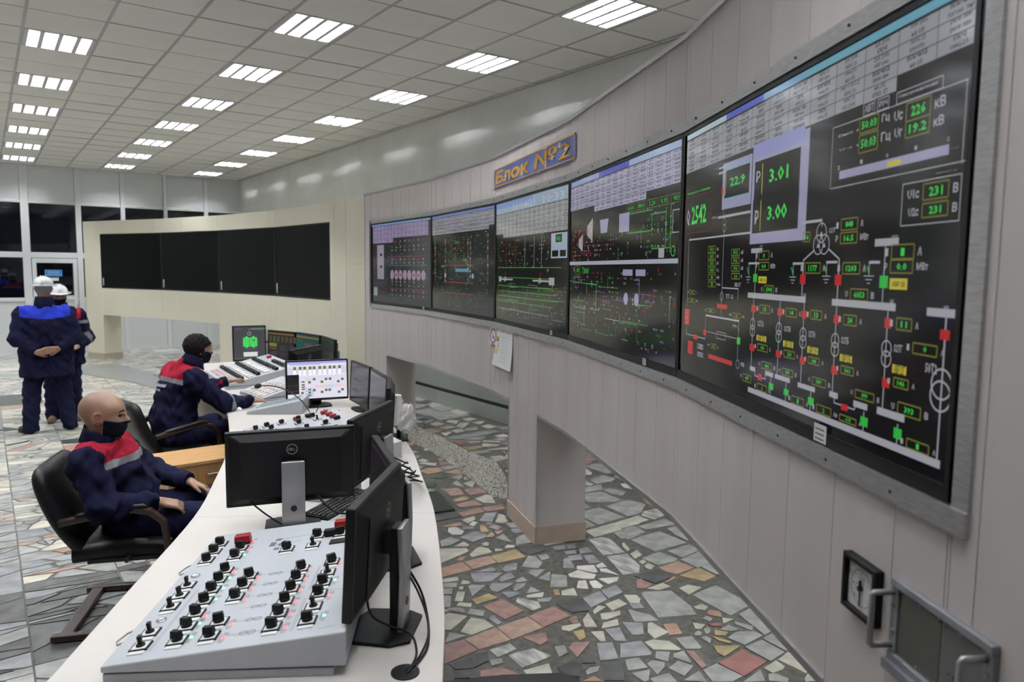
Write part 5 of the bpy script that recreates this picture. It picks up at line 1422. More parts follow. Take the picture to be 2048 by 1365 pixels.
def pic_white(cv, W, H):
    cv.rect(0,0,W,H,(.68,.66,.78)); cv.rect(0,H-.018,W,H,(.35,.36,.75)); cv.rect(.02,H-.026,W*.55,H-.021,(.3,.3,.4)); cv.rect(0,H-.034,W,H-.029,(.75,.74,.8)); cv.rect(0,H*.66,W,H*.86,(.60,.58,.70))
    for i, x in enumerate((.10,.175,.235,.31,.365,.445,.51,.585,.645,.72)):
        X = x*W/.82; cv.rect(X-.011,H*.79,X+.011,H*.87,(.10,.11,.02)); cv.rect(X-.008,H*.81,X-.001,H*.85,(.25,.27,.02)); cv.rect(X-.014,H*.62,X+.014,H*.78,(.85,.84,.9)); cv.frame(X-.014,H*.62,X+.014,H*.78,.001,(.5,.48,.6))
    cv.rect(0,H*.13,W*.19,H*.66,(.008,.007,.008)); cv.line(.0,H*.36,W*.18,H*.38,.0015,(.02,.25,.04)); cv.line(.0,H*.3,W*.18,H*.31,.0012,(.3,.02,.03)); cv.line(0,H*.2,W*.18,H*.22,.0012,(.25,.25,.2))
    for x, y in ((.44,.52),(.36,.44),(.57,.44),(.64,.51),(.71,.51),(.85,.43),(.92,.49),(.44,.22),(.57,.16),(.64,.21),(.70,.21),(.86,.14),(.92,.2),(.20,.07),(.24,.16)): cv.rect(x*W-.010,y*H-.010,x*W+.012,y*H+.010,(.10,.11,.02)); cv.rect(x*W-.006,y*H-.006,x*W-.001,y*H+.004,(.25,.27,.02))
    cv.rect(.44*W,.27*H,.98*W,.37*H,(.74,.60,.66)); cv.line(.46*W,.32*H,.9*W,.32*H,.003,(.55,.4,.45)); cv.rect(.68*W,.26*H,.76*W,.36*H,(.45,.62,.8))
    for y in (.05,.13,.21): cv.rect(.31*W,y*H,.41*W,y*H+.02,(.80,.80,.86)); cv.frame(.30*W,y*H,.42*W,y*H+.02,.003,(.08,.18,.35)); cv.rect(.335*W,y*H+.004,.39*W,y*H+.016,(.06,.12,.04))
    for y in (.44,.36,.30,.24): cv.rect(.23*W,y*H,.285*W,y*H+.012,(.10,.12,.03))
    for y in (.58,.55): cv.line(.22*W,y*H,.98*W,y*H,.0015,(.55,.5,.65))
    cv.text(.30*W,.50*H,.40*W,.53*H,'БОУ-2 ТГ',(.2,.18,.4))
def pic_green(cv, W, H):
    cv.rect(0,0,W,H,(.055,.055,.06)); cv.rect(.02,H-.03,.09,H-.015,(.12,.05,.22)); cv.rect(.16,H-.035,.34,H-.02,(.03,.16,.15)); cv.rect(0,0,W,.012,(.10,.10,.11))
    for i in range(5): cv.rect(W-.14+i*.026,H-.03,W-.125+i*.026,H-.018,(.3,.2,.15))
    cv.ring(W*.5,H*.79,.018,.005,(.35,.35,.36))
    for x in (.41,.63):
        X = x*W; cv.poly([(X-.045,H*.42),(X-.03,H*.36),(X+.03,H*.36),(X+.045,H*.42),(X+.045,H*.62),(X+.03,H*.69),(X-.03,H*.69),(X-.045,H*.62)], (.10,.13,.10))
        for a in range(3):
            for b_ in range(4): cv.rect(X-.037+a*.026,H*.40+b_*.0245,X-.014+a*.026,H*.40+b_*.0245+.021,(.04,.72,.10))
        cv.disc(X,H*.385,.013,(.04,.72,.10)); cv.disc(X,H*.675,.013,(.04,.72,.10)); cv.text(X-.03,H*.29,X+.03,H*.32,'СУЗ-1',(.2,.2,.5))
    cv.rect(W*.63-.012,H*.56,W*.63+.012,H*.60,(.05,.05,.05)); cv.rect(W*.30,H*.08,W*.75,H*.22,(.62,.62,.60)); cv.rect(W-.04,.02,W-.01,.035,(.02,.2,.15))
def pic_brown(cv, W, H):
    cv.rect(0,0,W,H,(.018,.016,.015)); cv.rect(0,H-.03,W,H-.015,(.16,.09,.03))
    for i in range(7): cv.rect(.02+i*.074,H*.66,.06+i*.074,H*.86,(.07,.045,.022))
    cv.rect(.02,H*.48,.16,H*.60,(.17,.12,.04)); cv.rect(.02,H*.40,.16,H*.43,(.15,.10,.03))
    for x in (.22,.40):
        for y in (.1,.36): cv.rect(x,H*y,x+.11,H*y+.06,(.03,.028,.03))
def pic_teal(cv, W, H):
    cv.rect(0,0,W,H,(.012,.045,.045)); cv.rect(0,H-.04,W,H-.02,(.16,.10,.035)); cv.rect(.18,H*.42,.36,H*.72,(.09,.05,.035)); symbols(cv,.03,.03,W-.05,H*.8,70,[(.03,.12,.10),(.12,.06,.04),(.02,.09,.09)])
M_ = [
 ('nearest monitor, seen from behind beside the big switch console', (1.155,2.335), (.805,1.935), .892, pic_dark, .345),
 ('monitor turned edge-on beyond the nearest monitor, dark screen towards the bald man', (1.325,2.885), (1.17,2.365), .862, pic_dark, .345),
 ('monitor back with a sharp round white emblem and a silver stand', (1.385,3.20), (.84,3.35), .848, pic_dark, .345),
 ('monitor back with a faint emblem, beside the one with the sharp emblem', (1.775,3.635), (1.365,3.245), .86, pic_dark, .345),
 ('monitor with a bright white lilac process picture facing the viewer', (2.005,6.01), (2.515,5.91), .805, pic_white, .345),
 ('first dark monitor along the outer desk edge from the bright white one', (2.52,5.88), (2.46,5.37), .795, pic_dark, .345),
 ('second dark monitor along the outer desk edge from the bright white one', (2.455,5.34), (2.34,4.82), .79, pic_dark, .345),
 ('third dark monitor along the outer desk edge from the bright white one', (2.335,4.80), (2.10,4.33), .80, pic_dark, .345),
 ('far monitor with two green capsule shapes on a grey picture', (2.24,8.49), (2.60,8.44), .865, pic_green, .40),
 ('far monitor with a dim brown picture, next to the one with green capsules', (2.61,8.42), (2.76,7.95), .855, pic_brown, .36),
 ('far monitor with a dim teal picture, next to the brown one', (2.765,7.92), (2.83,7.40), .86, pic_teal, .36),
 ('far monitor next to the dim teal one, seen as a narrow dark strip', (2.835,7.37), (2.78,6.88), .86, pic_dark, .36),
 ('far monitor seen from behind just above the bright white one', (2.60,6.80), (2.17,6.44), .845, pic_dark, .345),
]
for m_ in M_: monitor(*m_[:5], H=m_[5])
# ------------------------------------------------------------------ keyboards, cables, cloth, cabinet
def keyboard(name, label, loc, rz, z=ZD):
    e = empty(name, (loc[0], loc[1], z), label, 'keyboard', rz)
    b = MB(); b.add([(-.22,-.07,0),(.22,-.07,0),(.22,.07,0),(-.22,.07,0),(-.22,-.07,.012),(.22,-.07,.012),(.22,.07,.024),(-.22,.07,.024)], [(0,3,2,1),(4,5,6,7),(0,1,5,4),(1,2,6,5),(2,3,7,6),(3,0,4,7)]); b.build('keyboard_body', BLACKP, e, bevel=.003)
    me = None; keym = mat('key_black', (.022,.022,.024), .42)
    for j in range(6):
        x = -.213; row = rk.choice([0,1,2])
        while x < .205:
            w = .0165 if not (j == 0 and abs(x+.06) < .03) else .09
            if abs(x-.068) < .006 or abs(x-.128) < .006: x += .010; continue
            if me is None or w > .05:
                o = MB().prism([(0,0),(w,0),(w,.0165),(0,.0165)], 0, .007, top=[(.0015,.002),(w-.0015,.002),(w-.0015,.015),(.0015,.015)]).build('key', keym, e)
                if w < .05: me = o.data
            else: o = link('key', me, e)
            o.location = (x, -.062+j*.0215, .0122+(.012/.14)*(.008+j*.0215)); o.rotation_euler = (.085, 0, 0); x += w+.0022
    return e
rk = random.Random(3)
keyboard('keyboard', 'black keyboard lying among cables behind the silver monitor stand', (1.385,3.365), .62)
keyboard('keyboard', 'black keyboard in the shadow behind the bright white monitor', (2.18,5.45), 1.2)
def cable(label, pts, r=.004, m=None, nm='cable'):
    b = MB(); P_ = [Vector(p) for p in pts]; out = []
    for i in range(len(P_)-1):
        for k in range(5):
            t = k/5; a, b_, c, d = P_[max(0,i-1)], P_[i], P_[i+1], P_[min(len(P_)-1,i+2)]
            out.append(.5*((2*b_)+(c-a)*t+(2*a-5*b_+4*c-d)*t*t+(3*b_-a-3*c+d)*t**3))
    out.append(P_[-1]); o = b.tube(out, r, 7).build(nm, m or BLACKP, origin=tuple(P_[0]), smooth=True); tag(o, label, 'cable'); return o
cable('black cable looping out over the desk from the nearest monitor to the round cable hole', [(1.10,2.10,.93),(1.125,2.06,.86),(1.115,2.00,.79),(1.07,1.92,.758),(1.01,1.86,.757),(.965,1.835,.756),(.95,1.83,.748)])
cable('thin black cable hanging close behind the nearest monitor stand into the cable hole', [(1.06,2.14,1.0),(1.11,2.06,.87),(1.09,1.95,.79),(1.01,1.87,.757),(.955,1.84,.755),(.94,1.835,.748)], .0035)
cable('black cable hanging from the lower edge of the nearest monitor', [(.97,2.15,.90),(.95,2.08,.83),(.99,2.02,.80),(1.03,1.96,.79),(1.02,1.90,.757),(.955,1.825,.757),(.945,1.825,.748)])
cable('black cable drooping from the emblem monitor across the keyboard', [(1.20,3.235,.90),(1.23,3.17,.84),(1.28,3.13,.80),(1.36,3.12,.795),(1.42,3.15,.79)], .005)
cable('black cable sagging under the emblem monitor left of its silver stand', [(.93,3.30,.87),(.98,3.25,.82),(1.04,3.20,.775),(1.10,3.16,.765)], .004)
for i in range(6):
    x0, y0 = 1.72+.03*i, 3.20+.10*i
    cable('thin black cable in the tangle by the outer desk edge, %s from the viewer' % ordn[i], [(1.62+.03*i,3.42+.05*i,.90),(1.74+.02*i,3.30+.05*i,.85+.01*(i%2)),(1.84+.012*i,3.36+.06*i,.80+.015*(i%3)),(1.88,3.50+.05*i,.765+.01*(i%2)),(1.80-.02*i,3.62+.03*i,.758),(1.72,3.52+.03*i,.764)], .004)
cable('black cables curling on the desk between the bright white monitor and the console', [(2.2,5.75,.80),(2.1,5.55,.762),(2.25,5.3,.757),(2.1,5.1,.757),(1.95,4.95,.757)], .004)
cable('black wire from the console corner across the white desk', [(1.97,4.72,.85),(2.05,4.62,.80),(2.10,4.5,.757),(2.0,4.3,.757)], .004)
# cables and paper on the shaded desk patch
o = MB().box(-.14,.14,-.10,.10,0,.004).build('paper_sheet', PAPER); o.location = (1.28,3.30,ZD+.0005); o.rotation_euler = (0,0,.4); tag(o, 'white paper sheet under the keyboard behind the silver stand', 'paper')
# crumpled cloth hung over the stand of a monitor
cl = MB(); rr = []
for j in range(15):
    row = []
    for i in range(22):
        a = 2*PI*i/22; r = .024+.036*(j/14)*(1+.25*math.sin(3*a+j)+.2*math.sin(7*a+j*1.3)); z = .12-.15*(j/14)**1.3+.014*math.sin(5*a+j*.9)
        row.append((r*math.cos(a)*1.1, r*math.sin(a)*.8, z))
    rr.append(row)
cl.grid(rr, closed=True); cl.add([tuple(p) for p in rr[0]], [tuple(range(21,-1,-1))])
o = cl.build('crumpled_cloth', mat('grey_rag', (.45,.44,.42), .95, bump=.8, bscale=60), smooth=True); o.location = (2.17,4.16,.93); tag(o, 'crumpled grey-white rag hanging over the monitor stand at the outer desk edge', 'cloth')
o = MB().grid([[(.05*math.cos(a)*(1-.1*j), .035*math.sin(a), j*.04) for a in [2*PI*i/14 for i in range(14)]] for j in range(6)], closed=True).add([(.05*math.cos(2*PI*i/14)*.5, .035*math.sin(2*PI*i/14), .2) for i in range(14)], [tuple(range(14))]).build('white_canister', WHITEP, smooth=True); o.location = (2.22,4.40,.88)
tag(o, 'plain white rounded box standing behind the dark monitors above the rag', 'canister')
# pedestal cabinet of pale wood
woodm = mat('beech_wood', (.52,.30,.13), .38, noise=.14, scale=5, stretch=(1,12,12)); woodd = mat('beech_wood_front', (.40,.21,.085), .42, noise=.14, scale=5, stretch=(12,12,1))
pz = .60; e = empty('pedestal_cabinet', (.93,5.20,0), 'low pale wooden cabinet between the two office chairs', 'cabinet', .06)
MB().box(0,.62,0,.42,pz-.025,pz).build('cabinet_top', woodm, e, bevel=.003)
MB().box(.015,.60,.025,.41,0.06,pz-.025).build('carcass', woodd, e)
for i in range(3):
    dz = (pz-.025-.07)/3; dr = MB().box(.02,.595,.004,.024,.075+i*dz,.07+(i+1)*dz).build('drawer', woodd, e, bevel=.002)
    MB().cyl((.26,-.014,.07+i*dz+dz*.6),(.36,-.014,.07+i*dz+dz*.6),.005).build('handle', SILVER, dr)
MB().box(.03,.585,.04,.40,0,.06).build('plinth', DARKG, e)
cv = Canvas(.00003); cv.text(.38,.50,.50,.535,'50В4',(.62,.50,.36)); cv.build('chalk_mark', PRINT, e, frame_of((0,.0035,0),(1,0,0),(0,0,1)))

# ================================================================== chairs
leath = mat('black_leather', (.006,.006,.007), .40, spec=.3, bump=.12, bscale=90)
darkwood = mat('dark_wood', (.032,.014,.009), .30, noise=.25, scale=14, stretch=(6,1,1), coat=.3)
def pad(rows_c, half_w, thick, n=12, edge=.35):
    """padded slab along a centre line of (x, z, nx, nz); width along y"""
    rows = []
    for (x, z, nx, nz, w, t) in rows_c:
        ring = []
        for k in range(n*2):
            a = 2*PI*k/(n*2); cx, sy = math.cos(a), math.sin(a)
            yy = w*math.copysign(abs(cx)**edge, cx); tt = t*math.copysign(abs(sy)**.75, sy)
            ring.append((x+nx*tt, yy, z+nz*tt))
        rows.append(ring)
    return rows
def make_chair(loc, rz, label):
    e = empty('office_chair', (loc[0], loc[1], 0), label, 'chair', rz, 'office chairs at the desk')
    # backrest
    prof = []
    N = 30
    for i in range(N+1):
        t = 1-(1-i/N)**1.6; x = .085-.205*t-.03*math.sin(t*PI); z = .42+.47*t
        dx, dz = -.205-.03*PI*math.cos(t*PI), .47; L = math.hypot(dx, dz); nx, nz = dz/L, -dx/L
        w = (.265-.085*(1-math.sqrt(max(0, 1-(max(0, t-.76)/.242)**2))))*(1-.10*max(0, (.25-t)/.25)); th = .044*math.sqrt(max(.02, 1-(max(0, t-.88)/.121)**2))*(1+.18*math.sin(t*PI))
        prof.append((x, z, nx, nz, w, th))
    r = pad(prof, .25, .045); b = MB().grid(r, closed=True); n = len(r[0])
    b.add(r[0], [tuple(range(n-1,-1,-1))]); b.add([(p[0]-.002, p[1]*.93, p[2]+.003) for p in r[-1]], [tuple(range(n))]); b.grid([r[-1], [(p[0]-.002, p[1]*.93, p[2]+.003) for p in r[-1]]], closed=True)
    b.build('backrest', leath, e, smooth=True)
    # seat
    prof = []
    for i in range(13):
        t = i/12; x = .03+.50*t; z = .425+.015*math.sin(t*PI)-.05*max(0,(t-.8)/.2)**2; w = .25*(1-.12*max(0,(t-.8)/.2)**2)
        prof.append((x, z, 0, 1, w, .062*(1-.6*max(0,(t-.9)/.1)**2)))
    r = pad(prof, .25, .05); b = MB().grid(r, closed=True); b.add(r[0], [tuple(range(n-1,-1,-1))]); b.add(r[-1], [tuple(range(n))])
    b.build('seat', leath, e, smooth=True)
    # wooden loop on each side: runner on the floor, front upright, armrest
    for s in (-1, 1):
        y = s*.30; pts = [(-.06,y,.022),(.2,y,.022),(.40,y,.022),(.48,y,.05),(.505,y,.12),(.505,y,.3),(.50,y,.48),(.485,y,.595),(.42,y,.655),(.34,y,.672),(.2,y,.655),(.05,y,.632),(.0,y,.622)]
        b = MB(); rows = []
        for i, p in enumerate(pts):
            a, c = Vector(pts[max(0,i-1)]), Vector(pts[min(len(pts)-1,i+1)]); d = (c-a).normalized(); nn = Vector((-d.z,0,d.x))
            hw = .024 if i < 3 or i > 7 else .020; ht = .016
            rows.append([tuple(Vector(p)+Vector((0,hw,0))+nn*ht), tuple(Vector(p)+Vector((0,hw,0))-nn*ht), tuple(Vector(p)-Vector((0,hw,0))-nn*ht), tuple(Vector(p)-Vector((0,hw,0))+nn*ht)])
        b.grid(rows, closed=True); b.add(rows[0], [(3,2,1,0)]); b.add(rows[-1], [(0,1,2,3)])
        b.build('arm_frame', darkwood, e, bevel=.006)
        r = pad([(x, .674+dz, 0, 1, w, t) for x, dz, w, t in ((.06,-.028,.006,.004),(.08,-.024,.024,.016),(.2,-.004,.026,.018),(.32,.012,.026,.018),(.39,.012,.024,.016),(.41,.006,.006,.004))], .02, .015, n=6)
        b = MB(); b.m = Matrix.Translation((0,y,0)); b.grid(r, closed=True); b.build('arm_pad', leath, e, smooth=True)
        MB().cyl((.30,s*.23,.40),(.30,s*.30,.40),.012).cyl((.503,s*.23,.36),(.503,s*.30,.36),.012).build('bracket', DARKG, e)
        MB().cyl((.507,y-s*.0,.50),(.522,y,.50),.006).build('bolt', CHROME, e)
    MB().box(-.03,.03,-.29,.29,.008,.034).build('rear_crossbar', darkwood, e, bevel=.004)
    MB().box(.10,.50,-.24,.24,.375,.395).build('seat_plate', DARKG, e)
    return e
CH1 = ((.365,4.535), math.atan2(-.36,.93)); CH2 = ((.95,6.33), math.atan2(.21,.97))
make_chair(*CH1, 'black leather office chair with dark wooden arms holding the bald man')
make_chair(*CH2, 'black leather office chair with dark wooden arms holding the dark-haired man')
# ================================================================== implicit surfaces for people
F32 = np.float32
class Sdf:
    """smooth union of round cones and ellipsoids; each item may carry its own blend"""
    def __init__(s): s.it = []
    def cone(s, a, b, ra, rb=None, k=.03, flat=None): s.it.append(('c', np.array(a,F32), np.array(b,F32), ra, ra if rb is None else rb, k, flat)); return s
    def ell(s, c, r, k=.03, R=None, neg=False): s.it.append(('e', np.array(c,F32), np.array(r,F32), None if R is None else np.array(R,F32), neg, k)); return s
    def chain(s, pts, rs, k=.03):
        for i in range(len(pts)-1): s.cone(pts[i], pts[i+1], rs[i], rs[i+1], k)
        return s
    def __call__(s, P):
        D = None
        for it in s.it:
            if it[0] == 'c':
                _, a, b, ra, rb, k, flat = it; ab = b-a; L2 = float(ab@ab) or 1e-9
                q = P-a
                t = np.clip((q@ab)/L2, 0, 1); dv = q-t[:,None]*ab
                if flat is not None: dv = dv+ (dv@flat[0])[:,None]*(flat[0]*(1/flat[1]-1)).astype(F32)
                d = np.sqrt((dv*dv).sum(1))-(ra+(rb-ra)*t); neg = False
            else:
                _, c, r, R, neg, k = it; q = P-c
                if R is not None: q = q@R.T
                k0 = np.sqrt(((q/r)**2).sum(1)); k1 = np.sqrt(((q/(r*r))**2).sum(1))+1e-9; d = k0*(k0-1)/k1
            if D is None: D = d; continue
            if neg: h = np.clip(.5-.5*(d+D)/k, 0, 1); D = D*(1-h)+(-d)*h+k*h*(1-h)
            else: h = np.clip(.5+.5*(D-d)/k, 0, 1); D = D*(1-h)+d*h-k*h*(1-h)
        return D
def bounds(sdfs, pad_=.03):
    lo = np.full(3, 9e9); hi = -lo
    for s in sdfs:
        for it in s.it:
            if it[0] == 'c':
                r = max(it[3], it[4]); 
                for p in (it[1], it[2]): lo = np.minimum(lo, p-r); hi = np.maximum(hi, p+r)
            elif not it[4]:
                r = it[2].max(); lo = np.minimum(lo, it[1]-r); hi = np.maximum(hi, it[1]+r)
    return lo-pad_, hi+pad_
def polygonise(fn, lo, hi, h, B=6):
    n = np.ceil((hi-lo)/(h*B)).astype(int)*B+1
    nb = (n-1)//B
    gx_ = [lo[i]+h*B*(np.arange(nb[i])+.5) for i in range(3)]
    C = np.stack(np.meshgrid(*gx_, indexing='ij'), -1).reshape(-1,3).astype(F32)
    dc = fn(C)
    act = np.abs(dc) < h*B*1.25+.012
    D = np.repeat(np.repeat(np.repeat(dc.reshape(nb), B, 0), B, 1), B, 2)
    D = np.pad(D, ((0,1),)*3, mode='edge').astype(F32)
    ids = np.argwhere(act.reshape(nb))
    off = np.stack(np.meshgrid(*[np.arange(B+1)]*3, indexing='ij'), -1).reshape(-1,3)
    for s0 in range(0, len(ids), 4000):
        I = (ids[s0:s0+4000,None,:]*B+off[None]).reshape(-1,3)
        key = np.unique((I[:,0]*n[1]+I[:,1])*n[2]+I[:,2])
        J = np.stack([key//(n[1]*n[2]), key//n[2]%n[1], key%n[2]], 1)
        D[J[:,0],J[:,1],J[:,2]] = fn((lo+J*h).astype(F32))
    S = D < 0
    # cells with a sign change
    c8 = [(i,j,k) for i in (0,1) for j in (0,1) for k in (0,1)]
    sl = lambda i,j,k: (slice(i, D.shape[0]-1+i), slice(j, D.shape[1]-1+j), slice(k, D.shape[2]-1+k))
    cnt = np.zeros(tuple(x-1 for x in D.shape), np.int8)
    for c in c8: cnt += S[sl(*c)]
    cells = np.argwhere((cnt > 0) & (cnt < 8))
    idx = np.full(cnt.shape, -1, np.int32); idx[cells[:,0],cells[:,1],cells[:,2]] = np.arange(len(cells))
    V = np.stack([D[cells[:,0]+i,cells[:,1]+j,cells[:,2]+k] for i,j,k in c8], 1)
    acc = np.zeros((len(cells),3)); num = np.zeros(len(cells))
    for a in range(8):
        for b in range(a+1, 8):
            pa, pb_ = np.array(c8[a]), np.array(c8[b])
            if np.abs(pa-pb_).sum() != 1: continue
            m = (V[:,a] < 0) != (V[:,b] < 0); t = V[m,a]/(V[m,a]-V[m,b])
            acc[m] += pa+(pb_-pa)*t[:,None]; num[m] += 1
    verts = lo+(cells+acc/num[:,None])*h
    quads = []
    for ax in range(3):
        u, v = (ax+1)%3, (ax+2)%3
        A = [slice(0,-1)]*3; Bq = [slice(0,-1)]*3; A[ax] = slice(0,-1); Bq[ax] = slice(1,None)
        A[u]=A[v]=Bq[u]=Bq[v]=slice(1,-1)
        s0, s1 = S[tuple(A)], S[tuple(Bq)]
        for flip, m in ((False, s0 & ~s1), (True, ~s0 & s1)):
            p = np.argwhere(m); 
            if not len(p): continue
            p[:,u] += 1; p[:,v] += 1
            q = []
            for du, dv in ((0,0),(1,0),(1,1),(0,1)):
                c = p.copy(); c[:,u] -= 1-du; c[:,v] -= 1-dv; q.append(idx[c[:,0],c[:,1],c[:,2]])
            q = np.stack(q if not flip else q[::-1], 1); quads.append(q[(q>=0).all(1)])
    return verts, np.concatenate(quads)
def surf(name, fn, lo, hi, h, m, parent, colour=None, relax=1):
    V, Q = polygonise(fn, np.asarray(lo,float), np.asarray(hi,float), h)
    me = bpy.data.meshes.new(name); me.vertices.add(len(V)); me.vertices.foreach_set('co', V.astype(F32).ravel())
    me.loops.add(Q.size); me.loops.foreach_set('vertex_index', Q.astype(np.int32).ravel())
    me.polygons.add(len(Q)); me.polygons.foreach_set('loop_start', np.arange(0,Q.size,4,dtype=np.int32)); me.polygons.foreach_set('loop_total', np.full(len(Q),4,np.int32))
    me.update(); me.validate()
    me.polygons.foreach_set('use_smooth', [True]*len(me.polygons))
    if colour is not None and len(me.vertices) == len(V):
        a = me.color_attributes.new('col', 'FLOAT_COLOR', 'POINT'); c = np.ones((len(V),4), F32); c[:,:3] = colour(V); a.data.foreach_set('color', c.ravel())
    me.materials.append(m); return link(name, me, parent)
def wave(P, f, ph=0.0):
    return np.sin(P[:,0]*f+ph+1.7*np.sin(P[:,1]*f*.6+ph))*np.sin(P[:,2]*f*.8+1.3*np.sin(P[:,0]*f*.5+ph*2))
def folds(P, amp=.004): return amp*(wave(P,38,.4)+.6*wave(P,71,1.9)+.5*np.sin(P[:,2]*55+3*np.sin(P[:,0]*17)+2*np.sin(P[:,1]*13)))
def rmat(yaw, pitch=0.0, roll=0.0):
    """rows: local axes (x forward, y left, z up) for a head turned by yaw and nodding by pitch"""
    m = Matrix.Rotation(yaw, 3, 'Z') @ Matrix.Rotation(-pitch, 3, 'Y') @ Matrix.Rotation(roll, 3, 'X'); return np.array(m.transposed(), F32)
skinm = attr_mat('skin', rough=.42, base=1.0, bump=.05, bscale=300); clothm = attr_mat('work_cloth', rough=.9, base=1.0, spec=.08, bump=.35, bscale=140)
NAVY = (.0058,.0066,.022); REDC = (.25,.010,.024); STRIPE = (.20,.20,.22); ROYAL = (.022,.040,.42)
SKIN = (.32,.182,.122); SKIN2 = (.26,.14,.09)
def head_sdf(s, c, R, sc=1.0, nose=True):
    """x forward, y left, z up around the head centre (height about .235)"""
    def W(p): return tuple(np.array(c)+ (np.array(p,float)*sc)@np.array(R,float))
    def E(p, r, k=.03, neg=False, Rx=None):
        RR = np.array(R) if Rx is None else (np.array(Rx)@np.array(R)); s.ell(W(p), tuple(np.array(r)*sc), k*sc, RR, neg)
    E((-.018,0,.030), (.098,.076,.090), .02)
    E((.022,0,-.035), (.072,.062,.085), .05)
    E((.040,0,-.080), (.045,.042,.036), .04)          # jaw and chin
    E((.050,0,.035), (.040,.058,.040), .04)           # brow
    for y in (-1, 1):
        E((.070,y*.032,.0), (.016,.017,.013), .014, True)      # eye hollows
        E((.058,y*.040,-.028), (.026,.022,.022), .025)         # cheeks
        s.cone(W((.079,y*.014,.021)), W((.068,y*.048,.020)), .0085*sc, .006*sc, .014*sc)
        E((-.010,y*.076,-.012), (.022,.009,.033), .012)        # ears
        E((-.006,y*.084,-.010), (.011,.007,.020), .008, True)
        s.cone(W((-.018,y*.077,.012)), W((-.024,y*.080,-.010)), .007*sc, .006*sc, .008*sc)
    s.cone(W((.086,0,.010)), W((.109,0,-.024)), .009*sc, .014*sc, .014*sc)
    for y in (-1,1): E((.090,y*.013,-.030), (.011,.009,.009), .010)
    s.cone(W((.078,-.016,-.058)), W((.078,.016,-.058)), .010*sc, .010*sc, .014*sc)
    return W
def hand(s, wrist, fdir, ndir, sc=1.0, curl=.5, side=1, spread=.10, sep=True):
    """fdir: along the fingers, ndir: out of the back of the hand; side: +1 thumb towards ndir x fdir"""
    f = np.array(fdir,float); f /= np.linalg.norm(f); n = np.array(ndir,float); n -= f*(n@f); n /= np.linalg.norm(n); t = np.cross(n, f)*side; w = np.array(wrist,float)
    P = lambda a,b,c: w+(f*a+t*b+n*c)*sc
    for b_, r in ((-.028,.013),(-.009,.0145),(.010,.0145),(.026,.013)): s.cone(P(.0,b_*.6,0), P(.082,b_,.0), .016*sc, r*sc, .012)
    Ls = (.060,.074,.080,.072)
    for i, b_ in enumerate((-.031,-.0105,.0105,.030)):
        L = Ls[i]*sc; p = P(.084,b_,0); ang = curl*.55; d = f*math.cos(ang)-n*math.sin(ang)+t*(b_/.03)*spread; q = p+d*L*.45
        ang += curl*.85; d = f*math.cos(ang)-n*math.sin(ang)+t*(b_/.03)*spread*.4; q2 = q+d*L*.32; ang += curl*.6; d = f*math.cos(ang)-n*math.sin(ang); q3 = q2+d*L*.23
        s.cone(p, q, .0095*sc, .0086*sc, .004); s.cone(q, q2, .0086*sc, .0078*sc, .004); s.cone(q2, q3, .0078*sc, .0066*sc, .004)
    a = P(.018,.030,-.004); b2 = P(.056,.054,-.014); c2 = P(.086,.060,-.026)
    s.cone(a, b2, .0145*sc, .0112*sc, .012); s.cone(b2, c2, .0108*sc, .0082*sc, .004)
    return P
def V3(o, a):
    ca, sa = math.cos(a), math.sin(a)
    return lambda x, y, z: (o[0]+x*ca-y*sa, o[1]+x*sa+y*ca, z)
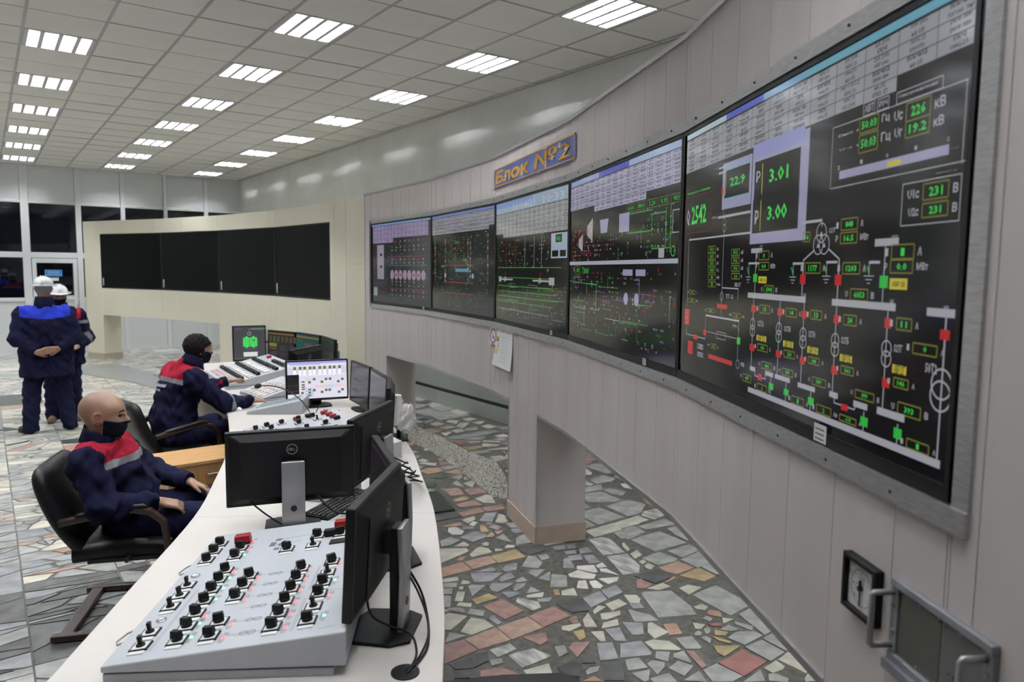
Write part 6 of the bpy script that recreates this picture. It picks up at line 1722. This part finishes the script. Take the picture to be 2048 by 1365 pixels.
def eyes(parent, W, R, sc, O, hs=None):
    Rm = np.array(R,float); hs = hs or Sdf_head(np.array(W((0,0,0))), R, sc)
    def sx(y, z):
        xs = np.linspace(.14, .0, 281); d = hs(np.array([W((x,y,z)) for x in xs], F32)); i = int(np.argmax(d < 0)); return float(xs[i])
    def T(x, y, z): return tuple(np.array(W((x,y,z)))-O)
    dk = mat('hair_dark', (.006,.005,.005), .8, spec=.12); lidm = mat('lid_skin', (.17,.085,.055), .5); lash = mat('lash_line', (.018,.010,.008), .6)
    for y in (-1, 1):
        xe = sx(y*.031, -.001)-.0085; c = (xe, y*.031, -.001); b = MB(); rows = []
        for i in range(9):
            p = -PI/2+PI*i/8; rows.append([T(c[0]+.0120*math.cos(p)*math.cos(t), c[1]+.0150*math.cos(p)*math.sin(t), c[2]+.0105*math.sin(p)) for t in [2*PI*k/16 for k in range(16)]])
        b.grid(rows, closed=True); b.build('eye', mat('eye_white', (.46,.42,.38), .2), parent, smooth=True)
        b = MB(); q = [T(c[0]+.0117, c[1]+.0052*math.cos(t), c[2]+.0056*math.sin(t)) for t in [2*PI*k/14 for k in range(14)]]
        b.add(q+[T(c[0]+.0127, c[1], c[2])], [(k,(k+1)%14,14) for k in range(14)]); b.build('iris', mat('iris_dark', (.010,.007,.006), .1), parent)
        up, lo_, brow = [], [], []
        for k in range(9):
            t = -1+k/4; yy = y*(.031+.0185*t)
            zu = .0066*(1-t*t)+.0005*t; zl = -.0072*(1-t*t); ex = lambda z: max(sx(yy, z+c[2]), c[0]+.0120*math.sqrt(max(0, 1-((yy-c[1])/.0150)**2-(z/.0105)**2)))
            up.append(T(ex(zu)+.0012, yy, c[2]+zu)); lo_.append(T(ex(zl)+.0006, yy, c[2]+zl))
            zb = .024+.0035*math.sin((t+1)*1.5)-.004*max(0,t); yb = y*(.016+.038*(t+1)/2); brow.append(T(sx(yb, zb)+.0005, yb, zb))
        MB().tube(up, [.0008,.0020,.0026,.0028,.0028,.0027,.0024,.0018,.0008], 6).build('eyelid', lash, parent, smooth=True)
        MB().tube([tuple(np.array(p)+np.array((0,0,.0042))) for p in up], [.001,.0028,.0038,.0042,.0042,.0040,.0034,.0024,.001], 6).build('eyelid', lidm, parent, smooth=True)
        MB().tube(lo_, [.0008,.0018,.0022,.0024,.0024,.0022,.0020,.0016,.0008], 6).build('eyelid', lidm, parent, smooth=True)
        MB().tube(brow, [.0022,.0036,.0042,.0044,.0042,.0038,.0032,.0024,.0012], 6).build('eyebrow', dk, parent, smooth=True)
def mask_on(parent, hs, W, R, sc, O, lo, hi, h=.0035):
    Rm = np.array(R,F32); c = np.array(W((0,0,0)),F32)
    def fn(P):
        q = (P-c)@Rm.T/sc; d = hs(P)-.005
        top = (q[:,2]+.030-.22*np.clip(.095-q[:,0],0,.06)); bot = -(q[:,2]+.112); bk = -(q[:,0]-.005-.12*np.clip(q[:,2]+.12,0,.1))
        bulge = ((q[:,0]-.064)/.045)**2+(q[:,1]/.042)**2+((q[:,2]+.055)/.045)**2
        d = np.minimum(d, (np.sqrt(bulge)-1)*.04)
        return np.maximum(np.maximum(d, top*sc), np.maximum(bot, bk)*sc).astype(F32)
    o = surf('face_mask', lambda P: fn(P+O.astype(F32)), np.array(lo)-O, np.array(hi)-O, h, mat('mask_cloth', (.006,.007,.015), .9, spec=.08, bump=.2, bscale=200), parent)
    for y in (-1, 1):
        for z0, z1 in ((-.040,.014),(-.070,-.030)):
            pts = [tuple(np.array(W(p))-O) for p in ((.045,y*.060,z0),(.025,y*.071,z0*.6+z1*.4),(.0,y*.083,z1+.004),(-.022,y*.088,z1-.004))]
            MB().tube([tuple(.5*(2*np.array(pts[i])+(np.array(pts[i+1])-np.array(pts[max(0,i-1)]))*t+(2*np.array(pts[max(0,i-1)])-5*np.array(pts[i])+4*np.array(pts[i+1])-np.array(pts[min(3,i+2)]))*t*t+(3*np.array(pts[i])-np.array(pts[max(0,i-1)])-3*np.array(pts[i+1])+np.array(pts[min(3,i+2)]))*t**3)) for i in range(3) for t in (0,.25,.5,.75)]+[pts[3]], .0015, 6).build('mask_strap', mat('mask_strap', (.01,.01,.014), .8), parent, smooth=True)
    return o
def fill(col, n): return np.tile(np.array(col, F32), (n, 1))
def seated(label, o, a, J, face_yaw, pitch, sc, bald, stripe_sleeve, h_body=.0055, h_cl=.006):
    T = V3(o, a); O = np.array((o[0], o[1], 0.0)); e = empty('person', (o[0], o[1], 0), label, 'person')
    j = {k: np.array(T(*v)) for k, v in J.items() if k[:4] not in ('hand', 'yoke')}
    hc = j['head']; R = rmat(a+face_yaw, pitch)
    # ---- body: one continuous surface, slimmer than the clothes
    b = Sdf(); W = head_sdf(b, hc, R, sc)
    b.cone(W((-.02,0,-.06)), j['neck'], .052*sc, .058, .03); b.cone(j['neck'], j['chest'], .06, .10, .06)
    b.cone(j['chest'], j['belly'], .115, .125, .06); b.cone(j['belly'], j['pelvis'], .125, .12, .06)
    for s in 'RL':
        b.chain([j['neck']-(0,0,.05), j['sh'+s], j['el'+s], j['wr'+s]], [.05,.052,.040,.026], .03)
        b.chain([j['hip'+s], j['kn'+s], j['an'+s]], [.085,.055,.040], .04); b.cone(j['an'+s], j['toe'+s], .035, .03, .02)
        hand(b, j['wr'+s], J['hand'+s][0], J['hand'+s][1], 1.0, J['hand'+s][2], J['hand'+s][3])
    lo, hi = bounds([b]); nk = W((0,0,-.10))
    def colour(V):
        P = V+O; c = fill(SKIN, len(V)); q = (P-hc)@np.array(R,float).T/sc
        hd = np.linalg.norm(P-hc, axis=1) < .16*sc
        k = np.exp(-(((q[:,0]-.095)/.02)**2+(q[:,1]/.02)**2+((q[:,2]+.025)/.02)**2)); c[:,0] += .05*k; c[:,1] -= .03*k
        ear = (np.abs(q[:,1]) > .072) & (np.abs(q[:,2]+.012) < .04) & (np.abs(q[:,0]) < .04); c[ear] *= np.array((1.05,.86,.84))
        if bald:   # shaved scalp: a grey-tan shade where hair would grow
            sh = np.clip((q[:,2]-.01-.9*np.clip(q[:,0],0,1))*14, 0, 1)*np.clip((.03-q[:,0])*20,0,1); sh = np.maximum(sh, np.clip((-.02-q[:,0])*20,0,1)*np.clip((q[:,2]+.08)*20,0,1)); c = c*(1-.22*sh[:,None])
        return np.clip(c, 0, 1)
    fn = lambda P: b(P+O.astype(F32))
    surf('body', fn, lo-O, hi-O, h_body, skinm, e, colour)
    eyes(e, W, R, sc, O)
    hlo, hhi = hc-.17, hc+.17
    mask_on(e, Sdf_head(hc, R, sc), W, R, sc, O, hlo, hhi)
    if not bald:
        hs = Sdf_head(hc, R, sc, ears=False); Rm = np.array(R,F32)
        def hair(P):
            P = P+O.astype(F32); q = (P-hc.astype(F32))@Rm.T/sc; d = hs(P)-.010-.0035*wave(P,120)
            line = -(q[:,2]-.052) + 0*q[:,0]; front = q[:,0]-.070+.45*(q[:,2]-.08)
            low = -(q[:,2]+.075+.0*q[:,0]); side = np.where(q[:,0] > .012, -(q[:,2]-.012-.5*np.clip(q[:,0]-.012,0,1)), low)
            return np.maximum(np.maximum(d, front*sc), np.maximum(side, low)*sc).astype(F32)
        surf('hair', hair, hlo-O, hhi-O, .0045, mat('hair_dark', (.006,.005,.005), .8, spec=.12, bump=.6, bscale=160), e)
    # ---- jacket
    g = Sdf()
    g.cone(j['neck']+(0,0,-.005), j['chest'], .084, .165, .06)
    up = (j['shR']+j['shL'])/2; ax = (j['shL']-j['shR']); ax /= np.linalg.norm(ax)
    g.cone(j['chest']-ax*.055, j['belly']-ax*.05, .135, .145, .06); g.cone(j['chest']+ax*.055, j['belly']+ax*.05, .135, .145, .06)
    g.cone(j['belly']-ax*.055, j['pelvis']-ax*.06, .145, .135, .05); g.cone(j['belly']+ax*.055, j['pelvis']+ax*.06, .145, .135, .05)
    g.cone(j['shR'], j['shL'], .085, .085, .05); g.cone(j['shR']*.5+j['chest']*.5, j['shL']*.5+j['chest']*.5, .12, .12, .05)
    for s in 'RL':
        cuff = j['el'+s]+(j['wr'+s]-j['el'+s])*.97
        g.cone(j['sh'+s], j['el'+s], .086, .070, .05); g.cone(j['el'+s], cuff, .068, .047, .03)
    lo, hi = bounds([g])
    cuffs = [(j['el'+s]+(j['wr'+s]-j['el'+s])*.96, (j['wr'+s]-j['el'+s])/np.linalg.norm(j['wr'+s]-j['el'+s])) for s in 'RL']
    def jac(P):
        Q = P+O.astype(F32); d = g(Q)+folds(Q, .0085).astype(F32)
        for c, n in cuffs:
            near = np.linalg.norm(Q-c.astype(F32), axis=1) < .11
            d = np.where(near, np.maximum(d, (Q-c.astype(F32))@n.astype(F32)), d)
        return d.astype(F32)
    fw = np.array((math.cos(a), math.sin(a), 0)); zy = min(j['shR'][2], j['shL'][2]); spine = j['chest']-j['neck']; spine = spine/np.linalg.norm(spine)
    def jcol(V):
        P = V+O; c = fill(NAVY, len(V)); q = (P-j['neck'])@spine          # distance below the neck, along the back
        arm = np.zeros(len(V))
        for s in 'RL':
            d_ = j['el'+s]-j['sh'+s]; L = np.linalg.norm(d_); t = ((P-j['sh'+s])@d_)/L; out = ((P-j['sh'+s])@ax)*(1 if s == 'L' else -1)
            arm = np.maximum(arm, (out > .035)*1.0)
        t = (P-j['sh'+s])
        if bald: q = zy+J['yoke']-P[:,2]+.0; arm = (arm > .5) & (P[:,2] < zy+.20)
        yoke = (q < J.get('yoke', .125)) & (arm < .5); c[yoke] = REDC
        st = (q >= J.get('yoke', .125)) & (q < J.get('yoke', .125)+.035) & (arm < .5); c[st] = STRIPE
        if stripe_sleeve:
            for s in 'RL':
                d_ = j['wr'+s]-j['el'+s]; L = np.linalg.norm(d_); t = ((P-j['el'+s])@d_)/L; r = np.linalg.norm(P-j['el'+s]-np.outer(t/L, d_), axis=1)
                c[(t > .015) & (t < .055) & (r < .10)] = STRIPE
        return c
    jo = surf('jacket', jac, lo-O, hi-O, h_cl, clothm, e, jcol)
    JACK[label[:4]] = jo
    # collar
    nk = j['neck']; hb = np.array(W((-.01,0,-.10))); axn = (hb-nk); axn = .6*axn/np.linalg.norm(axn)+np.array((0,0,1.0)); axn /= np.linalg.norm(axn); nk = nk*.40+hb*.60+axn*.018; u = np.cross(axn, fw); u /= np.linalg.norm(u); v = np.cross(u, axn)*-1
    v = np.cross(axn, u); rows = []
    if v@fw < 0: v = -v
    for z, r in ((-.035,.098),(.0,.088),(.030,.080),(.044,.078),(.040,.072),(.0,.078),(-.03,.085)):
        row = []
        for k in range(29):
            t = .30+(2*PI-.60)*k/28; fr = math.cos(t)
            p = nk+axn*(z*(1-.55*max(0,fr))+.006-.030*max(0,fr))+v*math.cos(t)*r*1.05+u*math.sin(t)*r*1.12; row.append(tuple(p-O))
        rows.append(row)
    co = MB().grid(rows).build('collar', mat('navy_cloth', NAVY, .9, spec=.08, bump=.3, bscale=140), e, smooth=True); co.modifiers.new('t','SOLIDIFY').thickness = .006
    # ---- trousers
    t_ = Sdf(); t_.cone(j['pelvis']-ax*.05, j['pelvis']+ax*.05, .130, .130, .05)
    for s in 'RL': t_.chain([j['hip'+s], j['kn'+s]], [.105,.080], .05); t_.cone(j['kn'+s], j['an'+s]+(0,0,.03), .078, .065, .03)
    lo, hi = bounds([t_])
    surf('trousers', lambda P: (t_(P+O.astype(F32))+folds(P+O.astype(F32), .005)).astype(F32), lo-O, hi-O, .009, mat('navy_trousers', (.0068,.0078,.024), .9, spec=.08, bump=.3, bscale=140), e)
    for s in 'RL':
        sh = Sdf(); sh.cone(j['an'+s]-(0,0,.03), j['toe'+s], .045, .04, .03); lo, hi = bounds([sh])
        surf('shoe', lambda P: np.maximum(sh(P+O.astype(F32)), -(P[:,2]-.004)).astype(F32), lo-O, hi-O, .01, mat('black_shoe', (.012,.011,.010), .35), e)
    return e, j, W, O, ax
JACK = {}
def Sdf_head(c, R, sc, ears=True):
    s = Sdf(); head_sdf(s, c, R, sc)
    if not ears: s.it = [i for k, i in enumerate(s.it) if not (i[0] == 'e' and not i[4] and abs(i[2][1]-.009*sc) < 1e-4 and i[2][2] > .03*sc)]
    return s
# the bald operator: slouched, forearms on his thighs
JA = dict(head=(.165,-.085,1.13), neck=(.135,-.06,.985), chest=(.165,-.03,.83), belly=(.235,0,.66), pelvis=(.26,.01,.545), shR=(.125,-.245,.915), shL=(.145,.15,.93), elR=(.20,-.325,.70), elL=(.30,.285,.725), wrR=(.45,-.215,.675), wrL=(.555,.10,.685),
    hipR=(.29,-.10,.53), hipL=(.29,.12,.53), knR=(.70,-.155,.565), knL=(.71,.19,.565), anR=(.72,-.15,.09), anL=(.74,.17,.09), toeR=(.88,-.16,.035), toeL=(.90,.19,.035), yoke=.0)
def wd(a, v): return rotz(v[0], v[1], a)+(v[2],)
a1 = CH1[1]
JA['handR'] = (wd(a1, (.92,.25,-.28)), wd(a1, (.15,-.25,.95)), .55, 1); JA['handL'] = (wd(a1, (.90,-.25,-.35)), wd(a1, (.25,.25,.95)), .60, -1)
pa, ja, Wa, Oa, axa = seated('bald seated man in navy red-shouldered work jacket and black face mask, hands on lap', CH1[0], a1, JA, .02, -.04, 1.05, True, False)
# the dark-haired operator: leaning forward over the consoles
JB = dict(head=(.475,-.02,1.245), neck=(.375,0,1.10), chest=(.315,0,.92), belly=(.26,0,.70), pelvis=(.24,0,.56), shR=(.335,-.195,1.03), shL=(.355,.195,1.03), elR=(.55,-.31,.815), elL=(.60,.27,.87), wrR=(.82,-.235,.80), wrL=(.86,.26,.90),
    hipR=(.27,-.10,.54), hipL=(.27,.10,.54), knR=(.66,-.13,.57), knL=(.66,.14,.57), anR=(.62,-.13,.09), anL=(.62,.14,.09), toeR=(.78,-.14,.035), toeL=(.78,.15,.035), yoke=.11)
a2 = CH2[1]
JB['handR'] = (wd(a2, (.95,.0,-.05)), wd(a2, (.1,-.3,.95)), .55, 1); JB['handL'] = (wd(a2, (.96,.1,.05)), wd(a2, (-.1,.4,.9)), .45, -1)
pb_, jb, Wb, Ob, axb = seated('dark-haired seated man in navy work jacket with red shoulders, reaching over the consoles', CH2[0], a2, JB, .0, -.06, 1.0, False, True, .006, .0065)

# illegible white print on the back of the dark-haired man's jacket
jk = JACK['dark']; bpy.context.view_layer.update()
fwd = Vector((math.cos(a2), math.sin(a2), 0)); lf = Vector((-math.sin(a2), math.cos(a2), 0)); c0 = Vector(jb['chest']-Ob)
cv = Canvas(.0004)
for r, (y, h, xs) in enumerate(((.045,.022,13),(.010,.018,9))):
    for i in range(xs):
        x = -.085+i*.0135; cv.rect(x, y, x+.009, y+h, (.5,.5,.53))
lt = cv.build('back_print', PRINT, jk.parent, Matrix.Identity(4))
for v in lt.data.vertices:
    o_ = c0-fwd*.6-lf*(v.co.x)+Vector((0,0,v.co.y-.0)); hit, loc, nrm, ix = jk.ray_cast(o_, fwd)
    v.co = (loc-fwd*(.004+v.co.z)) if hit else o_+fwd*.4

# ================================================================== the two standing men
def helmet(parent, W, R, sc, O):
    Rm = np.array(R,float); rows = []
    for i in range(9):
        p = PI/2*i/8; rr = math.cos(p)**.8; zz = math.sin(p)
        rows.append([tuple(np.array(W((-.012+(.128*rr+(.016 if (i == 0 and abs(math.cos(t)) > 0) else 0)*max(0,math.cos(t)))*math.cos(t), .104*rr*math.sin(t), .042+.098*zz)))-O) for t in [2*PI*k/28 for k in range(28)]])
    brim = [[tuple(np.array(W((-.012+(a_+(.040 if a_ > .13 else 0)*max(0,math.cos(t)))*math.cos(t), (a_-.022)*math.sin(t), z_)))-O) for t in [2*PI*k/28 for k in range(28)]] for a_, z_ in ((.120,.036),(.142,.030),(.143,.036),(.130,.044))]
    hm = mat('helmet_white', (.72,.72,.74), .22, coat=.3)
    h_ = MB().grid(rows, closed=True).add(rows[-1], [tuple(range(28))]).grid(brim, closed=True).build('hard_hat', hm, parent, smooth=True)
    for y in (-.022, 0, .022):
        MB().tube([tuple(np.array(W((-.012+.131*math.cos(t), y, .044+.101*math.sin(t))))-O) for t in [PI*k/14 for k in range(15)]], .006, 6).build('ridge', hm, h_, smooth=True)
    for y in (-1, 1): MB().box(-.02,.02,-.008,.008,-.012,.012).build('clip', hm, h_).location = tuple(np.array(W((-.02,y*.118,.036)))-O)
def standing(label, o, a, J, head_yaw, pitch, sc, yoke_c, hatcol, shoe_m, masked, jacket_low, stripe=False, bulk=1.0):
    T = V3(o, a); O = np.array((o[0], o[1], 0.0)); e = empty('person', (o[0], o[1], 0), label, 'person')
    j = {k: np.array(T(*v)) for k, v in J.items() if k[:4] != 'hand'}; hc = j['head']; R = rmat(a+head_yaw, pitch)
    b = Sdf(); W = head_sdf(b, hc, R, sc)
    b.cone(W((-.02,0,-.06)), j['neck'], .055*sc, .06, .03); b.cone(j['neck'], j['chest'], .06, .10, .06); b.cone(j['chest'], j['pelvis'], .12, .12, .06)
    for s in 'RL':
        b.chain([j['neck']-(0,0,.05), j['sh'+s], j['el'+s], j['wr'+s]], [.05,.05,.040,.028], .03)
        b.chain([j['hip'+s], j['kn'+s], j['an'+s]], [.085,.055,.040], .04); b.cone(j['an'+s], j['toe'+s], .032, .028, .02)
        hand(b, j['wr'+s], wd(a, J['hand'+s][0]), wd(a, J['hand'+s][1]), 1.0, J['hand'+s][2], J['hand'+s][3])
    lo, hi = bounds([b])
    surf('body', lambda P: b(P+O.astype(F32)), lo-O, hi-O, .0075, skinm, e, lambda V: fill(SKIN2, len(V)))
    hs = Sdf_head(hc, R, sc, ears=False); Rm = np.array(R,F32)
    def hair(P):
        P = P+O.astype(F32); q = (P-hc.astype(F32))@Rm.T/sc; d = hs(P)-.007
        return np.maximum(np.maximum(d, (q[:,0]-.035-.0)*sc), np.maximum(-(q[:,2]+.055+.0*q[:,0]), np.where(q[:,0] > -.02, -(q[:,2]-.02), -1))*sc).astype(F32)
    surf('hair', hair, hc-.16-O, hc+.16-O, .006, mat('hair_grey', hatcol, .8, bump=.5, bscale=160), e)
    helmet(e, W, R, sc, O)
    if masked: eyes(e, W, R, sc, O); mask_on(e, Sdf_head(hc, R, sc), W, R, sc, O, hc-.17, hc+.17, .006)
    g = Sdf(); ax = j['shL']-j['shR']; ax /= np.linalg.norm(ax); fw = np.array((math.cos(a), math.sin(a), 0))
    g.cone(j['neck']+(0,0,-.02), j['chest'], .085, .17*bulk, .06); g.cone(j['shR'], j['shL'], .082, .082, .05)
    for s_ in (-1, 1):
        g.cone(j['chest']+ax*.07*s_, j['pelvis']+ax*.09*s_, .15*bulk, .15*bulk, .07)
        g.cone(j['pelvis']+ax*.09*s_, j['pelvis']+ax*.10*s_-(0,0,.32), .15*bulk, .155*bulk, .07)
    for s in 'RL':
        cuff = j['el'+s]+(j['wr'+s]-j['el'+s])*.95; g.cone(j['sh'+s], j['el'+s], .088, .076, .05); g.cone(j['el'+s], cuff, .074, .050, .03)
    lo, hi = bounds([g])
    cuffs = [(j['el'+s]+(j['wr'+s]-j['el'+s])*.94, (j['wr'+s]-j['el'+s])/np.linalg.norm(j['wr'+s]-j['el'+s])) for s in 'RL']
    def jac(P):
        Q = P+O.astype(F32); d = g(Q)+folds(Q, .007).astype(F32)
        d = np.maximum(d, jacket_low-Q[:,2])
        for c, n in cuffs: d = np.where(np.linalg.norm(Q-c.astype(F32), axis=1) < .10, np.maximum(d, (Q-c.astype(F32))@n.astype(F32)), d)
        return d.astype(F32)
    def jcol(V):
        P = V+O; c = fill(NAVY, len(V)); out = np.abs((P-(j['shR']+j['shL'])/2)@ax); zt = j['sh'+'R'][2]
        yk = (P[:,2] > zt-.02-.03*np.cos(out*6)) & (out < np.linalg.norm(j['shL']-j['shR'])/2+.03); c[yk] = yoke_c
        if stripe:
            st = (P[:,2] > zt-.085) & (P[:,2] < zt-.05) & (out < .30); c[st] = STRIPE
            for s in 'RL':
                d_ = j['wr'+s]-j['el'+s]; L = np.linalg.norm(d_); t = ((P-j['el'+s])@d_)/L; r = np.linalg.norm(P-j['el'+s]-np.outer(t/L, d_), axis=1); c[(t > .02) & (t < .06) & (r < .11)] = STRIPE
        return c
    surf('jacket', jac, lo-O, hi-O, .0095, clothm, e, jcol)
    nk = j['neck']; rows = []
    for z, r in ((-.06,.105),(.0,.094),(.07,.084),(.078,.077),(.0,.085)):
        rows.append([tuple(nk-O+np.array((0,0,z-.02*max(0,math.cos(t))))+fw*(math.cos(t)*r)+ax*(math.sin(t)*r*1.05)) for t in [.25+(2*PI-.5)*k/24 for k in range(25)]])
    co = MB().grid(rows).build('collar', mat('navy_cloth', NAVY, .9, spec=.08, bump=.3, bscale=140), e, smooth=True); co.modifiers.new('t','SOLIDIFY').thickness = .006
    t_ = Sdf(); t_.cone(j['pelvis']-ax*.06, j['pelvis']+ax*.06, .13*bulk, .13*bulk, .05)
    for s in 'RL': t_.chain([j['hip'+s], j['kn'+s]], [.118,.088], .05); t_.cone(j['kn'+s], j['an'+s]-(0,0,.03), .088, .080, .03)
    lo, hi = bounds([t_])
    surf('trousers', lambda P: np.maximum(t_(P+O.astype(F32))+folds(P+O.astype(F32), .007), .025-P[:,2]).astype(F32), lo-O, hi-O, .010, mat('navy_trousers', (.0068,.0078,.024), .9, spec=.08, bump=.3, bscale=140), e)
    for s in 'RL':
        sh = Sdf(); sh.cone(j['an'+s]-(0,0,.045), j['toe'+s], .048, .042, .03); l2, h2 = bounds([sh])
        surf('shoe', lambda P: np.maximum(sh(P+O.astype(F32)), -(P[:,2]-.004)).astype(F32), l2-O, h2-O, .009, shoe_m, e)
    return e
aA = 1.56
JS = dict(head=(.02,0,1.655), neck=(-.005,0,1.49), chest=(.0,0,1.26), pelvis=(.0,0,.95), shR=(-.01,-.215,1.37), shL=(-.01,.215,1.37), elR=(-.10,-.285,1.10), elL=(-.10,.285,1.10), wrR=(-.215,-.10,.98), wrL=(-.215,.10,.95),
    hipR=(0,-.11,.88), hipL=(0,.11,.88), knR=(.02,-.15,.48), knL=(.0,.16,.48), anR=(0,-.20,.085), anL=(-.02,.19,.085), toeR=(.15,-.23,.035), toeL=(.11,.27,.035))
JS['handR'] = ((-.15,.95,-.12), (-.95,-.15,.1), .35, 1); JS['handL'] = ((-.12,-.93,.10), (-.95,.1,.1), .6, -1)
standing('standing man in white hard hat and blue-shouldered coat, hands clasped behind his back', (.555,9.93), aA, JS, .0, .0, 1.0, ROYAL, (.18,.18,.19), mat('black_shoe', (.012,.011,.010), .35), False, .655, bulk=1.12)
JT = dict(head=(.02,0,1.55), neck=(-.005,0,1.39), chest=(.0,0,1.18), pelvis=(.0,0,.90), shR=(-.01,-.19,1.30), shL=(-.01,.19,1.30), elR=(.02,-.28,1.02), elL=(-.02,.285,1.02), wrR=(.16,-.16,.93), wrL=(.17,.17,.93),
    hipR=(0,-.10,.82), hipL=(0,.10,.82), knR=(.02,-.11,.45), knL=(.02,.11,.45), anR=(0,-.12,.085), anL=(-.02,.13,.085), toeR=(.15,-.14,.035), toeL=(.13,.15,.035))
JT['handR'] = ((.6,.7,-.2), (.3,-.2,.9), .5, 1); JT['handL'] = ((.6,-.7,-.2), (.3,.2,.9), .5, -1)
standing('standing man in white hard hat and red-shouldered jacket, half hidden behind the other', (.745,10.55), -1.66, JT, .15, -.1, .98, REDC, (.02,.018,.016), mat('tan_shoe', (.16,.10,.06), .5), True, .70, stripe=True)
